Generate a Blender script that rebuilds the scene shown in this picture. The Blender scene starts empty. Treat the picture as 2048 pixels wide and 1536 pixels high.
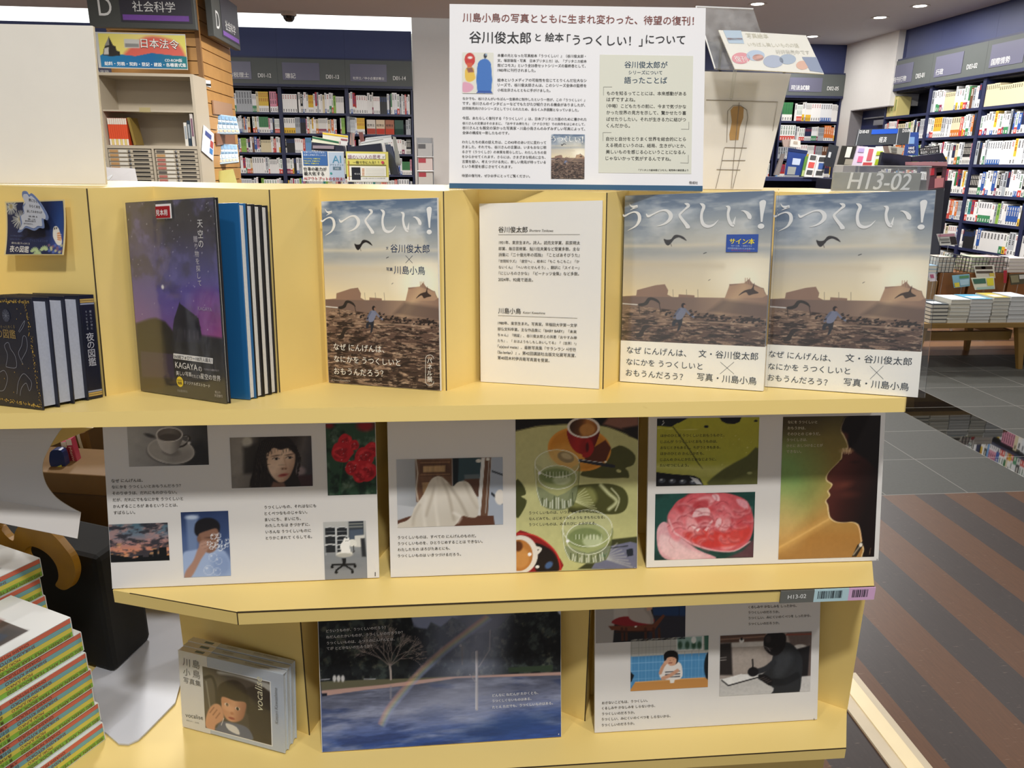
import bpy, math, random
import numpy as np
from mathutils import Matrix, Vector

# ------------------------------------------------------------------ camera
scene = bpy.context.scene
COL = scene.collection
H = 1.40                                     # height of the lens above the floor
FPX, YAW, PITCH, ROLL = 1500.0, math.radians(5.282), math.radians(16.366), math.radians(0.6388)
_f = np.array([math.sin(YAW) * math.cos(PITCH), math.cos(YAW) * math.cos(PITCH), -math.sin(PITCH)])
_r = np.array([math.cos(YAW), -math.sin(YAW), 0.0])
_u = np.cross(_r, _f)
CR = _r * math.cos(ROLL) + _u * math.sin(ROLL)
CU = -_r * math.sin(ROLL) + _u * math.cos(ROLL)
CF = _f
cam_data = bpy.data.cameras.new('camera')
cam_data.sensor_width = 36.0
cam_data.lens = 36.0 * FPX / 2048.0
cam_data.clip_start = 0.02
cam = bpy.data.objects.new('camera', cam_data)
COL.objects.link(cam)
cam.matrix_world = Matrix(((CR[0], CU[0], -CF[0], 0), (CR[1], CU[1], -CF[1], 0), (CR[2], CU[2], -CF[2], H), (0, 0, 0, 1)))
scene.camera = cam

# ------------------------------------------------------------------ world and view
world = bpy.data.worlds.new('world')
scene.world = world
world.use_nodes = True
world.node_tree.nodes['Background'].inputs[0].default_value = (0.95, 0.97, 1.0, 1)
world.node_tree.nodes['Background'].inputs[1].default_value = 0.46
scene.view_settings.view_transform = 'Standard'
scene.view_settings.look = 'None'
scene.view_settings.gamma = 1.0
scene.view_settings.use_curve_mapping = False
scene.view_settings.exposure = 0.12


# ------------------------------------------------------------------ large lights (ceiling lamps outside the picture)
def lamp(x, y, power, size, z=2.86, color=(1.0, 0.98, 0.955), shape='DISK', sy=None, spread=180):
    d = bpy.data.lights.new('ceiling_lamp_light', 'AREA')
    d.shape = shape
    d.size = size
    if sy:
        d.size_y = sy
    d.energy = power
    d.color = color
    d.spread = math.radians(spread)
    o = bpy.data.objects.new('ceiling_lamp_light', d)
    o.location = (x, y, z)
    COL.objects.link(o)
    return o


lamp(0.15, -0.25, 36, 0.20)                   # downlights over the aisle in front of the display
lamp(-0.9, 0.15, 9, 0.16)
lamp(1.55, 0.25, 13, 0.16)
lamp(1.2, 2.6, 16, 0.3)
lamp(-1.0, 2.8, 28, 0.3)
lamp(-1.6, 4.7, 66, 0.3, spread=170)
lamp(-0.2, 6.6, 95, 0.4)
lamp(-3.4, 6.9, 95, 0.4)
lamp(3.3, 5.9, 70, 0.3)
lamp(4.1, 4.2, 24, 0.3)
lamp(4.2, 6.6, 36, 0.2)


# ------------------------------------------------------------------ pixel rays (measuring the photograph)
def ray(px, py):
    return CF + CR * ((px - 1024) / FPX) - CU * ((py - 768) / FPX)


def at_y(px, py, y):
    d = ray(px, py)
    return Vector(d * (y / d[1])) + Vector((0, 0, H))


def at_x(px, py, x):
    d = ray(px, py)
    return Vector(d * (x / d[0])) + Vector((0, 0, H))


def at_z(px, py, z):
    d = ray(px, py)
    return Vector(d * ((z - H) / d[2])) + Vector((0, 0, H))


# ------------------------------------------------------------------ colour and materials
def lin(c):
    c = np.asarray(c, dtype=float) / 255.0
    return np.where(c <= 0.04045, c / 12.92, ((c + 0.055) / 1.055) ** 2.4)


def hexc(h):
    h = h.lstrip('#')
    return tuple(int(h[i:i + 2], 16) for i in (0, 2, 4))


_mats = {}


def new_mat(name):
    m = bpy.data.materials.new(name)
    m.use_nodes = True
    nt = m.node_tree
    return m, nt, nt.nodes['Principled BSDF']


def M(h, rough=0.5, metal=0.0, grain=0.06, scale=60, name=None, coat=0.0):
    """a plain painted / plastic / paper material with a faint procedural mottle"""
    key = (h, rough, metal, grain, scale, coat)
    if key in _mats:
        return _mats[key]
    m, nt, b = new_mat(name or 'plain_' + h.strip('#'))
    c = lin(hexc(h))
    tc = nt.nodes.new('ShaderNodeTexCoord')
    n = nt.nodes.new('ShaderNodeTexNoise')
    n.inputs['Scale'].default_value = scale
    n.inputs['Detail'].default_value = 4
    nt.links.new(tc.outputs['Object'], n.inputs['Vector'])
    mix = nt.nodes.new('ShaderNodeMix')
    mix.data_type = 'RGBA'
    mix.inputs[6].default_value = (*(c * (1 - grain)), 1)
    mix.inputs[7].default_value = (*np.minimum(c * (1 + grain), 1), 1)
    nt.links.new(n.outputs['Fac'], mix.inputs[0])
    nt.links.new(mix.outputs[2], b.inputs['Base Color'])
    b.inputs['Roughness'].default_value = rough
    b.inputs['Metallic'].default_value = metal
    if coat:
        b.inputs['Coat Weight'].default_value = coat
        b.inputs['Coat Roughness'].default_value = 0.12
    _mats[key] = m
    return m


def printed(name, rough, coat=0.0, bump=0.0, bscale=14, spec=0.5):
    """ink on paper: the colour comes from the mesh's own colour attribute"""
    m, nt, b = new_mat(name)
    a = nt.nodes.new('ShaderNodeVertexColor')
    a.layer_name = 'ink'
    nt.links.new(a.outputs['Color'], b.inputs['Base Color'])
    b.inputs['Roughness'].default_value = rough
    b.inputs['Specular IOR Level'].default_value = spec
    if coat:
        b.inputs['Coat Weight'].default_value = coat
        b.inputs['Coat Roughness'].default_value = 0.06
    if bump:
        tc = nt.nodes.new('ShaderNodeTexCoord')
        n = nt.nodes.new('ShaderNodeTexNoise')
        n.inputs['Scale'].default_value = bscale
        n.inputs['Detail'].default_value = 2
        n.inputs['Distortion'].default_value = 1.2
        nt.links.new(tc.outputs['Object'], n.inputs['Vector'])
        bp = nt.nodes.new('ShaderNodeBump')
        bp.inputs['Strength'].default_value = bump
        bp.inputs['Distance'].default_value = 0.01
        nt.links.new(n.outputs['Fac'], bp.inputs['Height'])
        nt.links.new(bp.outputs['Normal'], b.inputs['Coat Normal'])
    return m


INK = printed('printed_matte', 0.55, spec=0.3)
INK_GLOSS = printed('printed_gloss', 0.4, 0.25, spec=0.4)
INK_WRAP = printed('printed_under_plastic_wrap', 0.4, 0.8, 0.35, 9)


def yellow_laminate():
    m, nt, b = new_mat('yellow_laminate')
    tc = nt.nodes.new('ShaderNodeTexCoord')
    n = nt.nodes.new('ShaderNodeTexNoise')
    n.inputs['Scale'].default_value = 5
    n.inputs['Detail'].default_value = 5
    nt.links.new(tc.outputs['Object'], n.inputs['Vector'])
    mix = nt.nodes.new('ShaderNodeMix')
    mix.data_type = 'RGBA'
    mix.inputs[6].default_value = (*lin((236, 207, 126)), 1)
    mix.inputs[7].default_value = (*lin((240, 214, 137)), 1)
    nt.links.new(n.outputs['Fac'], mix.inputs[0])
    # scuffs: sparse darker scratches with a shape of their own
    mp = nt.nodes.new('ShaderNodeMapping')
    mp.inputs['Scale'].default_value = (9, 60, 30)
    nt.links.new(tc.outputs['Object'], mp.inputs['Vector'])
    s = nt.nodes.new('ShaderNodeTexNoise')
    s.inputs['Scale'].default_value = 2.2
    s.inputs['Detail'].default_value = 6
    s.inputs['Roughness'].default_value = 0.65
    nt.links.new(mp.outputs['Vector'], s.inputs['Vector'])
    cr = nt.nodes.new('ShaderNodeValToRGB')
    cr.color_ramp.elements[0].position = 0.70
    cr.color_ramp.elements[0].color = (0, 0, 0, 1)
    cr.color_ramp.elements[1].position = 0.78
    cr.color_ramp.elements[1].color = (0.5, 0.5, 0.5, 1)
    nt.links.new(s.outputs['Fac'], cr.inputs['Fac'])
    mix2 = nt.nodes.new('ShaderNodeMix')
    mix2.data_type = 'RGBA'
    mix2.inputs[7].default_value = (*lin((186, 148, 78)), 1)
    nt.links.new(cr.outputs['Color'], mix2.inputs[0])
    nt.links.new(mix.outputs[2], mix2.inputs[6])
    nt.links.new(mix2.outputs[2], b.inputs['Base Color'])
    b.inputs['Roughness'].default_value = 0.42
    b.inputs['Specular IOR Level'].default_value = 0.35
    return m


YELLOW = yellow_laminate()


def clear_plastic(name, tint=(1, 1, 1), rough=0.05, bump=0.0, opacity=0.12, bscale=20):
    """thin clear sheet: mostly lets light through, keeps a sharp sheen"""
    m, nt, b = new_mat(name)
    nt.nodes.remove(b)
    out = nt.nodes['Material Output']
    tr = nt.nodes.new('ShaderNodeBsdfTransparent')
    tr.inputs[0].default_value = (*tint, 1)
    gl = nt.nodes.new('ShaderNodeBsdfGlossy')
    gl.inputs['Roughness'].default_value = rough
    df = nt.nodes.new('ShaderNodeBsdfDiffuse')
    df.inputs[0].default_value = (0.8, 0.8, 0.8, 1)
    lw = nt.nodes.new('ShaderNodeLayerWeight')
    pw = nt.nodes.new('ShaderNodeMath')
    pw.operation = 'POWER'
    pw.inputs[1].default_value = 4.0
    nt.links.new(lw.outputs['Facing'], pw.inputs[0])
    fr = nt.nodes.new('ShaderNodeMath')
    fr.operation = 'MULTIPLY_ADD'
    fr.inputs[1].default_value = 0.8
    fr.inputs[2].default_value = 0.035
    nt.links.new(pw.outputs[0], fr.inputs[0])
    mx = nt.nodes.new('ShaderNodeMixShader')
    mx2 = nt.nodes.new('ShaderNodeMixShader')
    tc = nt.nodes.new('ShaderNodeTexCoord')
    n = nt.nodes.new('ShaderNodeTexNoise')
    n.inputs['Scale'].default_value = bscale
    n.inputs['Detail'].default_value = 3
    nt.links.new(tc.outputs['Object'], n.inputs['Vector'])
    mul = nt.nodes.new('ShaderNodeMath')
    mul.operation = 'MULTIPLY'
    mul.inputs[1].default_value = opacity * 2
    nt.links.new(n.outputs['Fac'], mul.inputs[0])
    nt.links.new(mul.outputs[0], mx2.inputs[0])
    nt.links.new(tr.outputs[0], mx2.inputs[1])
    nt.links.new(df.outputs[0], mx2.inputs[2])
    nt.links.new(fr.outputs[0], mx.inputs[0])
    nt.links.new(mx2.outputs[0], mx.inputs[1])
    nt.links.new(gl.outputs[0], mx.inputs[2])
    nt.links.new(mx.outputs[0], out.inputs['Surface'])
    if bump:
        bp = nt.nodes.new('ShaderNodeBump')
        bp.inputs['Strength'].default_value = bump
        nt.links.new(n.outputs['Fac'], bp.inputs['Height'])
        nt.links.new(bp.outputs['Normal'], gl.inputs['Normal'])
    return m


SCUFFED = clear_plastic('scuffed_acrylic', (0.94, 0.95, 0.95), 0.15, 0.5, 0.16, 55)
CLEAR = clear_plastic('clear_acrylic', (0.94, 0.95, 0.95), 0.06, 0.25, 0.10, 25)
WRAP = clear_plastic('clear_film_wrap', (0.99, 0.99, 0.99), 0.10, 0.8, 0.02, 14)


def emit(name, rgb, strength):
    m, nt, b = new_mat(name)
    b.inputs['Base Color'].default_value = (*lin(rgb), 1)
    b.inputs['Emission Color'].default_value = (*lin(rgb), 1)
    b.inputs['Emission Strength'].default_value = strength
    return m


# ------------------------------------------------------------------ meshes
class MB:
    """collects faces, each with a colour; build() links them as ONE mesh object"""

    def __init__(s):
        s.v, s.f, s.c = [], [], []

    def quad(s, a, b, c, d, col=None):
        i = len(s.v)
        s.v += [tuple(a), tuple(b), tuple(c), tuple(d)]
        s.f.append((i, i + 1, i + 2, i + 3))
        s.c.append(col)

    def box(s, x0, x1, y0, y1, z0, z1, col=None, top=None, front=None):
        i = len(s.v)
        s.v += [(x0, y0, z0), (x1, y0, z0), (x1, y1, z0), (x0, y1, z0), (x0, y0, z1), (x1, y0, z1), (x1, y1, z1), (x0, y1, z1)]
        for k, f in enumerate(((0, 3, 2, 1), (4, 5, 6, 7), (0, 1, 5, 4), (1, 2, 6, 5), (2, 3, 7, 6), (3, 0, 4, 7))):
            s.f.append(tuple(i + j for j in f))
            s.c.append(top if (k == 1 and top is not None) else front if (k == 2 and front is not None) else col)

    def prism(s, pts, z0, z1, col=None, shift=(0, 0), side=None):
        """vertical prism over a counter-clockwise outline; shift moves the top outline"""
        n, i = len(pts), len(s.v)
        s.v += [(p[0], p[1], z0) for p in pts] + [(p[0] + shift[0], p[1] + shift[1], z1) for p in pts]
        s.f.append(tuple(i + k for k in range(n - 1, -1, -1)))
        s.f.append(tuple(i + n + k for k in range(n)))
        s.c += [col, col]
        for k in range(n):
            j = (k + 1) % n
            s.f.append((i + k, i + j, i + n + j, i + n + k))
            s.c.append(side or col)

    def plate(s, pts, y0, y1, col=None, side=None):
        """outline in x,z (counter-clockwise seen from -y), thickness along y"""
        n, i = len(pts), len(s.v)
        s.v += [(p[0], y0, p[1]) for p in pts] + [(p[0], y1, p[1]) for p in pts]
        s.f.append(tuple(i + k for k in range(n)))
        s.f.append(tuple(i + n + k for k in range(n - 1, -1, -1)))
        s.c += [col, col]
        for k in range(n):
            j = (k + 1) % n
            s.f.append((i + j, i + k, i + n + k, i + n + j))
            s.c.append(side or col)

    def slab(s, a, b, c, d, t, col=None):
        """a flat four-cornered sheet of thickness t (behind its face)"""
        a, b, c, d = Vector(a), Vector(b), Vector(c), Vector(d)
        n = (b - a).cross(d - a).normalized() * t
        i = len(s.v)
        s.v += [tuple(p) for p in (a, b, c, d)] + [tuple(p - n) for p in (a, b, c, d)]
        for f in ((0, 1, 2, 3), (7, 6, 5, 4), (1, 0, 4, 5), (2, 1, 5, 6), (3, 2, 6, 7), (0, 3, 7, 4)):
            s.f.append(tuple(i + j for j in f))
            s.c.append(col)

    def tube(s, pts, r, col=None, n=8):
        pts = [Vector(p) for p in pts]
        rings = []
        for k, p in enumerate(pts):
            d = (pts[min(k + 1, len(pts) - 1)] - pts[max(k - 1, 0)]).normalized()
            a = d.cross(Vector((0, 0, 1)))
            if a.length < 1e-3:
                a = d.cross(Vector((1, 0, 0)))
            a.normalize()
            b = d.cross(a)
            rings.append([p + (a * math.cos(t) + b * math.sin(t)) * r for t in [2 * math.pi * q / n for q in range(n)]])
        i = len(s.v)
        for g in rings:
            s.v += [tuple(q) for q in g]
        for k in range(len(rings) - 1):
            for q in range(n):
                s.f.append((i + k * n + q, i + k * n + (q + 1) % n, i + (k + 1) * n + (q + 1) % n, i + (k + 1) * n + q))
                s.c.append(col)
        s.f.append(tuple(i + q for q in range(n)))
        s.f.append(tuple(i + (len(rings) - 1) * n + q for q in range(n - 1, -1, -1)))
        s.c += [col, col]

    def lathe(s, cx, cy, prof, col=None, n=20):
        i = len(s.v)
        for r, z in prof:
            s.v += [(cx + r * math.cos(2 * math.pi * q / n), cy + r * math.sin(2 * math.pi * q / n), z) for q in range(n)]
        for k in range(len(prof) - 1):
            for q in range(n):
                s.f.append((i + k * n + q, i + k * n + (q + 1) % n, i + (k + 1) * n + (q + 1) % n, i + (k + 1) * n + q))
                s.c.append(col)

    def mesh(s, name, mat):
        me = bpy.data.meshes.new(name)
        me.from_pydata(s.v, [], s.f)
        mats = []
        if any(c is not None for c in s.c):
            at = me.color_attributes.new('ink', 'FLOAT_COLOR', 'CORNER')
            buf = []
            for f, c in zip(s.f, s.c):
                l = lin(hexc(c) if isinstance(c, str) else (c or (200, 200, 200)))
                buf += [l[0], l[1], l[2], 1.0] * len(f)
            at.data.foreach_set('color', buf)
        for m in (mat if isinstance(mat, (list, tuple)) else [mat]):
            me.materials.append(m)
        return me

    def build(s, name, mat, parent=None, bevel=0.0):
        o = bpy.data.objects.new(name, s.mesh(name, mat))
        COL.objects.link(o)
        if parent is not None:
            o.parent = parent
        if bevel:
            b = o.modifiers.new('bevel', 'BEVEL')
            b.width = bevel
            b.segments = 2
            b.limit_method = 'ANGLE'
        return o


def tag(o, label=None, cat=None, group=None, kind=None):
    if label:
        o['label'] = label
    if cat:
        o['category'] = cat
    if group:
        o['group'] = group
    if kind:
        o['kind'] = kind
    return o


def empty(name, label, cat, loc=(0, 0, 0), rz=0.0, group=None):
    o = bpy.data.objects.new(name, None)
    o.empty_display_size = 0.05
    o.location = loc
    o.rotation_euler = (0, 0, rz)
    COL.objects.link(o)
    return tag(o, label, cat, group)


def frame(x, y, z, ang, lean):
    """local axes of a standing panel: x along its width, y into its thickness, z up the panel"""
    a, l = math.radians(ang), math.radians(lean)
    r = Vector((math.cos(a), math.sin(a), 0))
    b = Vector((-math.sin(a), math.cos(a), 0))
    u = b * math.sin(l) + Vector((0, 0, math.cos(l)))
    n = b * math.cos(l) - Vector((0, 0, math.sin(l)))
    return Matrix(((r.x, n.x, u.x, x), (r.y, n.y, u.y, y), (r.z, n.z, u.z, z), (0, 0, 0, 1)))


# ------------------------------------------------------------------ lettering
_txt = bpy.data.curves.new('lettering_curve', 'FONT')
_txo = bpy.data.objects.new('lettering_curve', _txt)
COL.objects.link(_txo)
_tcache = {}


def glyphs(st, bold=0.0, res=1, shear=0.0):
    res = max(res, 4 if any(c.isascii() and c.isalnum() for c in st) else 2)
    key = (st, bold, res, shear)
    if key not in _tcache:
        _txt.body = st
        _txt.size = 1.0
        _txt.resolution_u = res
        _txt.shear = shear
        dg = bpy.context.evaluated_depsgraph_get()
        dg.update()
        me = bpy.data.meshes.new_from_object(_txo.evaluated_get(dg))
        n = len(me.vertices)
        v = np.empty(n * 3)
        me.vertices.foreach_get('co', v)
        v = v.reshape(-1, 3)[:, :2]
        f = [tuple(p.vertices) for p in me.polygons]
        f = [q for q in f if np.ptp(v[list(q)], axis=0).max() < 1.3]
        bpy.data.meshes.remove(me)
        if bold:                                 # heavier strokes: the same shapes again, a hair apart
            v, f = np.concatenate([v - bold * 0.6, v + (bold * 0.6, -bold * 0.3)]), f + [tuple(i + n for i in q) for q in f]
        v = np.c_[v, np.repeat([0.0, 0.0001], n)[:len(v)]]   # third column: how far the copy stands proud
        _tcache[key] = (v, f)
    return _tcache[key]


class Letters:
    """flat ink shapes (letters, rules, spots) in the local x,z plane of a panel; one mesh"""

    def __init__(s, off=0.0008):
        s.v, s.f, s.c, s.off = [], [], [], off

    def add(s, pts, faces, col, lift=0.0, proud=None):
        i = len(s.v)
        s.v += [(p[0], -s.off - lift - (proud[k] if proud is not None else 0.0), p[1]) for k, p in enumerate(pts)]
        s.f += [tuple(i + k for k in f) for f in faces]
        s.c += [col] * len(faces)

    def poly(s, pts, col, lift=0.0):
        s.add(pts, [tuple(range(len(pts)))], col, lift)

    def rect(s, x0, x1, z0, z1, col, lift=0.0):
        s.poly([(x0, z0), (x1, z0), (x1, z1), (x0, z1)], col, lift)

    def line(s, a, b, w, col, lift=0.0):
        a, b = np.array(a, float), np.array(b, float)
        d = (b - a) / max(np.linalg.norm(b - a), 1e-9)
        n = np.array([-d[1], d[0]]) * w / 2
        s.poly([a - n, b - n, b + n, a + n], col, lift)

    def disc(s, c, r, col, lift=0.0, rz=None, n=24):
        s.poly([(c[0] + r * math.cos(2 * math.pi * k / n), c[1] + (rz or r) * math.sin(2 * math.pi * k / n)) for k in range(n)], col, lift)

    def text(s, st, a, b, col, bold=0.0, res=1, shear=0.0, tall=1.0, lift=0.0):
        """one line of writing from a (start of the baseline) to b (its end)"""
        a, b = np.array(a, float), np.array(b, float)
        v, f = glyphs(st, bold, res, shear)
        if not len(v):
            return
        x0, x1 = v[:, 0].min(), v[:, 0].max()
        L = np.linalg.norm(b - a)
        k = L / max(x1 - x0, 1e-6)
        d = (b - a) / L
        n = np.array([-d[1], d[0]])
        p = a + np.outer((v[:, 0] - x0) * k, d) + np.outer(v[:, 1] * k * tall, n)
        s.add(p, f, col, lift, v[:, 2])

    def vtext(s, st, a, b, size, col, bold=0.0, lift=0.0):
        """writing that runs downwards from a to b"""
        a, b = np.array(a, float), np.array(b, float)
        for k, ch in enumerate(st):
            if ch == ' ':
                continue
            p = a + (b - a) * (k / max(len(st) - 1, 1))
            v, f = glyphs(ch, bold)
            u = v[:, :2]
            s.add(p + (u - (u.max(0) + u.min(0)) / 2) * size, f, col, lift, v[:, 2])

    def build(s, name, mat, parent):
        mb = MB()
        mb.v, mb.f, mb.c = s.v, s.f, s.c
        return mb.build(name, mat, parent)


# ------------------------------------------------------------------ printed pictures: a fine grid of ink colours
def _noise(nx, ny, cx, cy, seed, octaves=4, rough=0.55):
    rg = np.random.default_rng(seed)
    out = np.zeros((ny, nx))
    amp, tot = 1.0, 0.0
    for o in range(octaves):
        gx, gy = max(2, int(cx * 2 ** o) + 2), max(2, int(cy * 2 ** o) + 2)
        g = rg.random((gy, gx))
        xs, ys = np.linspace(0, gx - 1.001, nx), np.linspace(0, gy - 1.001, ny)
        xi, yi = xs.astype(int), ys.astype(int)
        fx, fy = xs - xi, ys - yi
        fx, fy = fx * fx * (3 - 2 * fx), fy * fy * (3 - 2 * fy)
        a = g[np.ix_(yi, xi)] * (1 - fx) + g[np.ix_(yi, xi + 1)] * fx
        b = g[np.ix_(yi + 1, xi)] * (1 - fx) + g[np.ix_(yi + 1, xi + 1)] * fx
        out += amp * (a * (1 - fy)[:, None] + b * fy[:, None])
        tot += amp
        amp *= rough
    return out / tot


def smooth(pts, n=6, closed=True):
    """Catmull-Rom through the points"""
    p = np.array(pts, float)
    m = len(p)
    out = []
    for i in range(m if closed else m - 1):
        q = [p[(i + k) % m] if closed else p[min(max(i + k, 0), m - 1)] for k in (-1, 0, 1, 2)]
        for t in np.arange(n) / n:
            out.append(0.5 * ((2 * q[1]) + (-q[0] + q[2]) * t + (2 * q[0] - 5 * q[1] + 4 * q[2] - q[3]) * t * t + (-q[0] + 3 * q[1] - 3 * q[2] + q[3]) * t ** 3))
    if not closed:
        out.append(p[-1])
    return np.array(out)


class Art:
    """paints in picture units: x 0..w, y 0..h downwards"""

    def __init__(s, w, h, nx):
        s.w, s.h = w, h
        s.nx = nx
        s.ny = max(2, int(nx * h / w))
        s.X, s.Y = np.meshgrid(np.linspace(0, w, s.nx), np.linspace(0, h, s.ny))
        s.c = np.zeros((s.ny, s.nx, 3))

    def T(s, p):
        return np.array(p, float).reshape(-1, 2)

    def S(s, d):
        return d

    def _blend(s, m, col):
        if isinstance(col, np.ndarray) and col.ndim == 3:
            t = col
        else:
            t = np.array(hexc(col) if isinstance(col, str) else col, float)
        s.c += (t - s.c) * m[..., None]

    def lin(s, p0, p1, stops):
        p0, p1 = s.T(p0)[0], s.T(p1)[0]
        d = p1 - p0
        t = ((s.X - p0[0]) * d[0] + (s.Y - p0[1]) * d[1]) / (d @ d)
        xs = [q[0] for q in stops]
        cs = np.array([hexc(q[1]) if isinstance(q[1], str) else q[1] for q in stops], float)
        return np.stack([np.interp(t, xs, cs[:, k]) for k in range(3)], -1)

    def fill(s, col):
        s._blend(np.ones_like(s.X), col)

    def ell(s, cx, cy, rx, ry, col, soft=1.0, a=1.0, rot=0.0):
        c = s.T((cx, cy))[0]
        rx, ry, soft = s.S(rx), s.S(ry), s.S(soft)
        t = math.radians(rot)
        x, y = s.X - c[0], s.Y - c[1]
        u, v = x * math.cos(t) + y * math.sin(t), -x * math.sin(t) + y * math.cos(t)
        k = np.sqrt((u / rx) ** 2 + (v / ry) ** 2)
        d = (k - 1) * min(rx, ry)
        s._blend(np.clip(0.5 - d / max(soft, 1e-6), 0, 1) * a, col)

    def _dist(s, P, closed):
        n = len(P)
        D = np.full(s.X.shape, 1e9)
        I = np.zeros(s.X.shape, bool)
        for i in range(n if closed else n - 1):
            a, b = P[i], P[(i + 1) % n]
            d = b - a
            t = np.clip(((s.X - a[0]) * d[0] + (s.Y - a[1]) * d[1]) / max(d @ d, 1e-12), 0, 1)
            D = np.minimum(D, (s.X - a[0] - t * d[0]) ** 2 + (s.Y - a[1] - t * d[1]) ** 2)
            if closed and a[1] != b[1]:
                I ^= ((a[1] > s.Y) != (b[1] > s.Y)) & (s.X < (b[0] - a[0]) * (s.Y - a[1]) / (b[1] - a[1]) + a[0])
        D = np.sqrt(D)
        return np.where(I, -D, D) if closed else D

    def poly(s, pts, col, soft=1.0, a=1.0, sm=0):
        P = s.T(pts)
        if sm:
            P = smooth(P, sm)
        s._blend(np.clip(0.5 - s._dist(P, True) / max(s.S(soft), 1e-6), 0, 1) * a, col)

    def line(s, pts, w, col, soft=1.0, a=1.0, sm=0):
        P = s.T(pts)
        if sm:
            P = smooth(P, sm, False)
        s._blend(np.clip(0.5 - (s._dist(P, False) - s.S(w) / 2) / max(s.S(soft), 1e-6), 0, 1) * a, col)

    def noise(s, amp, cx, cy, seed=0, octaves=4, mask=None, rough=0.55):
        n = (_noise(s.nx, s.ny, cx, cy, seed, octaves, rough) - 0.5) * 2
        f = 1 + amp * n
        if mask is not None:
            f = 1 + (f - 1) * mask
        s.c *= f[..., None]

    def cloud(s, col, cx, cy, seed, lo, hi, a=1.0, mask=None, octaves=5):
        n = _noise(s.nx, s.ny, cx, cy, seed, octaves)
        m = np.clip((n - lo) / (hi - lo), 0, 1) * a
        if mask is not None:
            m = m * mask
        s._blend(m, col)

    def inside(s, pts, soft=1.0, sm=0):
        P = s.T(pts)
        if sm:
            P = smooth(P, sm)
        return np.clip(0.5 - s._dist(P, True) / max(s.S(soft), 1e-6), 0, 1)

    def specks(s, n, col, r, seed, region=None, a=1.0):
        rg = random.Random(seed)
        for _ in range(n):
            x, y = rg.uniform(0, s.w), rg.uniform(0, s.h)
            if region is not None:
                i, j = int(y / s.h * (s.ny - 1)), int(x / s.w * (s.nx - 1))
                if rg.random() > region[i, j]:
                    continue
            rr = r * rg.uniform(0.5, 1.3)
            m = np.clip(1 - ((s.X - x) ** 2 + (s.Y - y) ** 2) / rr ** 2, 0, 1) * a
            s._blend(m, col)

    def mesh(s, name, x0, x1, z0, z1, off=0.0006, mat=None, gain=1.0, vmax=1.0):
        """the picture laid on the panel's face between x0..x1, z0 (foot)..z1 (head); vmax<1 leaves its foot out"""
        rows = max(2, int(round(s.ny * vmax)))
        c = s.c[:rows]
        xs = np.linspace(x0, x1, s.nx)
        zs = np.linspace(z1, z0, rows)
        n = s.nx * rows
        co = np.empty((rows, s.nx, 3))
        co[..., 0] = xs[None, :]
        co[..., 1] = -off
        co[..., 2] = zs[:, None]
        idx = np.arange(n).reshape(rows, s.nx)
        q = np.stack([idx[1:, :-1], idx[1:, 1:], idx[:-1, 1:], idx[:-1, :-1]], -1).reshape(-1, 4)
        me = bpy.data.meshes.new(name)
        me.vertices.add(n)
        me.vertices.foreach_set('co', co.reshape(-1))
        me.loops.add(len(q) * 4)
        me.loops.foreach_set('vertex_index', q.reshape(-1).astype(np.int32))
        me.polygons.add(len(q))
        me.polygons.foreach_set('loop_start', np.arange(0, len(q) * 4, 4, dtype=np.int32))
        me.update(calc_edges=True)
        at = me.color_attributes.new('ink', 'FLOAT_COLOR', 'POINT')
        l = np.ones((n, 4))
        l[:, :3] = np.clip(lin(np.clip(c.reshape(-1, 3), 0, 255)) * gain, 0, 0.92)
        at.data.foreach_set('color', l.reshape(-1))
        me.materials.append(mat or INK)
        return me


def link(name, me, parent=None, label=None):
    o = bpy.data.objects.new(name, me)
    COL.objects.link(o)
    if parent is not None:
        o.parent = parent
    if label:
        o['label'] = label
    return o


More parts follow.
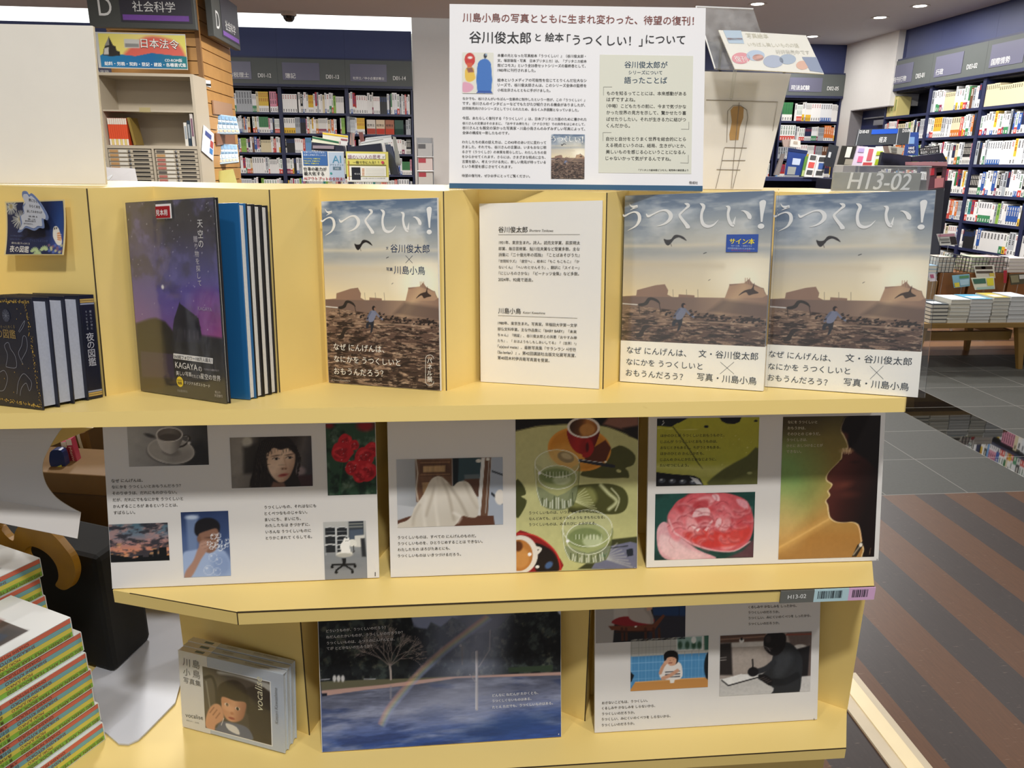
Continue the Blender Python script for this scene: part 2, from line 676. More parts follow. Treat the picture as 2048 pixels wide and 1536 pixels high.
class Panel:
    """a flat board standing somewhere; loc() measures a point of the photograph on its face"""

    def __init__(s, x, y, z, ang, lean, w, h):
        s.m = frame(x, y, z, ang, lean)
        s.inv = s.m.inverted()
        s.w, s.h = w, h
        s.n = s.m.to_3x3() @ Vector((0, 1, 0))
        s.o = s.m.translation.copy()
        s.crop = (0.0, 0.0, 1.0)

    def loc(s, p):
        """p in the units of the current crop"""
        x0, y0, k = s.crop
        d = Vector(ray(x0 + p[0] / k, y0 + p[1] / k))
        e = Vector((0, 0, H))
        t = (s.o - e).dot(s.n) / d.dot(s.n)
        q = s.inv @ (e + d * t)
        return np.array([q.x, q.z])

    def locs(s, pts):
        return [s.loc(p) for p in pts]

    def art(s, quad, step=0.0014):
        """a picture whose corners (tl, tr, br, bl) are given in crop units"""
        q = s.locs(quad)
        r = (max(0.0006, (q[0][0] + q[3][0]) / 2), min(s.w - 0.0006, (q[1][0] + q[2][0]) / 2),
             max(0.0006, (q[2][1] + q[3][1]) / 2), min(s.h - 0.0006, (q[0][1] + q[1][1]) / 2))
        A = Art(r[1] - r[0], r[3] - r[2], max(30, int((r[1] - r[0]) / step)))
        mp = abs(q[1][0] - q[0][0]) / max(1e-6, math.dist(quad[0], quad[1]))   # metres per crop unit
        # a picture keeps its own rectangle: crop points go through the quad, not the exact ray
        A.rect = r
        src = np.array(quad, float)
        dst = np.array([(0, 0), (A.w, 0), (A.w, A.h), (0, A.h)])
        B, y = [], []
        for (u, v), (a, b) in zip(src, dst):
            B.append([u, v, 1, 0, 0, 0, -a * u, -a * v])
            B.append([0, 0, 0, u, v, 1, -b * u, -b * v])
            y += [a, b]
        hm = np.append(np.linalg.solve(np.array(B), np.array(y)), 1).reshape(3, 3)

        def T(p):
            p = np.array(p, float).reshape(-1, 2)
            w = np.c_[p, np.ones(len(p))] @ hm.T
            return w[:, :2] / w[:, 2:]
        A.T = T
        A.S = lambda d: d * mp
        return A

    def place(s, A, parent, label=None, mat=None, name='printed_photo', gain=1.0, off=0.0006):
        r = A.rect
        return link(name, A.mesh(name, r[0], r[1], r[2], r[3], off, mat, gain), parent, label)

    def text(s, L, st, a, b, col, **k):
        L.text(st, s.loc(a), s.loc(b), col, **k)


# ================================================================== THE SETTING
def plank_floor(name, along_y=True, period=0.29, origin=1.06, a=(92, 60, 36), b=(55, 46, 43), rough=0.42):
    m, nt, bs = new_mat(name)
    tc = nt.nodes.new('ShaderNodeTexCoord')
    sp = nt.nodes.new('ShaderNodeSeparateXYZ')
    nt.links.new(tc.outputs['Object'], sp.inputs[0])

    def math_(op, i0, i1=None):
        n = nt.nodes.new('ShaderNodeMath')
        n.operation = op
        for k, i in enumerate((i0, i1)):
            if i is None:
                continue
            if isinstance(i, (int, float)):
                n.inputs[k].default_value = i
            else:
                nt.links.new(i, n.inputs[k])
        return n.outputs[0]
    u = math_('DIVIDE', math_('SUBTRACT', sp.outputs[0 if along_y else 1], origin), period)
    fr = math_('FRACT', u)
    st = math_('LESS_THAN', fr, 0.52)
    mix = nt.nodes.new('ShaderNodeMix')
    mix.data_type = 'RGBA'
    mix.inputs[6].default_value = (*lin(b), 1)
    mix.inputs[7].default_value = (*lin(a), 1)
    nt.links.new(st, mix.inputs[0])
    mp = nt.nodes.new('ShaderNodeMapping')
    mp.inputs['Scale'].default_value = (40, 5, 1) if along_y else (5, 40, 1)
    nt.links.new(tc.outputs['Object'], mp.inputs['Vector'])
    gr = nt.nodes.new('ShaderNodeTexNoise')
    gr.inputs['Scale'].default_value = 3
    gr.inputs['Detail'].default_value = 6
    gr.inputs['Roughness'].default_value = 0.7
    nt.links.new(mp.outputs['Vector'], gr.inputs['Vector'])
    hs = nt.nodes.new('ShaderNodeHueSaturation')
    v = math_('ADD', math_('MULTIPLY', gr.outputs['Fac'], 0.7), 0.65)
    nt.links.new(v, hs.inputs['Value'])
    nt.links.new(mix.outputs[2], hs.inputs['Color'])
    # pale scratches running at a slant
    mp2 = nt.nodes.new('ShaderNodeMapping')
    mp2.inputs['Rotation'].default_value = (0, 0, 0.9)
    mp2.inputs['Scale'].default_value = (14, 95, 1)
    nt.links.new(tc.outputs['Object'], mp2.inputs['Vector'])
    sc = nt.nodes.new('ShaderNodeTexNoise')
    sc.inputs['Scale'].default_value = 2
    sc.inputs['Detail'].default_value = 3
    nt.links.new(mp2.outputs['Vector'], sc.inputs['Vector'])
    cr = nt.nodes.new('ShaderNodeValToRGB')
    cr.color_ramp.elements[0].position = 0.66
    cr.color_ramp.elements[1].position = 0.76
    cr.color_ramp.elements[1].color = (0.22, 0.22, 0.22, 1)
    nt.links.new(sc.outputs['Fac'], cr.inputs['Fac'])
    mix2 = nt.nodes.new('ShaderNodeMix')
    mix2.data_type = 'RGBA'
    mix2.inputs[7].default_value = (*lin((190, 165, 140)), 1)
    nt.links.new(cr.outputs['Color'], mix2.inputs[0])
    nt.links.new(hs.outputs['Color'], mix2.inputs[6])
    nt.links.new(mix2.outputs[2], bs.inputs['Base Color'])
    bs.inputs['Roughness'].default_value = rough
    bs.inputs['Specular IOR Level'].default_value = 0.25
    bp = nt.nodes.new('ShaderNodeBump')
    bp.inputs['Strength'].default_value = 0.12
    nt.links.new(gr.outputs['Fac'], bp.inputs['Height'])
    nt.links.new(bp.outputs['Normal'], bs.inputs['Normal'])
    return m


def tile_floor():
    m, nt, bs = new_mat('grey_floor_tiles')
    tc = nt.nodes.new('ShaderNodeTexCoord')
    sp = nt.nodes.new('ShaderNodeSeparateXYZ')
    nt.links.new(tc.outputs['Object'], sp.inputs[0])

    def math_(op, i0, i1=None):
        n = nt.nodes.new('ShaderNodeMath')
        n.operation = op
        for k, i in enumerate((i0, i1)):
            if i is None:
                continue
            if isinstance(i, (int, float)):
                n.inputs[k].default_value = i
            else:
                nt.links.new(i, n.inputs[k])
        return n.outputs[0]
    fx = math_('FRACT', math_('DIVIDE', math_('SUBTRACT', sp.outputs[0], -3.50), 0.389))
    fy = math_('FRACT', math_('DIVIDE', math_('SUBTRACT', sp.outputs[1], 2.905), 0.4))
    g = math_('MAXIMUM', math_('LESS_THAN', fx, 0.014), math_('LESS_THAN', fy, 0.014))
    ix = math_('FLOOR', math_('DIVIDE', math_('SUBTRACT', sp.outputs[0], -3.50), 0.389))
    blk = math_('LESS_THAN', math_('ABSOLUTE', math_('SUBTRACT', math_('MODULO', ix, 9), 7.0)), 0.5)
    n = nt.nodes.new('ShaderNodeTexNoise')
    n.inputs['Scale'].default_value = 70
    n.inputs['Detail'].default_value = 5
    nt.links.new(tc.outputs['Object'], n.inputs['Vector'])
    mix0 = nt.nodes.new('ShaderNodeMix')
    mix0.data_type = 'RGBA'
    mix0.inputs[6].default_value = (*lin((64, 64, 60)), 1)
    mix0.inputs[7].default_value = (*lin((78, 78, 73)), 1)
    nt.links.new(n.outputs['Fac'], mix0.inputs[0])
    mix1 = nt.nodes.new('ShaderNodeMix')
    mix1.data_type = 'RGBA'
    mix1.inputs[7].default_value = (*lin((18, 18, 17)), 1)
    nt.links.new(blk, mix1.inputs[0])
    nt.links.new(mix0.outputs[2], mix1.inputs[6])
    mix2 = nt.nodes.new('ShaderNodeMix')
    mix2.data_type = 'RGBA'
    mix2.inputs[7].default_value = (*lin((120, 118, 112)), 1)
    nt.links.new(g, mix2.inputs[0])
    nt.links.new(mix1.outputs[2], mix2.inputs[6])
    nt.links.new(mix2.outputs[2], bs.inputs['Base Color'])
    r = math_('ADD', math_('MULTIPLY', blk, -0.50), 0.53)
    nt.links.new(r, bs.inputs['Roughness'])
    sp_ = math_('ADD', math_('MULTIPLY', blk, 0.9), 0.25)
    nt.links.new(sp_, bs.inputs['Specular IOR Level'])
    return m


def structure(name, mb, mat):
    return tag(mb.build(name, mat), kind='structure')


PLANKS = plank_floor('brown_and_black_planks')
PLANKS_FAR = plank_floor('brown_planks_beyond', False, 0.3, 5.36, (132, 96, 66), (100, 72, 52), 0.34)
TILES = tile_floor()
WHITE_WALL = M('#dcd9d4', 0.7, grain=0.02, scale=20, name='white_wall_paint')

b = MB()
b.quad((-6.5, -3.2, 0), (6.2, -3.2, 0), (6.2, 2.905, 0), (-6.5, 2.905, 0))
structure('floor', b, PLANKS)
b = MB()
b.quad((-6.5, 2.905, 0), (6.2, 2.905, 0), (6.2, 5.36, 0), (-6.5, 5.36, 0))
structure('floor_tiles', b, TILES)
b = MB()
b.quad((-6.5, 5.36, 0), (6.2, 5.36, 0), (6.2, 10.6, 0), (-6.5, 10.6, 0))
structure('floor_far', b, PLANKS_FAR)

ZC = 2.907
b = MB()
b.box(-6.5, 1.6, -3.2, 8.97, ZC, ZC + 0.12)
b.box(1.6, 6.2, -3.2, 10.6, ZC, ZC + 0.12)
structure('ceiling', b, M('#c6c6ca', 0.8, grain=0.02, scale=8, name='ceiling_paint'))
b = MB()
b.box(-0.345, 2.70, 10.0, 10.6, 0, 3.9)
b.box(-6.5, 6.2, 10.6, 10.7, 0, 3.9)
structure('wall_back', b, WHITE_WALL)
b = MB()                                       # white return wall with the opening of a service door
b.box(5.2, 5.6, 9.74, 10.6, 0, ZC)
b.box(5.2, 5.6, 8.88, 9.74, 2.10, ZC)
b.box(6.1, 6.2, -3.2, 8.9, 0, ZC)
structure('wall_right', b, WHITE_WALL)
b = MB()
b.box(-6.6, -6.5, -3.2, 10.6, 0, 3.9)
structure('wall_left', b, WHITE_WALL)
b = MB()
b.box(5.36, 5.40, 8.88, 9.74, 0, 2.10)
d = structure('door_1', b, M('#1c2550', 0.5))
b = MB()
b.box(5.30, 5.36, 9.08, 9.34, 1.90, 1.96)
b.box(5.31, 5.33, 9.06, 9.60, 1.985, 2.0)
b.build('door_closer', M('#8d8f96', 0.35, 0.6), d)
b = MB()
b.box(5.2, 5.36, 9.725, 9.74, 0, 2.10)
b.box(5.2, 5.36, 8.88, 9.74, 2.09, 2.10)
structure('trim_1', b, M('#8a8688', 0.6))

# the lit cove over the far bookcases
b = MB()
b.box(-6.4, 1.55, 10.30, 10.34, 2.95, 3.75)
tag(b.build('cove_light', emit('cove_lamp_glow', (250, 255, 250), 1.6)),
    'long white cove lamp strip glowing above the far navy bookcases', 'light')


# recessed downlights that show in the ceiling
def downlight(x, y, label):
    t = empty('ceiling_downlight', label, 'downlight', (x, y, ZC), group='ceiling downlights')
    ring = MB()
    ring.lathe(0, 0, [(0.060, -0.001), (0.082, -0.006), (0.090, -0.004), (0.090, 0.0)], None, 28)
    ring.build('trim_ring', M('#b9b4b0', 0.5), t)
    l = MB()
    l.lathe(0, 0, [(0.0, -0.003), (0.060, -0.002)], None, 24)
    l.build('lamp_lens', DL_GLOW, t)
    lamp(x, y, 12, 0.1, ZC - 0.012)


DL_GLOW = emit('downlight_glow', (255, 250, 240), 9)
for px, py, lb in ((1515, 8, 'small round ceiling downlight above the clear acrylic holder'),
                   (1840, 12, 'round ceiling downlight nearest the navy bookcase with the D03 signs'),
                   (1760, 35, 'round ceiling downlight second from the D03 bookcase'),
                   (1625, 73, 'round ceiling downlight partly behind the tilted price card')):
    p = at_z(px, py, ZC)
    downlight(p.x, p.y, lb)
p = at_z(579, 26, ZC)
t = empty('dome_camera', 'small dark dome camera on the ceiling edge above the bookcases', 'camera', (p.x, p.y - 0.05, ZC))
b = MB()
b.lathe(0, 0, [(0.08, 0), (0.08, -0.03), (0.065, -0.04)], None, 20)
b.build('mount', M('#c9c6c2', 0.5), t)
b = MB()
b.lathe(0, 0, [(0.062, -0.036), (0.055, -0.065), (0.035, -0.09), (0.0, -0.098)], None, 20)
b.build('dome', M('#1d1d20', 0.1), t)

# worn pale strip lying on the planks beside the display
b = MB()
b.box(1.062, 1.163, 0.4, 1.74, 0, 0.006)
t = tag(b.build('floor_strip', M('#cbbca0', 0.45, grain=0.2, scale=9)), 'worn pale wooden strip on the plank floor beside the yellow display', 'strip')
b = MB()
b.box(1.098, 1.140, 0.4, 1.735, 0.006, 0.009)
b.build('inlay', M('#efdcb0', 0.4, grain=0.1, scale=12), t)

# ================================================================== THE YELLOW DISPLAY
S1, S2, S3, CAP = 1.075, 0.761, 0.448, 1.360     # shelf tops and the cap
unit = empty('display_shelf', 'pale yellow laminate display shelf with zigzag back and three tiers', 'display', (0, 1.0, 0))


def U(mb, name, mat=YELLOW):
    o = mb.build(name, mat, unit)
    o.matrix_parent_inverse = Matrix.Translation((0, -1.0, 0))
    return o


SEAM = M('#3a2c14', 0.7)
# the top tier leans back: its own axes start at the shelf's front edge
TAU = math.radians(6.8)
TILT = Matrix(((1, 0, 0, 0), (0, math.cos(TAU), math.sin(TAU), 1.0), (0, -math.sin(TAU), math.cos(TAU), S1), (0, 0, 0, 1)))
FR = [(-0.756, 0.118), (-0.505, 0.118), (-0.2535, 0.128), (0.001, 0.119), (0.246, 0.112), (0.497, 0.117)]
BK = [(x + 0.057, y + 0.096) for x, y in FR]
zig = [(-1.1, 0.22)]
for f_, k_ in zip(FR, BK):
    zig += [f_, k_]
zig += [(0.720, 0.108), (0.735, 0.45), (-1.1, 0.45)]


def zcap(y):                                   # height in leaning axes of the level cap
    return (CAP - S1 + y * math.sin(TAU)) / math.cos(TAU)


b = MB()
n_ = len(zig)
b.v = [(x, y, 0.0) for x, y in zig] + [(x, y, zcap(y)) for x, y in zig]
b.f = [tuple(range(n_ - 1, -1, -1)), tuple(range(n_, 2 * n_))] + [(k, (k + 1) % n_, n_ + (k + 1) % n_, n_ + k) for k in range(n_)]
b.c = [None] * len(b.f)
o = U(b, 'zigzag_back')
o.matrix_basis = TILT
for (x, y) in FR[1:]:
    seam2 = MB()
    seam2.box(x - 0.0006, x + 0.0011, y - 0.0005, y + 0.0004, 0, zcap(y) - 0.0005)
    U(seam2, 'edge_seam', SEAM).matrix_basis = TILT
b = MB()                                       # level cap board behind the zigzag
b.prism([(-1.1, 1.285), (0.80, 1.285), (0.80, 1.33), (0.0, 1.37), (-0.6, 1.58), (-1.2, 1.56)], CAP - 0.020, CAP - 0.0003)
U(b, 'cap')
b = MB()
b.prism([(-1.1, 0.0), (0.674, -0.002), (0.678, 0.001), (0.715, 0.08), (0.72, 0.38), (-1.1, 0.38)], -0.0212, 0)
U(b, 'upper_shelf').matrix_basis = TILT
s2 = [(-0.517, 1.073), (-0.311, 0.998), (0.675, 0.999), (0.7225, 1.089), (0.735, 1.38), (-0.517, 1.38)]
b = MB()
b.prism(s2, S2 - 0.0212, S2)
U(b, 'middle_shelf')
b = MB()
b.prism([(-1.15, 0.999), (0.673, 0.999), (0.7225, 1.089), (0.735, 1.40), (-0.3, 1.9), (-1.15, 1.9)], S3 - 0.0212, S3)
U(b, 'lower_shelf')
# black edge-band lines along the shelf fronts
for z, x0, x1 in ((S2, -0.311, 0.675), (S3, -1.15, 0.673)):
    seam = MB()
    seam.box(x0, x1, 0.9975 if z == S2 else 0.9985, 0.9995, z - 0.0012, z + 0.0003)
    U(seam, 'edge_seam', SEAM)
seam = MB()
seam.slab((-0.488, 1.0622, S2 - 0.0008), (-0.311, 0.9976, S2 - 0.0008), (-0.311, 0.9976, S2 + 0.0004), (-0.488, 1.0622, S2 + 0.0004), 0.0006)
seam.box(-0.3118, -0.3105, 0.9972, 0.9985, S2 - 0.0212, S2)
U(seam, 'edge_seam', SEAM)
# zigzag risers of the two lower tiers
def teeth(tips, back, end, run=2.2):
    out = [(tips[0][0] - 0.36, back - 0.01)]
    for x, y in tips:
        out += [(x - (back - y) * run, back), (x, y)]
        if x < 0.7:
            out += [(x + (back - y) * 0.35, back)]
    return out + [(0.738, end), (tips[0][0] - 0.36, end)]


MT = [(-0.117, 1.138), (0.312, 1.135), (0.733, 1.140)]
b = MB()
b.prism(teeth(MT, 1.20, 1.36), S2, 1.018)
U(b, 'middle_back')
LT = [(-0.244, 1.100), (0.238, 1.097), (0.723, 1.088)]
low = teeth(LT, 1.165, 1.36, 1.4)
low = [(-0.487, 1.235), (-0.244, 1.100)] + low[3:-1] + [(-0.490, 1.36)]
b = MB()
b.prism(low, S3, S2 - 0.0212)
U(b, 'lower_back')
for (x, y), z0, z1 in [(q, S3, S2 - 0.0212) for q in LT[:2]] + [(q, S2, 1.018) for q in MT[:2]]:
    seam = MB()
    seam.box(x - 0.0004, x + 0.0014, y - 0.0006, y + 0.001, z0, z1)
    U(seam, 'edge_seam', SEAM)
b = MB()
b.box(-1.1, 0.66, 1.035, 1.36, 0.0, S3 - 0.0212)
U(b, 'plinth')
# long beam of the neighbouring bay, seen under the upper shelf
b = MB()
bp = [at_y(x, y, 1.32) for x, y in ((60, 905), (108, 890), (186, 856), (122, 852), (60, 852))]
b.plate([(p.x, p.z) for p in bp], 1.32, 1.38)
U(b, 'side_beam')

# shelf label strip on the middle shelf front
for (x0, x1, colr, nm, lb) in ((0.520, 0.575, '#6b6c66', 'shelf_label', 'dark grey H13-02 shelf label strip stuck on the middle shelf edge'),
                               (0.575, 0.632, '#bcdbe0', 'shelf_label', 'pale blue barcode label stuck on the middle shelf edge'),
                               (0.632, 0.676, '#e0b4d8', 'shelf_label', 'pink barcode label stuck on the middle shelf edge corner')):
    b = MB()
    b.box(x0, x1, 0.9955, 0.9975, S2 - 0.0222, S2 - 0.0004, colr)
    t = tag(b.build(nm, INK), lb, 'label', 'shelf edge labels')
    L = Letters(0.0)
    y = 0.9952
    if x0 < 0.55:
        L.text('H13-02', (x0 + 0.012, S2 - 0.0145), (x0 + 0.042, S2 - 0.0138), '#f2f2ee', 0.01)
    else:
        rg = random.Random(int(x0 * 1000))
        x = x0 + 0.006
        while x < x1 - 0.011:
            w = rg.choice((0.0006, 0.0006, 0.0012, 0.0018))
            L.rect(x, x + w, S2 - 0.0165, S2 - 0.0030, '#20242c')
            x += w + rg.choice((0.0006, 0.0009, 0.0014))
    o = L.build('lettering' if x0 < 0.55 else 'barcode', INK, t)
    o.location.y = y


# ================================================================== PRINTED PANELS ON THE DISPLAY
PAPER = '#e4e1dc'
INKBLACK = '#26241f'


def board(name, label, cat, P, t=0.005, col=PAPER, mat=None, group=None, side='#f0eeea'):
    b = MB()
    b.box(0, P.w, 0, t, 0, P.h, side, front=col)
    o = b.build(name, mat or INK, None)
    o.matrix_world = P.m
    return tag(o, label, cat, group)


def captions(o, P, blocks):
    """each block of writing is a part of its own"""
    for lines, col, bold in blocks:
        L = Letters()
        for st, a, e in lines:
            P.text(L, st, a, e, col, bold=bold)
        L.build('page_number' if len(lines) == 1 and len(lines[0][0]) == 1 else 'caption', INK, o)


CROP_M1, CROP_M2, CROP_M3 = (200, 830, 3.531), (760, 820, 3.7926), (1270, 810, 3.8396)
CROP_L1, CROP_L2 = (340, 1180, 2.56), (1100, 1170, 3.103)
CROP_SIGN, CROP_COV, CROP_BK = (880, 0, 3.7926), (560, 370, 3.0118), (1200, 370, 2.9257)

# ---------------------------------------------------------------- middle tier, first panel
P = Panel(-0.518, 1.074, S2 + 0.0018, 0.5, 11, 0.408, 0.275)
P.crop = CROP_M1
o = board('photo_poster', 'white photo poster with a cup, a girl, roses and a cat on the middle shelf', 'poster', P, group='photo posters on the lower shelves')
A = P.art([(190, 80), (755, 66), (771, 352), (209, 364)])
A._blend(np.ones_like(A.X), A.lin((200, 200), (760, 330), [(0, '#b5b2ab'), (0.45, '#8d8a86'), (0.75, '#4f4d4c'), (1, '#3a3838')]))
A.poly([(600, 360), (640, 210), (720, 180), (775, 250), (775, 360)], '#2b2a2a', 60, 0.7)
A.ell(352, 146, 42, 14, '#4a4744', 10, 0.9, 20)
A.ell(502, 262, 172, 92, '#3a3836', 14, 0.5, 6)
A.ell(500, 252, 168, 98, '#cbc6be', 4, 1, 8)
A.ell(500, 250, 160, 88, '#aaa59d', 10, 1, 8)
A.ell(560, 300, 90, 40, '#8f8a83', 40, 0.7, -20)
A.ell(505, 262, 62, 30, '#7d7872', 16, 0.9, 6)
A.line([(572, 150), (622, 150), (630, 178), (592, 215), (560, 225)], 13, '#3c3936', 5, 1, 5)
A.line([(575, 148), (615, 152), (620, 175), (590, 205)], 4, '#a9a49d', 4, 0.9, 5)
cup = [(394, 140), (405, 190), (435, 245), (480, 272), (520, 268), (555, 235), (578, 180), (583, 140), (560, 100), (487, 84), (415, 100)]
A.poly(cup, A.lin((400, 180), (585, 200), [(0, '#d3cec6'), (0.5, '#c1bbb2'), (1, '#68645f')]), 4, 1, 4)
A.ell(488, 138, 95, 55, '#ddd8cf', 4)
A.ell(488, 138, 86, 48, A.lin((400, 110), (580, 170), [(0, '#6b625b'), (0.5, '#7d746b'), (1, '#4c4641')]), 4)
A.ell(482, 158, 72, 27, '#5a524c', 8)
A.ell(628, 196, 12, 9, '#f3efe8', 8, 0.9)
A.noise(0.05, 8, 5, 3)
P.place(A, o, 'black and white photo of a cup on a saucer')

A = P.art([(915, 160), (1492, 147), (1503, 500), (933, 518)])
A._blend(np.ones_like(A.X), A.lin((915, 160), (1500, 300), [(0, '#6c655c'), (0.2, '#89837a'), (0.35, '#2f2a27'), (0.75, '#39302d'), (0.86, '#57514d'), (1, '#39363a')]))
A.poly([(915, 150), (1010, 150), (1000, 400), (920, 440)], '#8e887f', 40, 0.8)
A.ell(1040, 190, 34, 40, '#b7b2a4', 20, 0.9)
A.poly([(1010, 230), (1110, 200), (1110, 420), (1020, 420)], '#2a2522', 30, 0.8)
A.poly([(920, 430), (1090, 410), (1060, 520), (920, 520)], '#7c766e', 30, 0.8)
A.ell(1410, 395, 42, 34, '#8b7b7c', 22, 0.9)
A.poly([(1370, 430), (1500, 420), (1500, 520), (1370, 520)], '#3a2528', 20, 0.9)
A.poly([(1085, 520), (1080, 400), (1095, 300), (1125, 210), (1180, 160), (1260, 145), (1340, 165), (1385, 225), (1400, 290), (1385, 400), (1400, 520)], '#241e1c', 10, 1, 4)
A.poly([(1180, 255), (1230, 205), (1320, 205), (1372, 260), (1378, 330), (1358, 400), (1330, 448), (1290, 475), (1258, 470), (1215, 430), (1188, 370), (1178, 310)],
       A.lin((1180, 300), (1380, 420), [(0, '#c9a88d'), (0.4, '#dcbea4'), (0.8, '#b08e76'), (1, '#7b5d4e')]), 8, 1, 4)
A.poly([(1225, 470), (1258, 478), (1300, 476), (1320, 520), (1205, 520)], '#6f5245', 12)
for (x, y) in ((1243, 310), (1338, 302)):
    A.ell(x, y - 22, 30, 5, '#4b3830', 6, 0.8, -8)
    A.ell(x, y, 24, 8, '#cdb9a8', 5)
    A.ell(x + 4, y, 10, 9, '#1b1412', 4)
    A.line([(x - 27, y + 2), (x, y - 11), (x + 26, y)], 4, '#2a1d19', 4, 1, 4)
A.line([(1300, 300), (1312, 345), (1318, 372)], 8, '#b48d74', 8, 0.8)
A.ell(1300, 378, 22, 9, '#9b745f', 8, 0.8)
A.ell(1290, 381, 5, 4, '#4a2f27', 4)
A.ell(1313, 380, 5, 4, '#4a2f27', 4)
A.ell(1295, 424, 36, 12, '#a4534b', 6, 1, -10)
A.line([(1262, 428), (1295, 424), (1330, 418)], 3, '#5c2622', 3, 1, 4)
A.ell(1215, 370, 26, 40, '#e6c9b0', 26, 0.5)
A.poly([(1165, 262), (1185, 205), (1250, 165), (1330, 180), (1385, 240), (1378, 275), (1330, 236), (1275, 246), (1225, 232), (1195, 262)], '#231c1a', 8, 1, 4)
for k in range(13):
    x = 1180 + k * 15
    A.line([(1255, 160), (x, 205), (x - 8 + (k * 5) % 13, 246 + (k * 37) % 44)], 3.5, '#2a221f', 4, 0.7, 4)
for k in range(14):
    A.line([(1130 + k * 8, 190), (1105 + k * 6, 320), (1060 + k * 10 + (k * 29) % 40, 505)], 3, '#3b312c' if k % 2 else '#171210', 3, 0.8, 4)
A.line([(1120, 345), (1260, 352), (1390, 346)], 2, '#3a2c26', 2, 0.7, 4)
for k in range(7):
    A.line([(1385 - k * 8, 210), (1398 + (k * 13) % 20, 300), (1392, 400 + k * 10)], 3, '#1c1614', 3, 0.9, 4)
A.noise(0.05, 20, 12, 5)
P.place(A, o, 'photo of a young woman with dark windblown hair', gain=1.12)

A = P.art([(1593, 62), (1948, 55), (1955, 557), (1610, 568)])
A.fill('#2f4c37')
A.cloud('#7a8a76', 5, 6, 11, 0.5, 0.75, 0.8)
A.cloud('#16281c', 5, 7, 12, 0.5, 0.7, 0.9)
A.ell(1880, 75, 60, 40, '#8e1f22', 30)
A.ell(1620, 75, 30, 20, '#7d2224', 20)
A.line([(1720, 310), (1700, 440), (1690, 568)], 10, '#2c5a36', 8, 0.8)


def rose(A, cx, cy, r, seed, base=('#c3202a', '#e23a40', '#8d1019')):
    rg = random.Random(seed)
    n = 11
    A.poly([(cx + r * (0.85 + 0.2 * rg.random()) * math.cos(2 * math.pi * k / n), cy + r * (0.8 + 0.2 * rg.random()) * math.sin(2 * math.pi * k / n)) for k in range(n)], base[0], 6, 1, 4)
    for k in range(16):
        t = rg.uniform(0, 6.28)
        q = r * (0.9 - k * 0.05)
        A.ell(cx + q * 0.55 * math.cos(t), cy + q * 0.5 * math.sin(t), q * 0.48, q * 0.3, base[1 + k % 2], r * 0.12, 0.75, rg.uniform(0, 180))
    for k in range(5):
        q = r * (0.42 - 0.07 * k)
        A.line([(cx + q * math.cos(t0), cy + q * 0.8 * math.sin(t0)) for t0 in np.linspace(k, k + 4.4, 9)], r * 0.05, base[2], r * 0.05, 0.9)


rose(A, 1738, 185, 55, 1)
rose(A, 1712, 265, 80, 2)
rose(A, 1925, 250, 60, 3)
rose(A, 1795, 215, 42, 8)
rose(A, 1870, 300, 75, 4)
rose(A, 1795, 375, 62, 5)
rose(A, 1885, 400, 76, 6)
rose(A, 1835, 430, 55, 7)
A.specks(90, '#e8c6c6', 0.0012, 3, A.inside([(1690, 160), (1800, 180), (1945, 330), (1900, 430), (1750, 400), (1660, 270)], 10), 0.7)
P.place(A, o, 'photo of red roses with raindrops')

A = P.art([(48, 772), (478, 760), (493, 1025), (68, 1040)])
A._blend(np.ones_like(A.X), A.lin((260, 765), (275, 1030), [(0, '#51707d'), (0.3, '#6c7a88'), (0.55, '#b07f78'), (0.75, '#d98a62'), (0.88, '#d99a5a'), (1, '#7a5a44')]))
A.cloud('#c98d80', 5, 7, 21, 0.45, 0.65, 0.6)
A.cloud('#2f2f36', 4, 8, 22, 0.50, 0.62, 0.92)
A.cloud('#3b3a42', 7, 12, 24, 0.56, 0.66, 0.8)
A.cloud('#f0b070', 6, 14, 26, 0.60, 0.72, 0.6, A.inside([(60, 880), (490, 900), (490, 1000), (60, 1000)], 40))
sky = [(60, 1040), (60, 985), (120, 990), (190, 1003), (230, 1010), (268, 1005), (268, 992), (300, 992), (300, 1003), (340, 1000), (345, 985), (370, 985), (372, 998), (376, 998), (376, 950), (405, 948), (407, 985), (418, 990), (418, 937), (470, 933), (475, 990), (500, 990), (500, 1045)]
A.poly(sky, '#0e1012', 3)
A.line([(404, 915), (425, 925)], 2, '#151515', 2)
P.place(A, o, 'photo of dark clouds at sunset over a city')

A = P.art([(568, 686), (904, 676), (928, 1134), (596, 1147)])
A._blend(np.ones_like(A.X), A.lin((740, 680), (760, 1140), [(0, '#27385f'), (0.4, '#4a5f8c'), (0.7, '#56688f'), (1, '#41527c')]))
A.poly([(605, 710), (690, 705), (690, 960), (625, 960)], '#6f83a8', 24)
A.ell(648, 722, 44, 16, '#b9c7dc', 14)
A.ell(858, 800, 60, 120, '#33456e', 50, 0.8)
A.poly([(585, 985), (650, 955), (740, 945), (830, 945), (900, 985), (930, 1150), (590, 1150)], '#9fb2d4', 16, 1, 4)
A.ell(860, 1060, 70, 90, '#7f95c0', 50, 0.8)
A.poly([(690, 800), (720, 770), (800, 768), (838, 815), (838, 900), (815, 955), (770, 975), (735, 950), (700, 880)], '#8a6552', 12, 1, 4)
A.ell(700, 875, 14, 26, '#7c5846', 10)
A.poly([(668, 830), (672, 770), (705, 738), (760, 725), (815, 738), (845, 775), (842, 830), (820, 800), (760, 815), (705, 835), (690, 855)], '#17151a', 10, 1, 4)
A.ell(775, 865, 30, 6, '#4b342c', 8, 0.7)
A.poly([(690, 950), (720, 895), (765, 890), (775, 925), (745, 975), (715, 1020), (650, 1140), (600, 1150), (610, 1100), (660, 1030)], '#a98372', 12, 1, 4)
A.ell(735, 915, 34, 30, '#b08a78', 14)
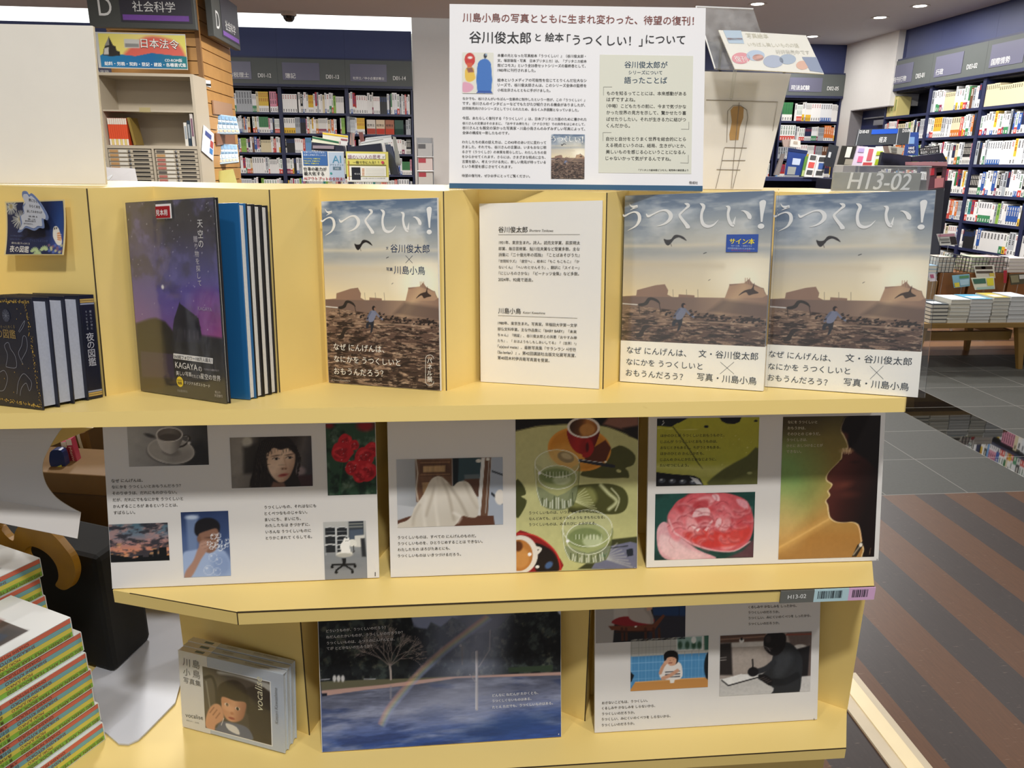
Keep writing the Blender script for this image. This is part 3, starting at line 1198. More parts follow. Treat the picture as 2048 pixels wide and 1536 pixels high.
for (x, y) in ((700, 905), (716, 925), (735, 945)):
    A.line([(x, y), (x + 40, y - 15)], 4, '#7d5d50', 5, 0.7)
for (x, y, r) in ((802, 858, 20), (838, 852, 16), (842, 898, 20), (800, 915, 18), (825, 925, 16), (788, 936, 13), (870, 930, 16), (900, 890, 16), (850, 940, 18), (895, 920, 12), (770, 905, 14), (800, 1005, 30), (840, 1030, 24), (770, 1095, 34), (830, 1105, 26)):
    dim = 0.45 if y > 990 else 0.95
    A.line([(x + r * math.cos(t), y + r * math.sin(t)) for t in np.linspace(0, 6.28, 17)], 4, '#e4eaf2', 4, dim)
    A.ell(x - r * 0.4, y - r * 0.4, r * 0.25, r * 0.25, '#ffffff', 4, dim)
P.place(A, o, 'photo of a man blowing soap bubbles')

A = P.art([(1578, 757), (1877, 745), (1888, 1152), (1588, 1165)])
A._blend(np.ones_like(A.X), A.lin((1730, 750), (1735, 1160), [(0, '#c3c3bf'), (0.12, '#b9bab6'), (0.5, '#8d9092'), (0.6, '#82868a'), (1, '#8e9094')]))
A.poly([(1755, 750), (1860, 745), (1862, 900), (1758, 900)], '#3a4048', 4)
A.poly([(1762, 812), (1858, 806), (1860, 880), (1764, 884)], '#4f5a6a', 4)
for z in (770, 790):
    A.line([(1762, z), (1855, z - 4)], 8, '#8f938c', 3)
A.poly([(1800, 850), (1868, 845), (1868, 930), (1802, 930)], '#d6d4cc', 4)
for i in range(2):
    for j in range(3):
        x, y = 1590 + i * 84, 795 + j * 62
        A.poly([(x, y), (x + 72, y - 3), (x + 72, y + 50), (x + 2, y + 54)], '#23262a', 5)
        A.line([(x, y + 2), (x + 36, y - 8), (x + 72, y)], 6, '#d2d4d4', 3)
        A.line([(x + 4, y + 28), (x + 70, y + 26)], 3, '#b9bcbe', 3)
    for x in (1588 + i * 84, 1664 + i * 84):
        A.line([(x, 790), (x + 6, 990)], 5, '#c2c5c6', 3)
A.poly([(1840, 870), (1870, 868), (1880, 1000), (1850, 1000)], '#2c2e32', 10)
A.ell(1715, 1070, 90, 20, '#6f7276', 30, 0.7)
A.poly([(1760, 885), (1800, 880), (1815, 920), (1768, 925)], '#e6e4da', 3, 1, 3)
A.line([(1790, 925), (1795, 965), (1770, 985)], 7, '#2a2a2a', 3)
A.ell(1728, 980, 58, 20, '#dfddd4', 4)
A.ell(1728, 990, 56, 15, '#b5b3aa', 6)
A.poly([(1708, 1010), (1738, 1010), (1734, 1060), (1712, 1060)], '#16171a', 3)
for e in ((1640, 1060), (1800, 1055), (1668, 1098), (1782, 1095), (1722, 1045)):
    A.line([(1722, 1058), (e[0], e[1])], 13, '#121316', 3)
    A.ell(e[0], e[1] + 14, 11, 12, '#0e0f12', 3)
A.poly([(1702, 960), (1698, 920), (1716, 890), (1728, 865), (1745, 875), (1758, 866), (1766, 895), (1764, 935), (1768, 972), (1706, 972)], '#f1efe9', 4, 1, 4)
A.ell(1745, 890, 20, 18, '#f4f2ec', 3)
A.ell(1738, 887, 3, 3, '#3c4038', 2)
A.ell(1752, 886, 3, 3, '#3c4038', 2)
P.place(A, o, 'photo of a white cat sitting on an office chair')
captions(o, P, (
    ((('なぜ にんげんは、', (82, 475), (303, 470)),
      ('なにかを うつくしいとおもうんだろう？', (85, 518), (572, 507)),
      ('そのりゆうは、だれにもわからない。', (88, 562), (545, 553)),
      ('だが、だれにでもなにかを うつくしいと', (91, 608), (588, 598)),
      ('かんずるこころが あるということは、', (94, 654), (550, 643)),
      ('すばらしい。', (98, 699), (250, 695)),), '#26241f', 0.012),
    ((('うつくしいもの、それはなにも', (1162, 660), (1527, 648)),
      ('とくべつなものじゃない。', (1163, 704), (1465, 693)),
      ('まいにち、まいにち、', (1165, 748), (1420, 738)),
      ('わたしたちは きづかずに、', (1168, 790), (1483, 779)),
      ('いろんな うつくしいものに', (1170, 834), (1490, 822)),
      ('とりかこまれて くらしてる。', (1172, 877), (1498, 866)),), '#26241f', 0.012),
    ((('1', (1941, 1137), (1946, 1137)),), '#26241f', 0.012),
))

# ---------------------------------------------------------------- middle tier, second panel
P = Panel(-0.092, 1.077, S2 + 0.0018, 0.0, 11, 0.402, 0.275)
P.crop = CROP_M2
o = board('photo_poster', 'photo poster with a draped white sheet beside espresso cups on a green table', 'poster', P, group='photo posters on the lower shelves')
A = P.art([(126, 375), (932, 357), (932, 866), (133, 893)])
A.fill('#b4b6b8')
A._blend(A.inside([(120, 370), (300, 370), (275, 720), (125, 800)], 4), A.lin((126, 500), (290, 500), [(0, '#b9bcc0'), (1, '#a3a7ab')]))
A.poly([(270, 372), (550, 365), (550, 700), (275, 700)], '#6f4f3a', 4)
A.poly([(300, 385), (545, 380), (545, 500), (305, 505)], '#5c3f2d', 4)
A.poly([(330, 425), (498, 420), (496, 468), (330, 472)], '#b69469', 6)
A.line([(310, 400), (530, 395)], 9, '#8a6548', 5)
A.line([(310, 490), (530, 486)], 9, '#8a6548', 5)
A.poly([(320, 550), (400, 545), (330, 640)], '#a9865f', 6)
A.line([(275, 372), (288, 480), (275, 600), (290, 690)], 10, '#d1c8b8', 6, 0.8)
A.noise(0.18, 40, 6, 8, 4, A.inside([(270, 372), (550, 365), (550, 700), (275, 700)], 4))
A.poly([(552, 362), (770, 358), (765, 640), (556, 640)], '#33474e', 4)
A.poly([(556, 362), (600, 362), (590, 600), (556, 600)], '#161c20', 10)
A.poly([(640, 490), (760, 485), (760, 540), (645, 540)], '#6c7478', 10, 0.8)
A.poly([(640, 525), (760, 520), (765, 660), (650, 640)], '#5a3d2e', 8)
A.poly([(770, 360), (845, 358), (815, 830), (745, 860)], '#6b4b38', 4)
A.poly([(772, 362), (800, 360), (755, 870), (728, 875)], '#d9d9d6', 4)
A.line([(830, 370), (800, 780)], 8, '#a59a90', 4)
A.poly([(850, 358), (940, 355), (940, 870), (860, 870), (820, 780)], '#a9b2c0', 4)
A.poly([(850, 455), (935, 485), (935, 500), (848, 470)], '#4a5058', 4)
A.poly([(846, 620), (930, 690), (930, 720), (842, 640)], '#2a2d33', 4)
A.ell(910, 660, 40, 60, '#ece6dc', 8)
A.ell(750, 385, 22, 14, '#d5d2c8', 6)
A.ell(820, 372, 14, 12, '#e0ddd2', 4)
A.poly([(130, 840), (260, 790), (600, 800), (860, 800), (870, 880), (130, 900)], '#5d3a2a', 6)
A.poly([(130, 720), (260, 735), (250, 800), (130, 830)], '#c5c8cc', 6)
sheet = [(135, 895), (140, 862), (200, 840), (240, 800), (262, 740), (330, 640), (380, 540), (420, 506), (465, 505), (510, 540), (550, 580), (590, 548), (640, 538), (680, 560), (715, 620), (745, 690), (740, 800), (690, 815), (620, 805), (560, 880), (420, 890)]
A.poly(sheet, A.lin((300, 520), (420, 890), [(0, '#d6cdbd'), (0.5, '#e2dbcd'), (1, '#cfc8ba')]), 5, 1, 4)
for pts, c, a in (([(440, 520), (400, 640), (350, 800)], '#b9ae9d', 0.8), ([(470, 520), (520, 640), (560, 830)], '#b3a897', 0.9), ([(430, 540), (420, 700), (440, 880)], '#f0eade', 0.7),
                  ([(520, 560), (600, 680), (660, 800)], '#a99e8d', 0.8), ([(640, 545), (690, 660), (735, 740)], '#bdb3a2', 0.7), ([(300, 720), (260, 800), (250, 870)], '#bcb2a1', 0.8), ([(350, 660), (330, 780), (340, 880)], '#f1ebe0', 0.6), ([(560, 780), (610, 810), (590, 850)], '#f4efe6', 0.8)):
    A.line(pts, 16, c, 26, a, 4)
P.place(A, o, 'photo of a white sheet draped like two ghosts before an old door')

A = P.art([(1032, 58), (1972, 45), (1948, 1208), (1030, 1240)])
A.fill('#c3c285')
A._blend(np.ones_like(A.X), A.lin((1030, 300), (1960, 1000), [(0, '#cbc98d'), (1, '#bcbb7e')]))
A.poly([(1020, 40), (1980, 40), (1980, 240), (1900, 190), (1750, 130), (1600, 105), (1400, 105), (1200, 118), (1030, 155)], '#17130f', 5)
A.line([(1030, 160), (1200, 124), (1400, 110), (1600, 112), (1760, 138), (1975, 232)], 8, '#5d5a38', 5, 0.8, 4)
A.poly([(1740, 60), (1975, 40), (1975, 190), (1850, 150), (1700, 110)], '#8a5f50', 24)
A.poly([(1850, 140), (1975, 120), (1975, 220), (1900, 200)], '#1d1512', 20)
A.poly([(1030, 540), (1085, 570), (1108, 640), (1070, 660), (1112, 690), (1090, 760), (1030, 820)], '#474a22', 6, 1, 3)
A.poly([(1540, 470), (1780, 290), (1870, 285), (1945, 350), (1930, 420), (1870, 445), (1890, 470), (1895, 520), (1850, 520), (1700, 525), (1560, 510)], '#4f4f26', 8, 1, 3)
A.ell(1818, 468, 20, 12, '#bfbd80', 5, 1, 20)
A.ell(1520, 300, 242, 168, '#e0983a', 5, 1, 8)
A.ell(1520, 300, 225, 150, '#c98226', 16, 0.8, 8)
A.ell(1450, 350, 150, 90, '#e2a24a', 50, 0.7, 8)
A.poly([(1560, 330), (1720, 230), (1762, 290), (1720, 390), (1640, 420), (1560, 380)], '#5d2c16', 8)
A.poly([(1430, 150), (1440, 240), (1480, 310), (1540, 340), (1600, 330), (1645, 260), (1672, 150), (1550, 200)], A.lin((1430, 200), (1670, 240), [(0, '#8e1b18'), (0.35, '#a8241f'), (0.8, '#7a1512'), (1, '#4c0e0c')]), 4, 1, 3)
A.ell(1553, 133, 125, 80, '#ece4da', 4, 1, 4)
A.ell(1553, 135, 106, 66, A.lin((1450, 110), (1650, 160), [(0, '#3b2414'), (0.4, '#6a4020'), (0.6, '#b8783a'), (1, '#8c5424')]), 4, 1, 4)
A.ell(1580, 150, 60, 44, '#c48a48', 12, 0.9)
A.line([(1585, 240), (1600, 255), (1610, 300), (1585, 340), (1560, 345)], 40, '#a51f1d', 6, 1, 3)
A.ell(1580, 285, 12, 36, '#54100e', 6)
A.ell(1415, 360, 65, 40, '#7d5a36', 6, 1, 20)
A.ell(1420, 352, 42, 22, '#c9a678', 10, 0.9, 20)
A.line([(1520, 385), (1650, 410), (1780, 432)], 24, '#2a2a32', 4)
A.line([(1525, 380), (1700, 404)], 5, '#c6c2bb', 3)
A.ell(1718, 398, 10, 8, '#f0e4c8', 4)
# glass shadow with bright caustics
A.poly([(1460, 600), (1560, 570), (1740, 565), (1850, 600), (1888, 680), (1860, 770), (1760, 800), (1560, 780), (1430, 770)], '#4b4c22', 8, 1, 4)
A.poly([(1450, 640), (1600, 590), (1650, 680), (1600, 730), (1450, 740)], '#8d8f52', 30, 0.9, 3)
for k in range(9):
    A.line([(1455, 690), (1560 + k * 12, 600 + k * 22)], 6, '#e9ecba', 8, 0.7)
A.line([(1680, 575), (1740, 640), (1800, 700), (1740, 760)], 26, '#dfe3b0', 18, 0.8, 4)
A.line([(1760, 600), (1820, 680), (1790, 770)], 10, '#eef0c8', 10, 0.8, 4)


def tumbler(A, cx, cy, rx, ry, d, seed):
    body = [(cx - rx, cy), (cx - rx * 0.93, cy + d * 0.6), (cx - rx * 0.72, cy + d), (cx, cy + d * 1.13), (cx + rx * 0.72, cy + d), (cx + rx * 0.93, cy + d * 0.55), (cx + rx, cy), (cx, cy + ry)]
    A.poly(body, '#8f945e', 8, 0.45, 3)
    A.ell(cx, cy, rx, ry, '#c9cfa4', 6, 0.35)
    A.ell(cx, cy + d * 0.33, rx * 0.86, ry * 0.86, '#9aa56e', 6, 0.75)
    A.ell(cx - rx * 0.1, cy + d * 0.30, rx * 0.7, ry * 0.55, '#6f7f4c', 14, 0.75)
    A.ell(cx + rx * 0.2, cy + d * 0.40, rx * 0.4, ry * 0.35, '#dfe7c2', 14, 0.6)
    A.poly([(cx - rx * 0.9, cy + d * 0.55), (cx - rx * 0.7, cy + d), (cx, cy + d * 1.12), (cx + rx * 0.7, cy + d), (cx + rx * 0.88, cy + d * 0.55), (cx, cy + d * 0.78)], '#7b8566', 8, 0.7, 3)
    rg = random.Random(seed)
    for k in range(16):
        x = cx - rx * 0.7 + rx * 1.4 * k / 15
        y = cy + d * (1.08 - 0.18 * ((x - cx) / rx) ** 2)
        A.line([(x, y), (x * 0.96 + cx * 0.04, y - d * rg.uniform(0.12, 0.3))], 7, '#eef2e2' if k % 3 else '#40482c', 4, 0.85)
        A.line([(cx - rx * 0.55 + rx * 1.1 * k / 15, cy + d * 0.2), (cx - rx * 0.55 + rx * 1.1 * k / 15, cy + d * 0.34)], 5, '#e4ead2' if k % 2 else '#5b6840', 4, 0.7)
    for q in (0, 0.33):
        s_ = 1 - 0.14 * (q > 0)
        A.line([(cx + rx * s_ * math.cos(t), cy + d * q + ry * s_ * math.sin(t)) for t in np.linspace(0, 6.29, 33)], 6, '#eef1e0', 4, 0.85)
    A.line([(cx - rx, cy), (cx - rx * 0.93, cy + d * 0.6), (cx - rx * 0.72, cy + d)], 6, '#e9edd8', 5, 0.8, 3)
    A.line([(cx + rx, cy), (cx + rx * 0.93, cy + d * 0.6), (cx + rx * 0.72, cy + d)], 6, '#5a6238', 6, 0.8, 3)
    A.ell(cx - rx * 0.8, cy + ry * 0.7, 12, 12, '#ffffff', 6)


tumbler(A, 1348, 408, 170, 105, 320, 4)
A.poly([(1500, 1215), (1640, 1120), (1760, 990), (1960, 968), (1960, 1215)], '#3b3d20', 12)
A.poly([(1600, 1215), (1700, 1050), (1900, 1008), (1950, 1020), (1950, 1215)], '#6d6f86', 8)
for k in range(8):
    A.line([(1680, 1130), (1800 + k * 16, 1020 + k * 26)], 8, '#c9c9bd', 14, 0.6)
A.poly([(1868, 1068), (1918, 1058), (1924, 1112), (1876, 1122)], '#1d2430', 4)
A.line([(1735, 1058), (1880, 1040)], 8, '#23262e', 4, 0.9)
A.ell(1690, 1112, 16, 16, '#0d6a70', 4)
A.line([(1720, 1095), (1706, 1128)], 9, '#0d6a70', 4)
A.poly([(1030, 940), (1150, 950), (1260, 1010), (1340, 1100), (1372, 1220), (1030, 1245)], '#8c1c1c', 6, 1, 3)
A.poly([(1160, 1030), (1250, 1040), (1330, 1110), (1350, 1230), (1180, 1230)], '#1c1210', 14, 1, 3)
A.line([(1040, 946), (1160, 955), (1270, 1020), (1345, 1110), (1368, 1220)], 10, '#c9342e', 6, 1, 4)
A.ell(1060, 1105, 135, 150, '#e6ded2', 6)
A.ell(1050, 1110, 105, 122, '#b97838', 6)
A.ell(1060, 1130, 70, 80, '#cf9450', 20, 0.8)
A.ell(1045, 1040, 34, 40, '#5a3014', 14)
A.ell(1132, 1102, 14, 14, '#ffffff', 6)
A.line([(1180, 1050), (1215, 1062), (1195, 1090)], 22, '#e2dbd0', 6, 1, 3)
A.ell(1278, 1185, 34, 24, '#4a6a9c', 12, 0.9, -40)
A.ell(1190, 1198, 16, 12, '#e9e6e0', 5)
tumbler(A, 1575, 905, 190, 140, 240, 9)
A.noise(0.035, 30, 34, 7)
P.place(A, o, 'photo of espresso cups and water glasses on a green table')
captions(o, P, (
    ((('うつくしいものは、すべての にんげんのものだ。', (135, 976), (728, 962)),
      ('うつくしいものを、ひとりじめすることは できない。', (135, 1022), (778, 1004)),
      ('わたしたちの ほろびたあとにも、', (135, 1068), (532, 1056)),
      ('うつくしいものは いきつづけるだろう。', (135, 1115), (614, 1102)),), '#26241f', 0.012),
    ((('うつくしいものは、いつまでも あたらしい。', (1130, 790), (1645, 776)),
      ('なんどみても、はじめてみたような きもちになる。', (1130, 834), (1705, 820)),
      ('うつくしいものは、みるたびに よみがえる。', (1130, 878), (1640, 866)),), '#26241f', 0.012),
    ((('2', (1930, 1200), (1936, 1200)),), '#f0f0ee', 0.0),
))

# ---------------------------------------------------------------- middle tier, third panel
P = Panel(0.326, 1.078, S2 + 0.0018, -0.7, 10.5, 0.399, 0.266)
P.crop = CROP_M3
o = board('photo_poster', 'photo poster with a yellow car bonnet, a pink rose and a face in profile', 'poster', P, group='photo posters on the lower shelves')
A = P.art([(171, 104), (952, 93), (940, 608), (160, 622)])
A._blend(np.ones_like(A.X), A.lin((500, 95), (520, 615), [(0, '#aead36'), (0.3, '#a8a434'), (0.65, '#a6a63a'), (0.85, '#b9ba62'), (1, '#8c8c34')]))
A.poly([(160, 95), (330, 95), (345, 125), (280, 165), (165, 160)], '#16161a', 4, 1)
A.poly([(330, 98), (420, 92), (330, 140)], '#1c1c1f', 4)
A.line([(215, 120), (222, 135), (208, 150)], 5, '#c8c8c8', 3)
A.line([(165, 176), (300, 184), (480, 188)], 4, '#cfcf7c', 4, 0.8)
A.poly([(645, 96), (815, 93), (800, 130), (760, 145), (700, 142), (665, 125)], '#101113', 4)
A.ell(545, 165, 17, 11, '#15161a', 4)
A.ell(925, 122, 14, 9, '#15161a', 4)
A.line([(290, 165), (350, 245), (430, 360), (480, 440), (518, 488)], 7, '#2b2b12', 4, 1, 4)
A.line([(160, 470), (350, 480), (520, 492), (700, 495), (940, 450)], 40, '#c9ca78', 40, 0.7, 4)
A.poly([(560, 622), (640, 520), (750, 450), (860, 390), (945, 330), (945, 610)], '#54562a', 14, 1, 3)
A.poly([(780, 560), (945, 500), (945, 615), (700, 615)], '#6a6c3a', 24, 0.7)
A.ell(880, 522, 20, 10, '#b4b67a', 6, 0.8)
A.poly([(155, 512), (300, 530), (450, 540), (500, 565), (525, 615), (150, 625)], '#101116', 4, 1)
for k in range(4):
    A.ell(205 + k * 80, 578 + k * 4, 28, 18, '#4c525c', 6, 0.9)
    A.ell(200 + k * 80, 572 + k * 4, 10, 7, '#c9d0d6', 5, 0.9)
A.poly([(420, 550), (480, 565), (515, 610), (470, 605)], '#dfe2e4', 5, 0.9)
A.specks(50, '#d6d67c', 0.0013, 6, A.inside([(330, 200), (930, 200), (930, 320), (700, 480), (520, 480)], 20), 0.7)
A.noise(0.04, 24, 14, 4)
P.place(A, o, 'photo of a rain-wet yellow car bonnet', gain=1.05)

A = P.art([(157, 683), (924, 667), (905, 1170), (147, 1190)])
A.fill('#1d4a42')
A.cloud('#12332f', 3, 3, 31, 0.45, 0.65, 0.8)
A.poly([(165, 1000), (185, 920), (240, 900), (330, 1000), (480, 1110), (620, 1180), (300, 1195), (190, 1140)], '#d9a4ab', 8, 1, 4)
A.poly([(190, 1000), (260, 1010), (400, 1100), (560, 1165), (330, 1190), (200, 1120)], '#e6c3c4', 20, 0.8, 3)
A.poly([(250, 870), (290, 780), (350, 720), (470, 690), (640, 672), (760, 690), (860, 740), (905, 850), (905, 960), (860, 1060), (740, 1120), (560, 1110), (420, 1060), (310, 980)], '#c9565d', 8, 1, 4)
rg = random.Random(12)
for k in range(26):
    t = rg.uniform(0, 6.28)
    q = 1 - k / 30
    x, y = 590 + 285 * q * math.cos(t), 890 + 195 * q * math.sin(t)
    c = ('#e07f86', '#b83840', '#d4626a', '#e9a3a6', '#c6474d')[k % 5]
    A.ell(x, y, 95 * q + 26, 46 * q + 16, c, 16, 0.8, math.degrees(t) + 90)
    A.line([(x - 60 * q, y + 14), (x, y - 18 * q), (x + 60 * q, y + 10)], 5, '#7f1f27', 8, 0.45, 4)
A.poly([(370, 980), (520, 960), (700, 970), (850, 930), (890, 980), (800, 1070), (600, 1090), (440, 1050)], '#c93a34', 24, 0.85, 4)
A.poly([(440, 860), (470, 800), (560, 790), (575, 845), (520, 850)], '#eec9cb', 10, 0.9, 3)
A.poly([(590, 690), (640, 690), (650, 735), (615, 730)], '#f0c6ca', 8, 0.9, 3)
A.poly([(420, 920), (500, 950), (480, 975)], '#f2d4d4', 8, 0.9)
A.poly([(530, 960), (590, 880), (600, 890), (548, 970)], '#eeb8ba', 6, 0.9)
A.ell(640, 905, 22, 40, '#f0cdd0', 10, 0.8, 20)
A.poly([(780, 720), (860, 740), (865, 800), (800, 770)], '#dd9aa4', 14, 0.9, 3)
A.line([(315, 985), (440, 1065), (600, 1115), (760, 1120), (880, 1050)], 12, '#e6a9ae', 8, 0.9, 4)
A.line([(260, 880), (300, 975), (330, 1000)], 12, '#e9b6ba', 10, 0.8, 4)
A.line([(270, 1010), (262, 1050), (300, 1100)], 4, '#c98c93', 6, 0.8, 3)
A.poly([(820, 1120), (915, 1020), (915, 1175), (700, 1175)], '#6b3a44', 24, 0.8)
for k in range(34):
    t = rg.uniform(0, 6.28)
    q = rg.uniform(0.15, 1.0)
    x, y = 590 + 280 * q * math.cos(t), 890 + 190 * q * math.sin(t)
    r = rg.uniform(30, 75)
    a0 = t + rg.uniform(-0.5, 0.5) + 1.57
    arc_ = [(x + r * math.cos(a0 + d), y + 0.6 * r * math.sin(a0 + d)) for d in (-1.2, -0.6, 0, 0.6, 1.2)]
    A.line(arc_, 20, '#f0c2c4', 24, 0.3, 3)
    A.line([(u + 4, v + 10) for u, v in arc_], 10, '#8c2630', 12, 0.35, 3)
A.noise(0.08, 30, 20, 9)
P.place(A, o, 'photo of a large pink rose')

A = P.art([(1144, 90), (1895, 80), (1826, 1165), (1092, 1184)], 0.0013)
A._blend(np.ones_like(A.X), A.lin((1500, 85), (1450, 1175), [(0, '#4e4526'), (0.15, '#7a6a34'), (0.4, '#95813f'), (0.65, '#b08d4c'), (0.85, '#a8783a'), (1, '#a0753e')]))
A.ell(1130, 560, 260, 280, '#78a05c', 300, 0.85)
A.ell(1120, 760, 150, 120, '#b9bb72', 160, 0.7)
A.ell(1120, 930, 160, 160, '#d9b774', 180, 0.6)
A.ell(1150, 120, 220, 110, '#3b2d1c', 160, 0.7)
A.line([(1100, 1100), (1250, 1010), (1480, 880)], 46, '#d1a35a', 50, 0.7)
A.line([(1100, 1092), (1260, 1004), (1480, 878)], 10, '#e0b66e', 16, 0.7)
prof = [(1905, 70), (1660, 80), (1610, 130), (1592, 190), (1615, 240), (1640, 300), (1635, 340), (1600, 360), (1590, 410), (1560, 445), (1500, 505), (1474, 548), (1478, 580), (1515, 608), (1500, 640), (1484, 660), (1497, 695), (1466, 735), (1480, 770), (1487, 830), (1500, 868), (1540, 895), (1600, 902), (1660, 898), (1705, 915), (1725, 965), (1735, 1050), (1750, 1110), (1740, 1175), (1850, 1180), (1905, 700)]
A.poly([(x - 9, y + 4) for x, y in prof], '#f1d9a6', 8, 0.85, 4)
A.poly(prof, A.lin((1470, 500), (1850, 620), [(0, '#5a2d20'), (0.3, '#4a2019'), (0.6, '#30140f'), (1, '#160b09')]), 7, 1, 4)
A.poly([(1905, 60), (1650, 78), (1600, 140), (1590, 200), (1640, 225), (1640, 300), (1690, 360), (1780, 420), (1905, 500)], '#140d0b', 22, 0.95, 3)
A.ell(1600, 615, 60, 26, '#6b3526', 40, 0.6, -12)
A.ell(1620, 690, 70, 22, '#57291f', 40, 0.6)
A.ell(1700, 440, 40, 12, '#2a110d', 14, 0.8)
A.ell(1625, 352, 40, 16, '#d9b07a', 24, 0.85)
for k in range(9):
    A.line([(1588 + k * 9, 380 - (k % 3) * 4), (1600 + k * 7, 330)], 3, '#f3dbb2', 5, 0.7)
A.line([(1572, 432), (1590, 425)], 5, '#1a0c09', 4)
A.poly([(1655, 1165), (1700, 1075), (1735, 1050), (1748, 1070), (1690, 1165)], '#2a2117', 5)
A.line([(1668, 1150), (1725, 1075)], 12, '#9b8f78', 8, 0.9)
A.ell(1725, 1075, 14, 16, '#ece4d4', 6, 0.9)
A.line([(1790, 1150), (1800, 1100)], 5, '#8d765a', 5, 0.8)
A.line([(1708, 920), (1722, 980), (1735, 1045)], 6, '#d9a070', 8, 0.8, 3)
A.noise(0.03, 30, 40, 10)
P.place(A, o, 'backlit photo of a face in profile', gain=1.1)
captions(o, P, (
    ((('ほかのひとが うつくしいとおもうものと、', (196, 245), (685, 241)),
      ('じぶんが うつくしいとおもうものは、', (195, 292), (630, 288)),
      ('おなじときもあるし、ちがうときもある。', (194, 337), (655, 333)),
      ('ほかのひとの かんじかたも、', (194, 383), (530, 381)),
      ('じぶんの かんじかたとおなじように、', (192, 429), (622, 425)),
      ('たいせつにしよう。', (190, 473), (412, 471)),), '#26241f', 0.012),
    ((('3', (1852, 1193), (1859, 1193)),), '#26241f', 0.012),
    ((('なにを うつくしいと', (1172, 140), (1398, 140)),
      ('おもうかは、', (1170, 186), (1308, 186)),
      ('そのひとの じゆうだ。', (1167, 232), (1420, 230)),
      ('うつくしさは、', (1164, 277), (1320, 275)),
      ('ひとに おしつけることが', (1162, 322), (1440, 318)),
      ('できない。', (1160, 367), (1275, 366)),), '#d8cdb0', 0.006),
))

# ---------------------------------------------------------------- lower tier, first panel (rainbow)
P = Panel(-0.2155, 1.056, S3 + 0.0018, 0.6, 11.5, 0.406, 0.262)
P.crop = CROP_L1
o = board('photo_poster', 'full-bleed photo poster of a rainbow in fountain spray on the lowest shelf', 'poster', P, group='photo posters on the lower shelves')
A = P.art([(762, 62), (2000, 8), (2001, 745), (776, 850)], 0.0014)
A._blend(np.ones_like(A.X), A.lin((1380, 60), (1400, 800), [(0, '#35363e'), (0.3, '#2f3138'), (0.52, '#3c3f4a'), (0.6, '#5a6280'), (0.75, '#44558a'), (0.88, '#2e4476'), (1, '#2c4680')]))
A.poly([(1240, 60), (1700, 40), (1500, 130), (1420, 190), (1290, 210), (1230, 150)], '#77809a', 30)
A.poly([(1960, 10), (2010, 10), (2010, 130), (1985, 120)], '#a7b0c4', 10)
trees = [(760, 60), (1230, 60), (1260, 190), (1330, 200), (1350, 165), (1400, 190), (1460, 140), (1520, 170), (1560, 230), (1680, 200), (1760, 120), (1850, 90), (1960, 60), (1990, 120), (2010, 140), (2010, 430), (1400, 445), (1200, 470), (770, 490)]
A.poly(trees, '#1b1f20', 10, 1)
mk = A.inside(trees, 10)
A.cloud('#3c4540', 26, 14, 41, 0.5, 0.62, 0.75, mk)
A.cloud('#5a5a4a', 40, 22, 42, 0.58, 0.68, 0.6, mk)
A.cloud('#0b0d10', 18, 10, 43, 0.5, 0.6, 0.8, mk)
A.poly([(1330, 60), (1560, 60), (1720, 60), (1640, 420), (1300, 440)], '#8289a0', 160, 0.55)
A.poly([(1560, 110), (1760, 60), (1720, 440), (1450, 440)], '#9aa0b2', 140, 0.45)
A.poly([(770, 478), (1000, 465), (1250, 455), (1440, 445), (1400, 470), (1100, 500), (775, 525)], '#5d5a45', 6)
A.poly([(775, 525), (1100, 490), (1300, 462), (1440, 446), (2005, 415), (2005, 432), (1480, 452), (1250, 490), (1000, 520), (780, 555)], '#b08f84', 5)
A.poly([(1740, 395), (1960, 380), (1962, 412), (1742, 420)], '#2f3c2c', 8)
A.poly([(776, 540), (805, 538), (806, 556), (778, 560)], '#151a26', 3)
wat = A.inside([(776, 555), (1000, 522), (1250, 492), (1480, 453), (2005, 434), (2005, 760), (776, 860)], 6)
A._blend(wat, A.lin((1380, 470), (1400, 820), [(0, '#4b4e5c'), (0.2, '#565a6c'), (0.4, '#6a7088'), (0.6, '#53628e'), (0.8, '#2f4680'), (1, '#2b4788')]))
A.cloud('#8d93a8', 4, 16, 44, 0.5, 0.7, 0.6, wat)
A.cloud('#25335c', 5, 14, 45, 0.52, 0.68, 0.6, wat)
A.noise(0.14, 30, 120, 46, 3, wat)
A.poly([(1400, 470), (1560, 440), (1720, 520), (1640, 640), (1300, 680), (1150, 640)], '#a2a6b6', 150, 0.5)
A.ell(1760, 690, 230, 50, '#27406f', 70, 0.7, -8)
A.line([(1140, 500), (1138, 560)], 10, '#86838a', 6, 0.7)
# bare tree
tr = '#8d8078'
A.line([(1140, 462), (1139, 420), (1136, 385)], 10, '#9c9088', 3)
rg = random.Random(5)


def branch(x, y, t, l, w):
    if l < 12 or w < 0.9:
        return
    x2, y2 = x + l * math.sin(t), y - l * math.cos(t)
    A.line([(x, y), (x2, y2)], w, tr, 2.2, 0.8)
    for k in range(3 if w > 2 else 2):
        branch(x2, y2, t + rg.uniform(-0.62, 0.62), l * rg.uniform(0.66, 0.86), w * 0.68)


for t in (-0.9, -0.5, -0.15, 0.2, 0.6, 0.95):
    branch(1137, 392, t, 62, 5)
for k in range(3):
    A.ell(845 + k * 22, 460, 9, 18, '#cfccc8', 5, 0.9)
A.line([(1000, 462), (1058, 460)], 5, '#9a9a9a', 3)
A.line([(775, 468), (818, 464)], 5, '#8f9096', 3)
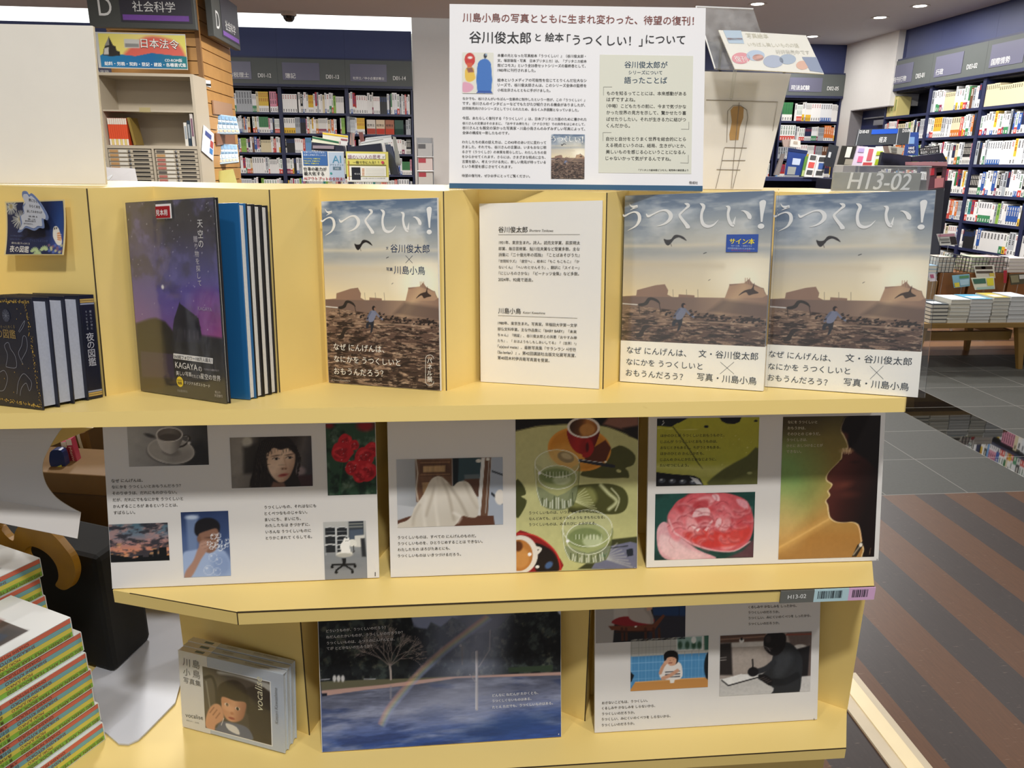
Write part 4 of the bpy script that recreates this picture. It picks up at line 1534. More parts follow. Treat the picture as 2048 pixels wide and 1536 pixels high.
# rainbow arc
arc = [(1090, 700), (1130, 620), (1200, 530), (1270, 450), (1340, 380), (1430, 300), (1540, 215), (1640, 140)]
for dx, c in ((-14, '#b98a86'), (-7, '#c9a27e'), (0, '#c6b487'), (7, '#93a79a'), (14, '#8b93b8')):
    A.line([(x + dx, y + dx * 0.6) for x, y in arc], 9, c, 12, 0.55, 4)
A.line([(1581, 315), (1580, 612)], 13, '#a09ea4', 4)
A.line([(1577, 315), (1576, 610)], 4, '#c6c4c8', 3)
A.line([(1592, 392), (1646, 305), (1650, 205)], 6, '#8d8c94', 3)
A.line([(1508, 380), (1507, 290), (1498, 280)], 8, '#77777f', 4)
A.line([(1545, 432), (1575, 472)], 5, '#8d8c94', 3)
A.ell(1500, 284, 8, 8, '#8c8c94', 3)
P.place(A, o, 'photo of a rainbow in fountain spray over a pond', gain=1.25)
captions(o, P, (
    ((('どういうものが、うつくしいのだろう？', (800, 216), (1105, 196)),
      ('ねだんのたかいものが、うつくしいのだろうか？', (800, 247), (1192, 222)),
      ('うつくしいものは、ふつうのにんげんには、', (803, 278), (1150, 256)),
      ('てが とどかないのだろうか？', (803, 306), (1035, 292)),), '#eeece8', 0.008),
    ((('どんなに ねだんが たかくとも、', (1650, 545), (1885, 530)),
      ('うつくしくないものはある。', (1650, 573), (1850, 561)),
      ('たとえ ただでも、うつくしいものはある。', (1650, 605), (1960, 583)),), '#eeece8', 0.008),
    ((('4', (1986, 741), (1992, 741)),), '#eeece8', 0.008),
))

# ---------------------------------------------------------------- lower tier, second panel
P = Panel(0.250, 1.065, S3 + 0.0018, 0.3, 11.5, 0.405, 0.262)
P.crop = CROP_L2
o = board('photo_poster', 'white photo poster of a laughing child and a man drawing, on the lowest shelf', 'poster', P, group='photo posters on the lower shelves')
A = P.art([(283, 60), (840, 30), (840, 333), (285, 362)])
A.fill('#1f1d22')
A.poly([(280, 50), (505, 40), (500, 200), (400, 230), (390, 360), (280, 365)], '#a9a49e', 6)
A.poly([(390, 50), (505, 40), (500, 200), (395, 220)], '#c2bdb5', 8, 0.8)
A.poly([(620, 50), (840, 30), (840, 195), (640, 190)], '#1f3b66', 6)
A.line([(800, 50), (800, 190)], 4, '#122440', 3)
A.poly([(640, 190), (845, 190), (845, 340), (600, 340)], '#2c2b36', 16)
A.poly([(360, 255), (640, 240), (700, 180), (712, 190), (650, 275), (640, 290), (380, 280)], '#6d3b26', 4)
for x in (445, 470, 590, 640, 675):
    A.line([(x, 270), (x + 4, 340)], 16, '#4a2719', 4)
A.line([(410, 292), (640, 284)], 7, '#3a1d14', 4)
A.poly([(380, 235), (430, 200), (520, 195), (640, 205), (625, 240), (480, 255)], '#8d1f26', 6, 1, 3)
A.poly([(490, 130), (600, 120), (632, 190), (634, 235), (600, 240), (520, 225), (485, 195)], '#b5aca4', 6, 1, 3)
A.line([(590, 150), (625, 190), (632, 230)], 22, '#a39a92', 8, 1, 3)
A.poly([(590, 100), (640, 100), (630, 150), (600, 160)], '#c79c84', 6)
A.ell(530, 257, 8, 5, '#e6e2da', 3)
P.place(A, o, 'photo of someone crouching on a wooden bench')
A = P.art([(500, 337), (982, 313), (980, 632), (500, 658)])
A.fill('#4f8fc0')
A.poly([(498, 330), (985, 305), (985, 418), (498, 445)], '#bdbdb6', 4)
for k in range(22):
    x = 505 + k * 22
    A.line([(x, 330), (x, 440)], 2, '#9a9a94', 3, 0.8)
    A.line([(x, 440), (x, 620)], 2.5, '#7fb2d8', 3, 0.8)
for y in (375, 412):
    A.line([(500, y + 15), (985, y - 8)], 2, '#8f8f8a', 3, 0.8)
for y in (470, 520, 570):
    A.line([(500, y + 15), (985, y - 8)], 3, '#8dbce0', 3, 0.7)
A.poly([(780, 320), (950, 312), (950, 402), (785, 408)], '#dfe3df', 4)
A.poly([(788, 326), (940, 318), (940, 394), (790, 400)], '#8fb0a8', 6)
for x in (805, 850, 890, 925):
    A.ell(x, 372, 14, 24, '#2d4f3a', 10, 0.9)
A.ell(890, 340, 16, 22, '#e8ece8', 6)
A.poly([(955, 312), (985, 310), (985, 400), (958, 402)], '#3d6a58', 6)
A.poly([(985, 420), (960, 460), (958, 540), (985, 600)], '#12181c', 6, 1, 3)
A.poly([(498, 535), (522, 560), (505, 600), (498, 600)], '#15181c', 5)
A.poly([(498, 650), (530, 600), (760, 585), (960, 572), (985, 590), (985, 640), (498, 665)], '#c98f4e', 4)
A.line([(530, 602), (760, 587), (958, 574)], 5, '#e0b074', 3)
A.poly([(690, 580), (682, 520), (705, 490), (740, 480), (800, 478), (820, 520), (808, 582)], '#efe9e2', 5, 1, 3)
for y in (540, 556, 572):
    A.line([(715, y), (805, y - 6)], 6, '#2b2f3a', 3)
A.poly([(722, 455), (735, 440), (775, 440), (785, 470), (775, 495), (745, 500), (725, 480)], '#d7a384', 4, 1, 3)
A.poly([(708, 470), (706, 430), (730, 408), (768, 406), (792, 425), (794, 470), (780, 490), (784, 460), (760, 446), (725, 452), (716, 480)], '#100e10', 4, 1, 3)
A.line([(684, 545), (700, 505), (720, 478)], 20, '#cf9c7d', 5, 1, 3)
A.line([(700, 578), (745, 560), (790, 530)], 22, '#d3a083', 5, 1, 3)
A.ell(718, 480, 13, 12, '#d9a98c', 4)
A.line([(735, 484), (755, 482)], 4, '#8a3b34', 3)
A.ell(744, 466, 3, 2, '#1a1210', 2)
A.ell(764, 464, 3, 2, '#1a1210', 2)
A.poly([(742, 572), (774, 570), (770, 606), (746, 607)], '#efece4', 3)
P.place(A, o, 'photo of a laughing child at a table before blue tiles')
A = P.art([(1055, 322), (1620, 280), (1617, 658), (1052, 690)])
A.fill('#a79c93')
A.poly([(1050, 315), (1330, 295), (1330, 345), (1050, 365)], '#5d463c', 6)
A.line([(1055, 345), (1325, 318)], 8, '#8f6f5e', 5)
A.poly([(1100, 365), (1330, 350), (1330, 380), (1110, 390)], '#d4cfc8', 5)
A.poly([(1130, 392), (1340, 378), (1340, 540), (1130, 545)], '#b0a59b', 8)
A.poly([(1050, 370), (1120, 362), (1130, 560), (1050, 560)], '#2c2726', 12)
for y in (455, 470):
    A.line([(1055, y), (1090, y - 4)], 5, '#8f8984', 4)
A.ell(1183, 348, 15, 15, '#e6e3de', 4)
A.ell(1183, 338, 8, 9, '#1b1a1a', 4)
A.poly([(1460, 290), (1625, 280), (1625, 560), (1560, 570)], '#6f605a', 12)
A.line([(1460, 305), (1620, 296)], 10, '#8d4a3c', 5)
A.ell(1545, 385, 45, 22, '#e9e5df', 8)
A.poly([(1500, 400), (1610, 370), (1600, 560), (1560, 570)], '#1e1c1e', 10)
A.poly([(1052, 585), (1250, 545), (1400, 545), (1400, 680), (1052, 695)], '#c9c7c3', 6)
A.poly([(1062, 588), (1180, 552), (1300, 565), (1105, 622)], '#efeeea', 4)
A.line([(1066, 592), (1105, 624), (1300, 568)], 8, '#2b2a2c', 4)
A.poly([(1560, 565), (1625, 560), (1625, 665), (1545, 668)], '#cbc8c4', 8)
body = [(1355, 690), (1385, 640), (1300, 590), (1290, 570), (1360, 510), (1375, 440), (1395, 410), (1460, 350), (1530, 395), (1565, 470), (1560, 560), (1548, 662), (1500, 672), (1400, 690)]
A.poly(body, '#2b2d30', 6, 1, 3)
A.poly([(1400, 430), (1480, 400), (1500, 470), (1440, 560), (1385, 560)], '#4a4d51', 40, 0.6, 3)
A.line([(1250, 545), (1330, 520), (1380, 480)], 36, '#303236', 8, 1, 3)
A.line([(1380, 600), (1450, 600), (1530, 560)], 44, '#1d1f22', 10, 1, 3)
A.ell(1255, 538, 34, 30, '#17161a', 6)
A.poly([(1285, 560), (1330, 555), (1375, 590), (1365, 625), (1320, 600)], '#141316', 5, 1, 3)
for k in range(4):
    A.line([(1300 + k * 14, 580 + k * 8), (1325 + k * 14, 570 + k * 8)], 5, '#5a4f4c', 4, 0.8)
A.line([(1251, 462), (1253, 520)], 9, '#0d0d10', 3)
A.poly([(1322, 390), (1320, 330), (1350, 295), (1400, 287), (1450, 300), (1458, 345), (1440, 400), (1400, 435), (1360, 430)], '#191618', 6, 1, 4)
A.ell(1350, 395, 22, 8, '#4a4242', 6, 0.8)
A.line([(1322, 380), (1345, 390), (1360, 410)], 3, '#8d8988', 3)
A.ell(1345, 335, 18, 22, '#3b3434', 14, 0.7)
A.noise(0.06, 40, 30, 9)
P.place(A, o, 'photo of a bald man in a dark jumper drawing at a table')
captions(o, P, (
    ((('くるしみや かなしみを しったから、', (1230, 144), (1530, 134)),
      ('うつくしいのだろうか。', (1230, 177), (1422, 172)),
      ('うつくしい、みにくいのくべつを しったから、', (1230, 212), (1618, 195)),
      ('うつくしいのだろうか。', (1230, 248), (1422, 241)),), '#26241f', 0.012),
    ((('おさないこどもは、うつくしい。', (322, 738), (605, 722)),
      ('くるしみや かなしみを しらないから、', (322, 771), (652, 754)),
      ('うつくしいのだろうか。', (322, 806), (525, 796)),
      ('うつくしい、みにくいのくべつを しらないから、', (320, 840), (748, 818)),
      ('うつくしいのだろうか。', (320, 876), (523, 864)),), '#26241f', 0.012),
    ((('5', (1634, 836), (1640, 836)),), '#26241f', 0.012),
))


# ================================================================== TOP TIER: PANELS AND PICTURE BOOKS
def TP(x, y, ang, w, h, lean=0.0):
    P = Panel(0, 0, 0, 0, 0, w, h)
    P.m = TILT @ frame(x, y, 0.0008, ang, lean)
    P.inv = P.m.inverted()
    P.n = P.m.to_3x3() @ Vector((0, 1, 0))
    P.o = P.m.translation.copy()
    return P


def book(name, label, P, t, cover='#20242e', pages='#e6e2d8', spine='left', group=None, mat=None, cat='book', face=None, rim=0.003):
    """covers (root) and a page block a little smaller than the covers"""
    b = MB()
    w, h, c = P.w, P.h, 0.0022
    b.box(0, w, 0, c, 0, h, cover, front=face)
    b.box(0, w, t - c, t, 0, h, cover)
    if spine == 'left':
        b.box(0, c, c, t - c, 0, h, cover)
        pg = (c, w - rim, rim * 0.6, h - rim)
    elif spine == 'right':
        b.box(w - c, w, c, t - c, 0, h, cover)
        pg = (rim, w - c, rim * 0.6, h - rim)
    else:
        b.box(0, w, c, t - c, h - c, h, cover)
        pg = (rim, w - rim, rim * 0.6, h - c)
    o = b.build(name, mat or INK_GLOSS, None, 0.0006)
    o.matrix_world = P.m
    tag(o, label, cat, group)
    b = MB()
    b.box(pg[0], pg[1], c, t - c, pg[2], pg[3])
    b.build('pages', M(pages, 0.8, grain=0.12, scale=300), o)
    return o


# the cover picture of the tall picture book: evening sky over a shore with a running figure
PS = TP(0.2895, 0.1780, -29.2, 0.2263, 0.3006)
PR = TP(0.5082, 0.1078, -31.4, 0.2146, 0.2968)
COVA = Art(1.0, 1.36, 300)


def _hom(src, dst):
    B, y = [], []
    for (u, v), (a, b) in zip(src, dst):
        B.append([u, v, 1, 0, 0, 0, -a * u, -a * v])
        B.append([0, 0, 0, u, v, 1, -b * u, -b * v])
        y += [a, b]
    return np.append(np.linalg.solve(np.array(B, float), np.array(y, float)), 1).reshape(3, 3)


_H = _hom([(152, 62), (1010, 42), (982, 948), (125, 910)], [(0, 0), (1, 0), (1, 1.05), (0, 1.05)])


def _T(p):
    p = np.array(p, float).reshape(-1, 2)
    w = np.c_[p, np.ones(len(p))] @ _H.T
    return w[:, :2] / w[:, 2:]


A = COVA
A.T = _T
A.S = lambda d: d / 860.0
A._blend(np.ones_like(A.X), A.lin((560, 50), (560, 660), [(0, '#586c86'), (0.2, '#7c8b9c'), (0.4, '#a1a7aa'), (0.55, '#aeada8'), (0.75, '#c9bfaa'), (1, '#e6d4a8')]))
A.ell(830, 500, 360, 230, '#eadfc2', 420, 0.8)
A.ell(860, 540, 150, 120, '#fbf3da', 160, 0.9)
top = np.clip(1.1 - A.Y / 0.42, 0, 1)
A.cloud('#dfe2e2', 3, 9, 51, 0.5, 0.72, 0.8, top)
A.cloud('#4d617c', 3, 6, 52, 0.5, 0.66, 0.75, top)
A.cloud('#c9cccb', 4, 26, 53, 0.55, 0.7, 0.5, np.clip(1 - A.Y / 0.62, 0, 1))
A.line([(130, 350), (400, 352), (700, 345), (1000, 352)], 16, '#e2d6ba', 22, 0.8)
A.line([(130, 385), (500, 390), (1000, 372)], 50, '#8f98a0', 60, 0.5)
A.line([(130, 455), (450, 462), (720, 470)], 24, '#cdbfa2', 40, 0.6)
A.poly([(120, 650), (130, 645), (215, 640), (220, 608), (330, 580), (385, 574), (405, 610), (400, 635), (440, 655), (465, 655), (468, 634), (560, 640), (562, 655), (740, 658), (765, 590), (765, 575), (850, 570), (880, 545), (900, 570), (960, 600), (985, 640), (1010, 640), (1010, 780), (120, 720)], '#8d705f', 4)
A._blend(A.inside([(120, 645), (740, 655), (1010, 640), (1010, 790), (120, 720)], 4), A.lin((130, 680), (1000, 720), [(0, '#6f5a52'), (0.5, '#7d685c'), (0.75, '#a98d74'), (1, '#8d705f')]))
A.poly([(740, 658), (765, 585), (850, 570), (960, 600), (985, 640), (960, 655)], '#b08f73', 6, 0.9)
for x in (858, 870, 884):
    A.line([(x, 575), (x, 540)], 4, '#a98a70', 3, 0.9)
A.line([(940, 595), (965, 600), (975, 632)], 4, '#8d7561', 3)
for x in (435, 515, 582):
    A.line([(x, 655), (x - 2, 606)], 3, '#84776a', 3, 0.9)
A.line([(700, 760), (850, 600)], 40, '#d9b98e', 60, 0.5)
A.poly([(640, 735), (730, 665), (1010, 700), (1010, 785)], '#4e413e', 26, 0.55)
A.poly([(120, 690), (300, 712), (560, 742), (1010, 780), (1010, 1400), (120, 1400)], '#54423a', 6)
gm = A.inside([(120, 690), (300, 712), (560, 742), (1010, 780), (1010, 1500), (120, 1500)], 6)
A._blend(gm, A.lin((560, 720), (560, 1200), [(0, '#7d6656'), (0.25, '#5f4a40'), (0.6, '#4a3932'), (1, '#3a2d28')]))
A.cloud('#a58a74', 12, 90, 55, 0.52, 0.66, 0.7, gm)
A.cloud('#251c1a', 16, 110, 56, 0.5, 0.62, 0.85, gm)
A.cloud('#c9b096', 22, 140, 57, 0.62, 0.72, 0.6, gm)
A.line([(130, 688), (220, 695)], 7, '#dfe0dc', 5, 0.9)
A.line([(330, 792), (700, 800), (900, 815)], 6, '#c2a88e', 10, 0.7)
# long shadow and running figure
A.poly([(475, 840), (455, 860), (300, 910), (180, 960), (200, 985), (330, 930), (440, 880)], '#221a18', 16, 0.75)
A.poly([(455, 790), (470, 770), (492, 775), (488, 810), (470, 850), (458, 852), (468, 815)], '#23262f', 3, 1)
A.line([(470, 780), (440, 800), (438, 815)], 20, '#262a34', 4, 1)
A.poly([(450, 770), (456, 735), (475, 715), (505, 715), (512, 735), (498, 765), (482, 782), (456, 784)], '#757b92', 4, 1, 3)
A.line([(505, 722), (530, 750), (556, 768)], 12, '#6d7389', 4)
A.line([(472, 722), (450, 750), (440, 772)], 12, '#5d637a', 4)
A.ell(496, 700, 13, 15, '#1d191b', 3)
A.ell(503, 704, 7, 10, '#8d6a58', 4)


def gull(pts, c='#221f22'):
    A.poly(pts, c, 3, 1, 4)


gull([(378, 310), (395, 315), (420, 312), (440, 290), (465, 288), (495, 300), (512, 322), (490, 312), (465, 302), (440, 312), (425, 330), (405, 348), (388, 338)])
A.line([(418, 335), (424, 352)], 3, '#2a2426', 2)
gull([(820, 642), (850, 615), (880, 605), (897, 600), (912, 568), (910, 605), (938, 626), (905, 634), (880, 640), (862, 622)], '#3f312a')
gull([(228, 690), (262, 682), (285, 655), (315, 653), (345, 668), (358, 692), (330, 675), (300, 668), (280, 695), (240, 705)], '#2b2624')
A.line([(230, 700), (235, 745)], 4, '#2a2422', 3)
A.line([(352, 690), (362, 740)], 4, '#2a2422', 3)
gull([(212, 888), (240, 850), (262, 818), (320, 822), (285, 832), (262, 858), (250, 885)], '#2a2220')
A.line([(612, 396), (628, 390)], 4, '#2a2c30', 3)
A.line([(642, 553), (652, 547)], 3, '#55504a', 3)
rg = random.Random(8)
for k in range(70):
    u = rg.random()
    x, y = 290 + 700 * u ** 0.7, 742 + 60 * u + rg.gauss(0, 11)
    if abs(x - 490) > 45:
        A.ell(x, y, 7, 4, '#221d1e', 3, 1, rg.uniform(-30, 30))
        A.ell(x + 6, y - 4, 3, 3, '#221d1e', 2, 1)

# the brush-like title: strokes measured on the copy at the end of the shelf
PR.crop = (1480, 330, 4.876)
_title = [
    [(398, 376, 4), (412, 400, 12), (440, 410, 22), (484, 404, 24)], [(476, 412, 16), (405, 441, 3)],
    [(330, 488, 10), (345, 502, 18), (400, 475, 12), (450, 462, 14), (488, 480, 26), (500, 520, 32), (490, 560, 28), (455, 605, 16), (372, 648, 3)],
    [(570, 480, 6), (590, 505, 22), (640, 485, 14), (720, 450, 14), (780, 447, 22), (820, 480, 36), (822, 520, 36), (790, 560, 24), (740, 588, 14), (676, 606, 3)],
    [(972, 376, 4), (1000, 385, 24), (1012, 402, 26), (975, 435, 16), (925, 480, 20), (920, 502, 24), (945, 540, 26), (985, 590, 32), (1000, 615, 38), (1002, 628, 26)],
    [(1132, 376, 4), (1160, 390, 26), (1172, 412, 28), (1150, 470, 24), (1145, 530, 26), (1162, 585, 30), (1210, 607, 26), (1270, 590, 16), (1322, 540, 3)],
    [(1402, 403, 4), (1428, 410, 22), (1436, 428, 26), (1424, 480, 22), (1432, 545, 26), (1458, 588, 28), (1484, 597, 24)], [(1478, 590, 26), (1484, 560, 16), (1502, 508, 3)],
    [(1562, 450, 4), (1592, 452, 14), (1630, 478, 30), (1648, 512, 36), (1642, 532, 26)],
    [(1790, 342, 22), (1791, 360, 54), (1788, 400, 48), (1779, 480, 28), (1773, 562, 14)]]


def _norm(p):
    q = PR.loc(p)
    return (q[0] / PR.w, 1 - q[1] / PR.h)


TITLE = []
for st in _title:
    k = 1 / 4.876 / 1500 * 1.2 / PR.w
    TITLE.append([(*_norm(q[:2]), q[2] * k) for q in st])
_DOT = _norm((1765, 605))


def title(P, L, col, x0=0.0, z1=None, w=None, h=None):
    """the title strokes on a cover w wide and h tall whose head is at z1"""
    w, h, z1 = w or P.w, h or P.h, z1 or P.h
    for st in TITLE:
        a = np.array(st)
        c = smooth(a, 5, False)
        xy = np.c_[x0 + c[:, 0] * w, z1 - c[:, 1] * h]
        d = np.gradient(xy, axis=0)
        d /= np.maximum(np.linalg.norm(d, axis=1), 1e-9)[:, None]
        n = np.c_[-d[:, 1], d[:, 0]] * (np.maximum(c[:, 2], 0.0005) * w / 2)[:, None]
        m = len(xy)
        L.add(np.concatenate([xy - n, xy + n]), [(k, k + 1, m + k + 1, m + k) for k in range(m - 1)], col)
    L.disc((x0 + _DOT[0] * w, z1 - _DOT[1] * h), 0.021 * w, col, 0, 0.017 * w)


# cover panel in the second bay
P = TP(-0.1913, 0.2076, -26.9, 0.2058, 0.2905)
P.crop = CROP_COV
o = board('title_poster', 'portrait poster of the gull and shore cover with a small capsule at its foot', 'poster', P, 0.004)
link('printed_photo', COVA.mesh('printed_photo', 0.0006, P.w - 0.0006, 0.0006, P.h - 0.0006, 0.0005, INK, 1.12), o, 'evening shore with gulls and a running figure')
L = Letters()
title(P, L, '#f1f0ec')
L.build('title', INK, o)
L = Letters()
P.text(L, '文', (640, 387), (655, 387), '#2b3f63', bold=0.02)
P.text(L, '谷川俊太郎', (667, 402), (902, 406), '#243a60', bold=0.005)
L.line(P.loc((758, 425)), P.loc((800, 470)), 0.0006, '#3b4656')
L.line(P.loc((800, 425)), P.loc((758, 470)), 0.0006, '#3b4656')
P.text(L, '写真', (642, 515), (680, 517), '#2b3f63', bold=0.02)
P.text(L, '川島小鳥', (688, 531), (875, 537), '#243a60', bold=0.005)
L.build('caption', INK, o)
captions(o, P, (((('なぜ にんげんは、', (325, 990), (630, 1008)), ('なにかを うつくしいと', (328, 1062), (727, 1088)), ('おもうんだろう？', (328, 1136), (625, 1153))), '#f2f0ea', 0.004),
                ((('© Kotori Kawashima', (312, 1178), (425, 1184)),), '#b9b2a8', 0.0)))
L = Letters()
L.vtext('パネル展', P.loc((903, 1058)), P.loc((903, 1170)), 0.0098, '#f2f0ea', 0.01)
cap = []
for k in range(41):
    t_ = 2 * math.pi * k / 40
    cap.append(P.loc((903 + 25 * math.cos(t_), (1048 if math.sin(t_) < 0 else 1182) + 25 * math.sin(t_))))
for a_, b_ in zip(cap, cap[1:]):
    L.line(a_, b_, 0.0006, '#f2f0ea')
L.build('capsule_caption', INK, o)

# biography panel in the third bay
P = TP(0.0581, 0.1963, -25.7, 0.2007, 0.2878)
P.crop = CROP_COV
o = board('biography_poster', 'plain white poster of two short printed biographies in the third bay', 'poster', P, 0.004, '#e9e7e2')
for nm, en, rule, lines in (
    (('谷川俊太郎', (1316, 282), (1492, 284)), ('Shuntaro Tanikawa', (1502, 280), (1646, 282)), ((1316, 299), (1807, 298)),
     (('1931年、東京生まれ。詩人。読売文学賞、萩原朔太', (1320, 354), (1808, 357)), ('郎賞、毎日芸術賞、鮎川信夫賞など受賞多数。主な', (1318, 391), (1806, 394)),
      ('詩集に『二十億光年の孤独』『ことばあそびうた』', (1318, 428), (1806, 431)), ('『世間知ラズ』『虚空へ』、絵本に『もこ もこもこ』『か', (1318, 465), (1804, 468)),
      ('ないくん』『へいわとせんそう』、翻訳に『スイミー』', (1318, 502), (1804, 506)), ('『にじいろのさかな』『ピーナッツ全集』など多数。', (1318, 539), (1802, 543)),
      ('2024年、92歳で逝去。', (1316, 577), (1525, 580)))),
    (('川島小鳥', (1316, 770), (1452, 774)), ('Kotori Kawashima', (1464, 774), (1597, 778)), ((1314, 786), (1792, 802)),
     (('1980年、東京生まれ。写真家。早稲田大学第一文学', (1314, 838), (1790, 854)), ('部仏文科卒業。主な作品集に『BABY BABY』『未来', (1312, 874), (1788, 892)),
      ('ちゃん』『明星』、谷川俊太郎との共著『おやすみ神', (1312, 909), (1788, 928)), ('たち』、『 おはようもしもしあいしてる』『（世界）²』', (1312, 944), (1786, 963)),
      ('『s(e)oul mate』、最新写真集『サランラン 사란란', (1312, 980), (1784, 1000)), ('（Sa-lanlan）』。第42回講談社出版文化賞写真賞、', (1312, 1014), (1784, 1036)),
      ('第40回木村伊兵衛写真賞を受賞。', (1312, 1048), (1624, 1066))))):
    L = Letters()
    P.text(L, nm[0], nm[1], nm[2], INKBLACK, bold=0.012)
    P.text(L, en[0], en[1], en[2], INKBLACK, shear=0.25)
    L.line(P.loc(rule[0]), P.loc(rule[1]), 0.0005, '#55524c')
    L.build('heading', INK, o)
    L = Letters()
    for st, a, e in lines:
        P.text(L, st, a, e, INKBLACK, bold=0.01)
    L.build('caption', INK, o)

# the two tall picture books
OBI = '#f4f3ec'
for P, lb, lines, xx, sticker in (
    (PS, 'shrink-wrapped picture book of gulls and a shore with a blue sticker on its cover',
     (('なぜ にんげんは、', (158, 980), (505, 1002)), ('なにかを うつくしいと', (155, 1048), (600, 1078)), ('おもうんだろう？', (152, 1112), (485, 1140)),
      ('文・谷川俊太郎', (577, 1003), (925, 1022)), ('写真・川島小鳥', (568, 1138), (915, 1166))), ((705, 1035), (785, 1105), (785, 1035), (703, 1105)), True),
    (PR, 'picture book of gulls and a shore without a sticker, overhanging the end of the shelf',
     (('なぜ にんげんは、', (988, 1003), (1350, 1030)), ('なにかを うつくしいと', (985, 1075), (1463, 1105)), ('おもうんだろう？', (980, 1140), (1330, 1172)),
      ('文・谷川俊太郎', (1435, 1028), (1823, 1053)), ('写真・川島小鳥', (1425, 1168), (1805, 1200))), ((1580, 1058), (1658, 1135), (1658, 1058), (1580, 1135)), False)):
    o = book('picture_book', lb, P, 0.012, '#7d7f82', spine='left', group='gull and shore picture books')
    ob = P.h * 0.228
    link('cover_photo', COVA.mesh('cover_photo', 0.0006, P.w - 0.0006, ob, P.h - 0.0006, 0.0006, INK_WRAP if sticker else INK_GLOSS, 1.02 if sticker else 1.05, 0.772), o)
    b = MB()
    b.box(-0.0005, P.w + 0.0006, -0.0009, 0.0125, 0.0003, ob, OBI)
    band = b.build('paper_band', INK, o)
    L = Letters(0.0014)
    P.crop = (1480, 330, 4.876)
    title(P, L, '#e6e7e6')
    L.build('title', INK, o)
    P.crop = CROP_BK
    L = Letters(0.0014)
    for st, a, e in lines:
        P.text(L, st, a, e, '#2c3a48', bold=0.004)
    for q in (0, 2):
        L.line(P.loc(xx[q]), P.loc(xx[q + 1]), 0.0005, '#4a5560')
    L.build('band_lettering', INK, band)
    if sticker:
        b = MB()
        q = P.locs([(742, 290), (928, 296), (920, 392), (735, 385)])
        x0, x1, z0, z1 = q[0][0], q[1][0], q[2][1], q[0][1]
        b.box(x0, x1, -0.0022, -0.0015, z0, z1, '#1f4da8')
        s_ = b.build('sticker', INK, o)
        L = Letters(0.0025)
        P.text(L, 'サイン本', (758, 342), (905, 344), '#f4e22c', bold=0.05)
        P.text(L, '※お一人様、一冊限りです', (768, 359), (890, 362), '#b9cdf0')
        P.text(L, '初回限定署名本のため在庫のみ', (748, 374), (905, 378), '#b9cdf0')
        P.text(L, 'ありがとうございます', (770, 384), (880, 389), '#c0505a')
        L.build('sticker_lettering', INK, s_)
    # loose clear sleeve, standing a little proud of the covers
    b = MB()
    e = 0.006 if sticker else 0.010
    b.quad((-0.0015, -0.0026, 0.0003), (P.w + e, -0.0026, 0.0003), (P.w + e, -0.0026, P.h + 0.002), (-0.0015, -0.0026, P.h + 0.002))
    b.quad((P.w + e, -0.0026, 0.0003), (P.w + e, 0.0125, 0.0003), (P.w + e, 0.0125, P.h + 0.002), (P.w + e, -0.0026, P.h + 0.002))
    b.build('clear_sleeve', WRAP, o)

# ---------------------------------------------------------------- night-sky photo book in its bag and the copies behind it
CROP_TL = (0, 360, 3.2)
P = TP(-0.4689, 0.1558, -36.2, 0.2009, 0.2832)
P.crop = CROP_TL
o = book('photo_book', 'tall dark photo book with a starry sky over a chapel and a red sample tag', P, 0.007, '#1b1a20', spine='left')
A = P.art([(808, 145), (1360, 118), (1460, 1435), (905, 1350)], 0.0012)
A._blend(np.ones_like(A.X), A.lin((1000, 130), (1120, 1390), [(0, '#3d3733'), (0.15, '#3c3842'), (0.3, '#474577'), (0.45, '#5850a4'), (0.55, '#6a57a6'), (0.66, '#7a4f8c'), (0.7, '#3d2a4a'), (0.75, '#1a181c'), (1, '#232124')]))
A.ell(900, 900, 260, 130, '#8a62b0', 160, 0.7)
A.ell(1340, 960, 130, 130, '#c9407e', 110, 0.9)
A.ell(1300, 880, 190, 120, '#8d55a8', 120, 0.6)
A.line([(870, 250), (1000, 620), (1180, 760)], 220, '#5d5ab0', 260, 0.5)
A.cloud('#2b2836', 5, 8, 61, 0.52, 0.7, 0.7, np.clip(1.2 - A.Y / 0.16, 0, 1))
A.cloud('#8d84d0', 7, 10, 62, 0.58, 0.74, 0.5, np.clip(1.1 - A.Y / 0.2, 0, 1))
A.specks(160, '#e8e6f4', 0.0011, 9, np.clip(1.1 - A.Y / 0.19, 0, 1), 0.8)
A.ell(1043, 676, 9, 9, '#ffffff', 6)
A.poly([(870, 910), (960, 880), (1000, 875), (1060, 900), (1110, 960), (1300, 990), (1440, 1010), (1470, 1440), (900, 1400)], '#1c1a1b', 14)
A.poly([(1110, 935), (1118, 880), (1150, 780), (1240, 850), (1256, 862), (1275, 880), (1300, 1010), (1280, 1040), (1110, 1020)], '#22202c', 4)
A.poly([(1150, 780), (1240, 850), (1290, 940), (1160, 960)], '#191722', 6, 0.8)
A.poly([(1252, 866), (1262, 862), (1272, 900), (1260, 900)], '#1a1822', 3)
A.line([(1153, 775), (1153, 800)], 4, '#14131a', 2)
for x in (1185, 1215, 1245, 1270):
    A.line([(x, 950 + (x - 1185) * 0.2), (x + 3, 1000 + (x - 1185) * 0.15)], 7, '#4a4450', 4, 0.8)
A.poly([(900, 1090), (1108, 1110), (1128, 1318), (912, 1300)], '#3a2e4e', 3)
A.poly([(905, 1260), (1128, 1270), (1128, 1320), (912, 1302)], '#1d1a20', 14)
A.specks(20, '#bdb6d0', 0.0012, 4, A.inside([(905, 1100), (1100, 1115), (1110, 1220), (910, 1210)], 5), 0.9)
P.place(A, o, 'violet starry sky over a dark chapel', INK_WRAP, 'cover_photo', 0.85)
L = Letters(0.0014)
L.vtext('天空の', P.loc((1285, 280)), P.loc((1291, 410)), 0.0125, '#e9e6e2')
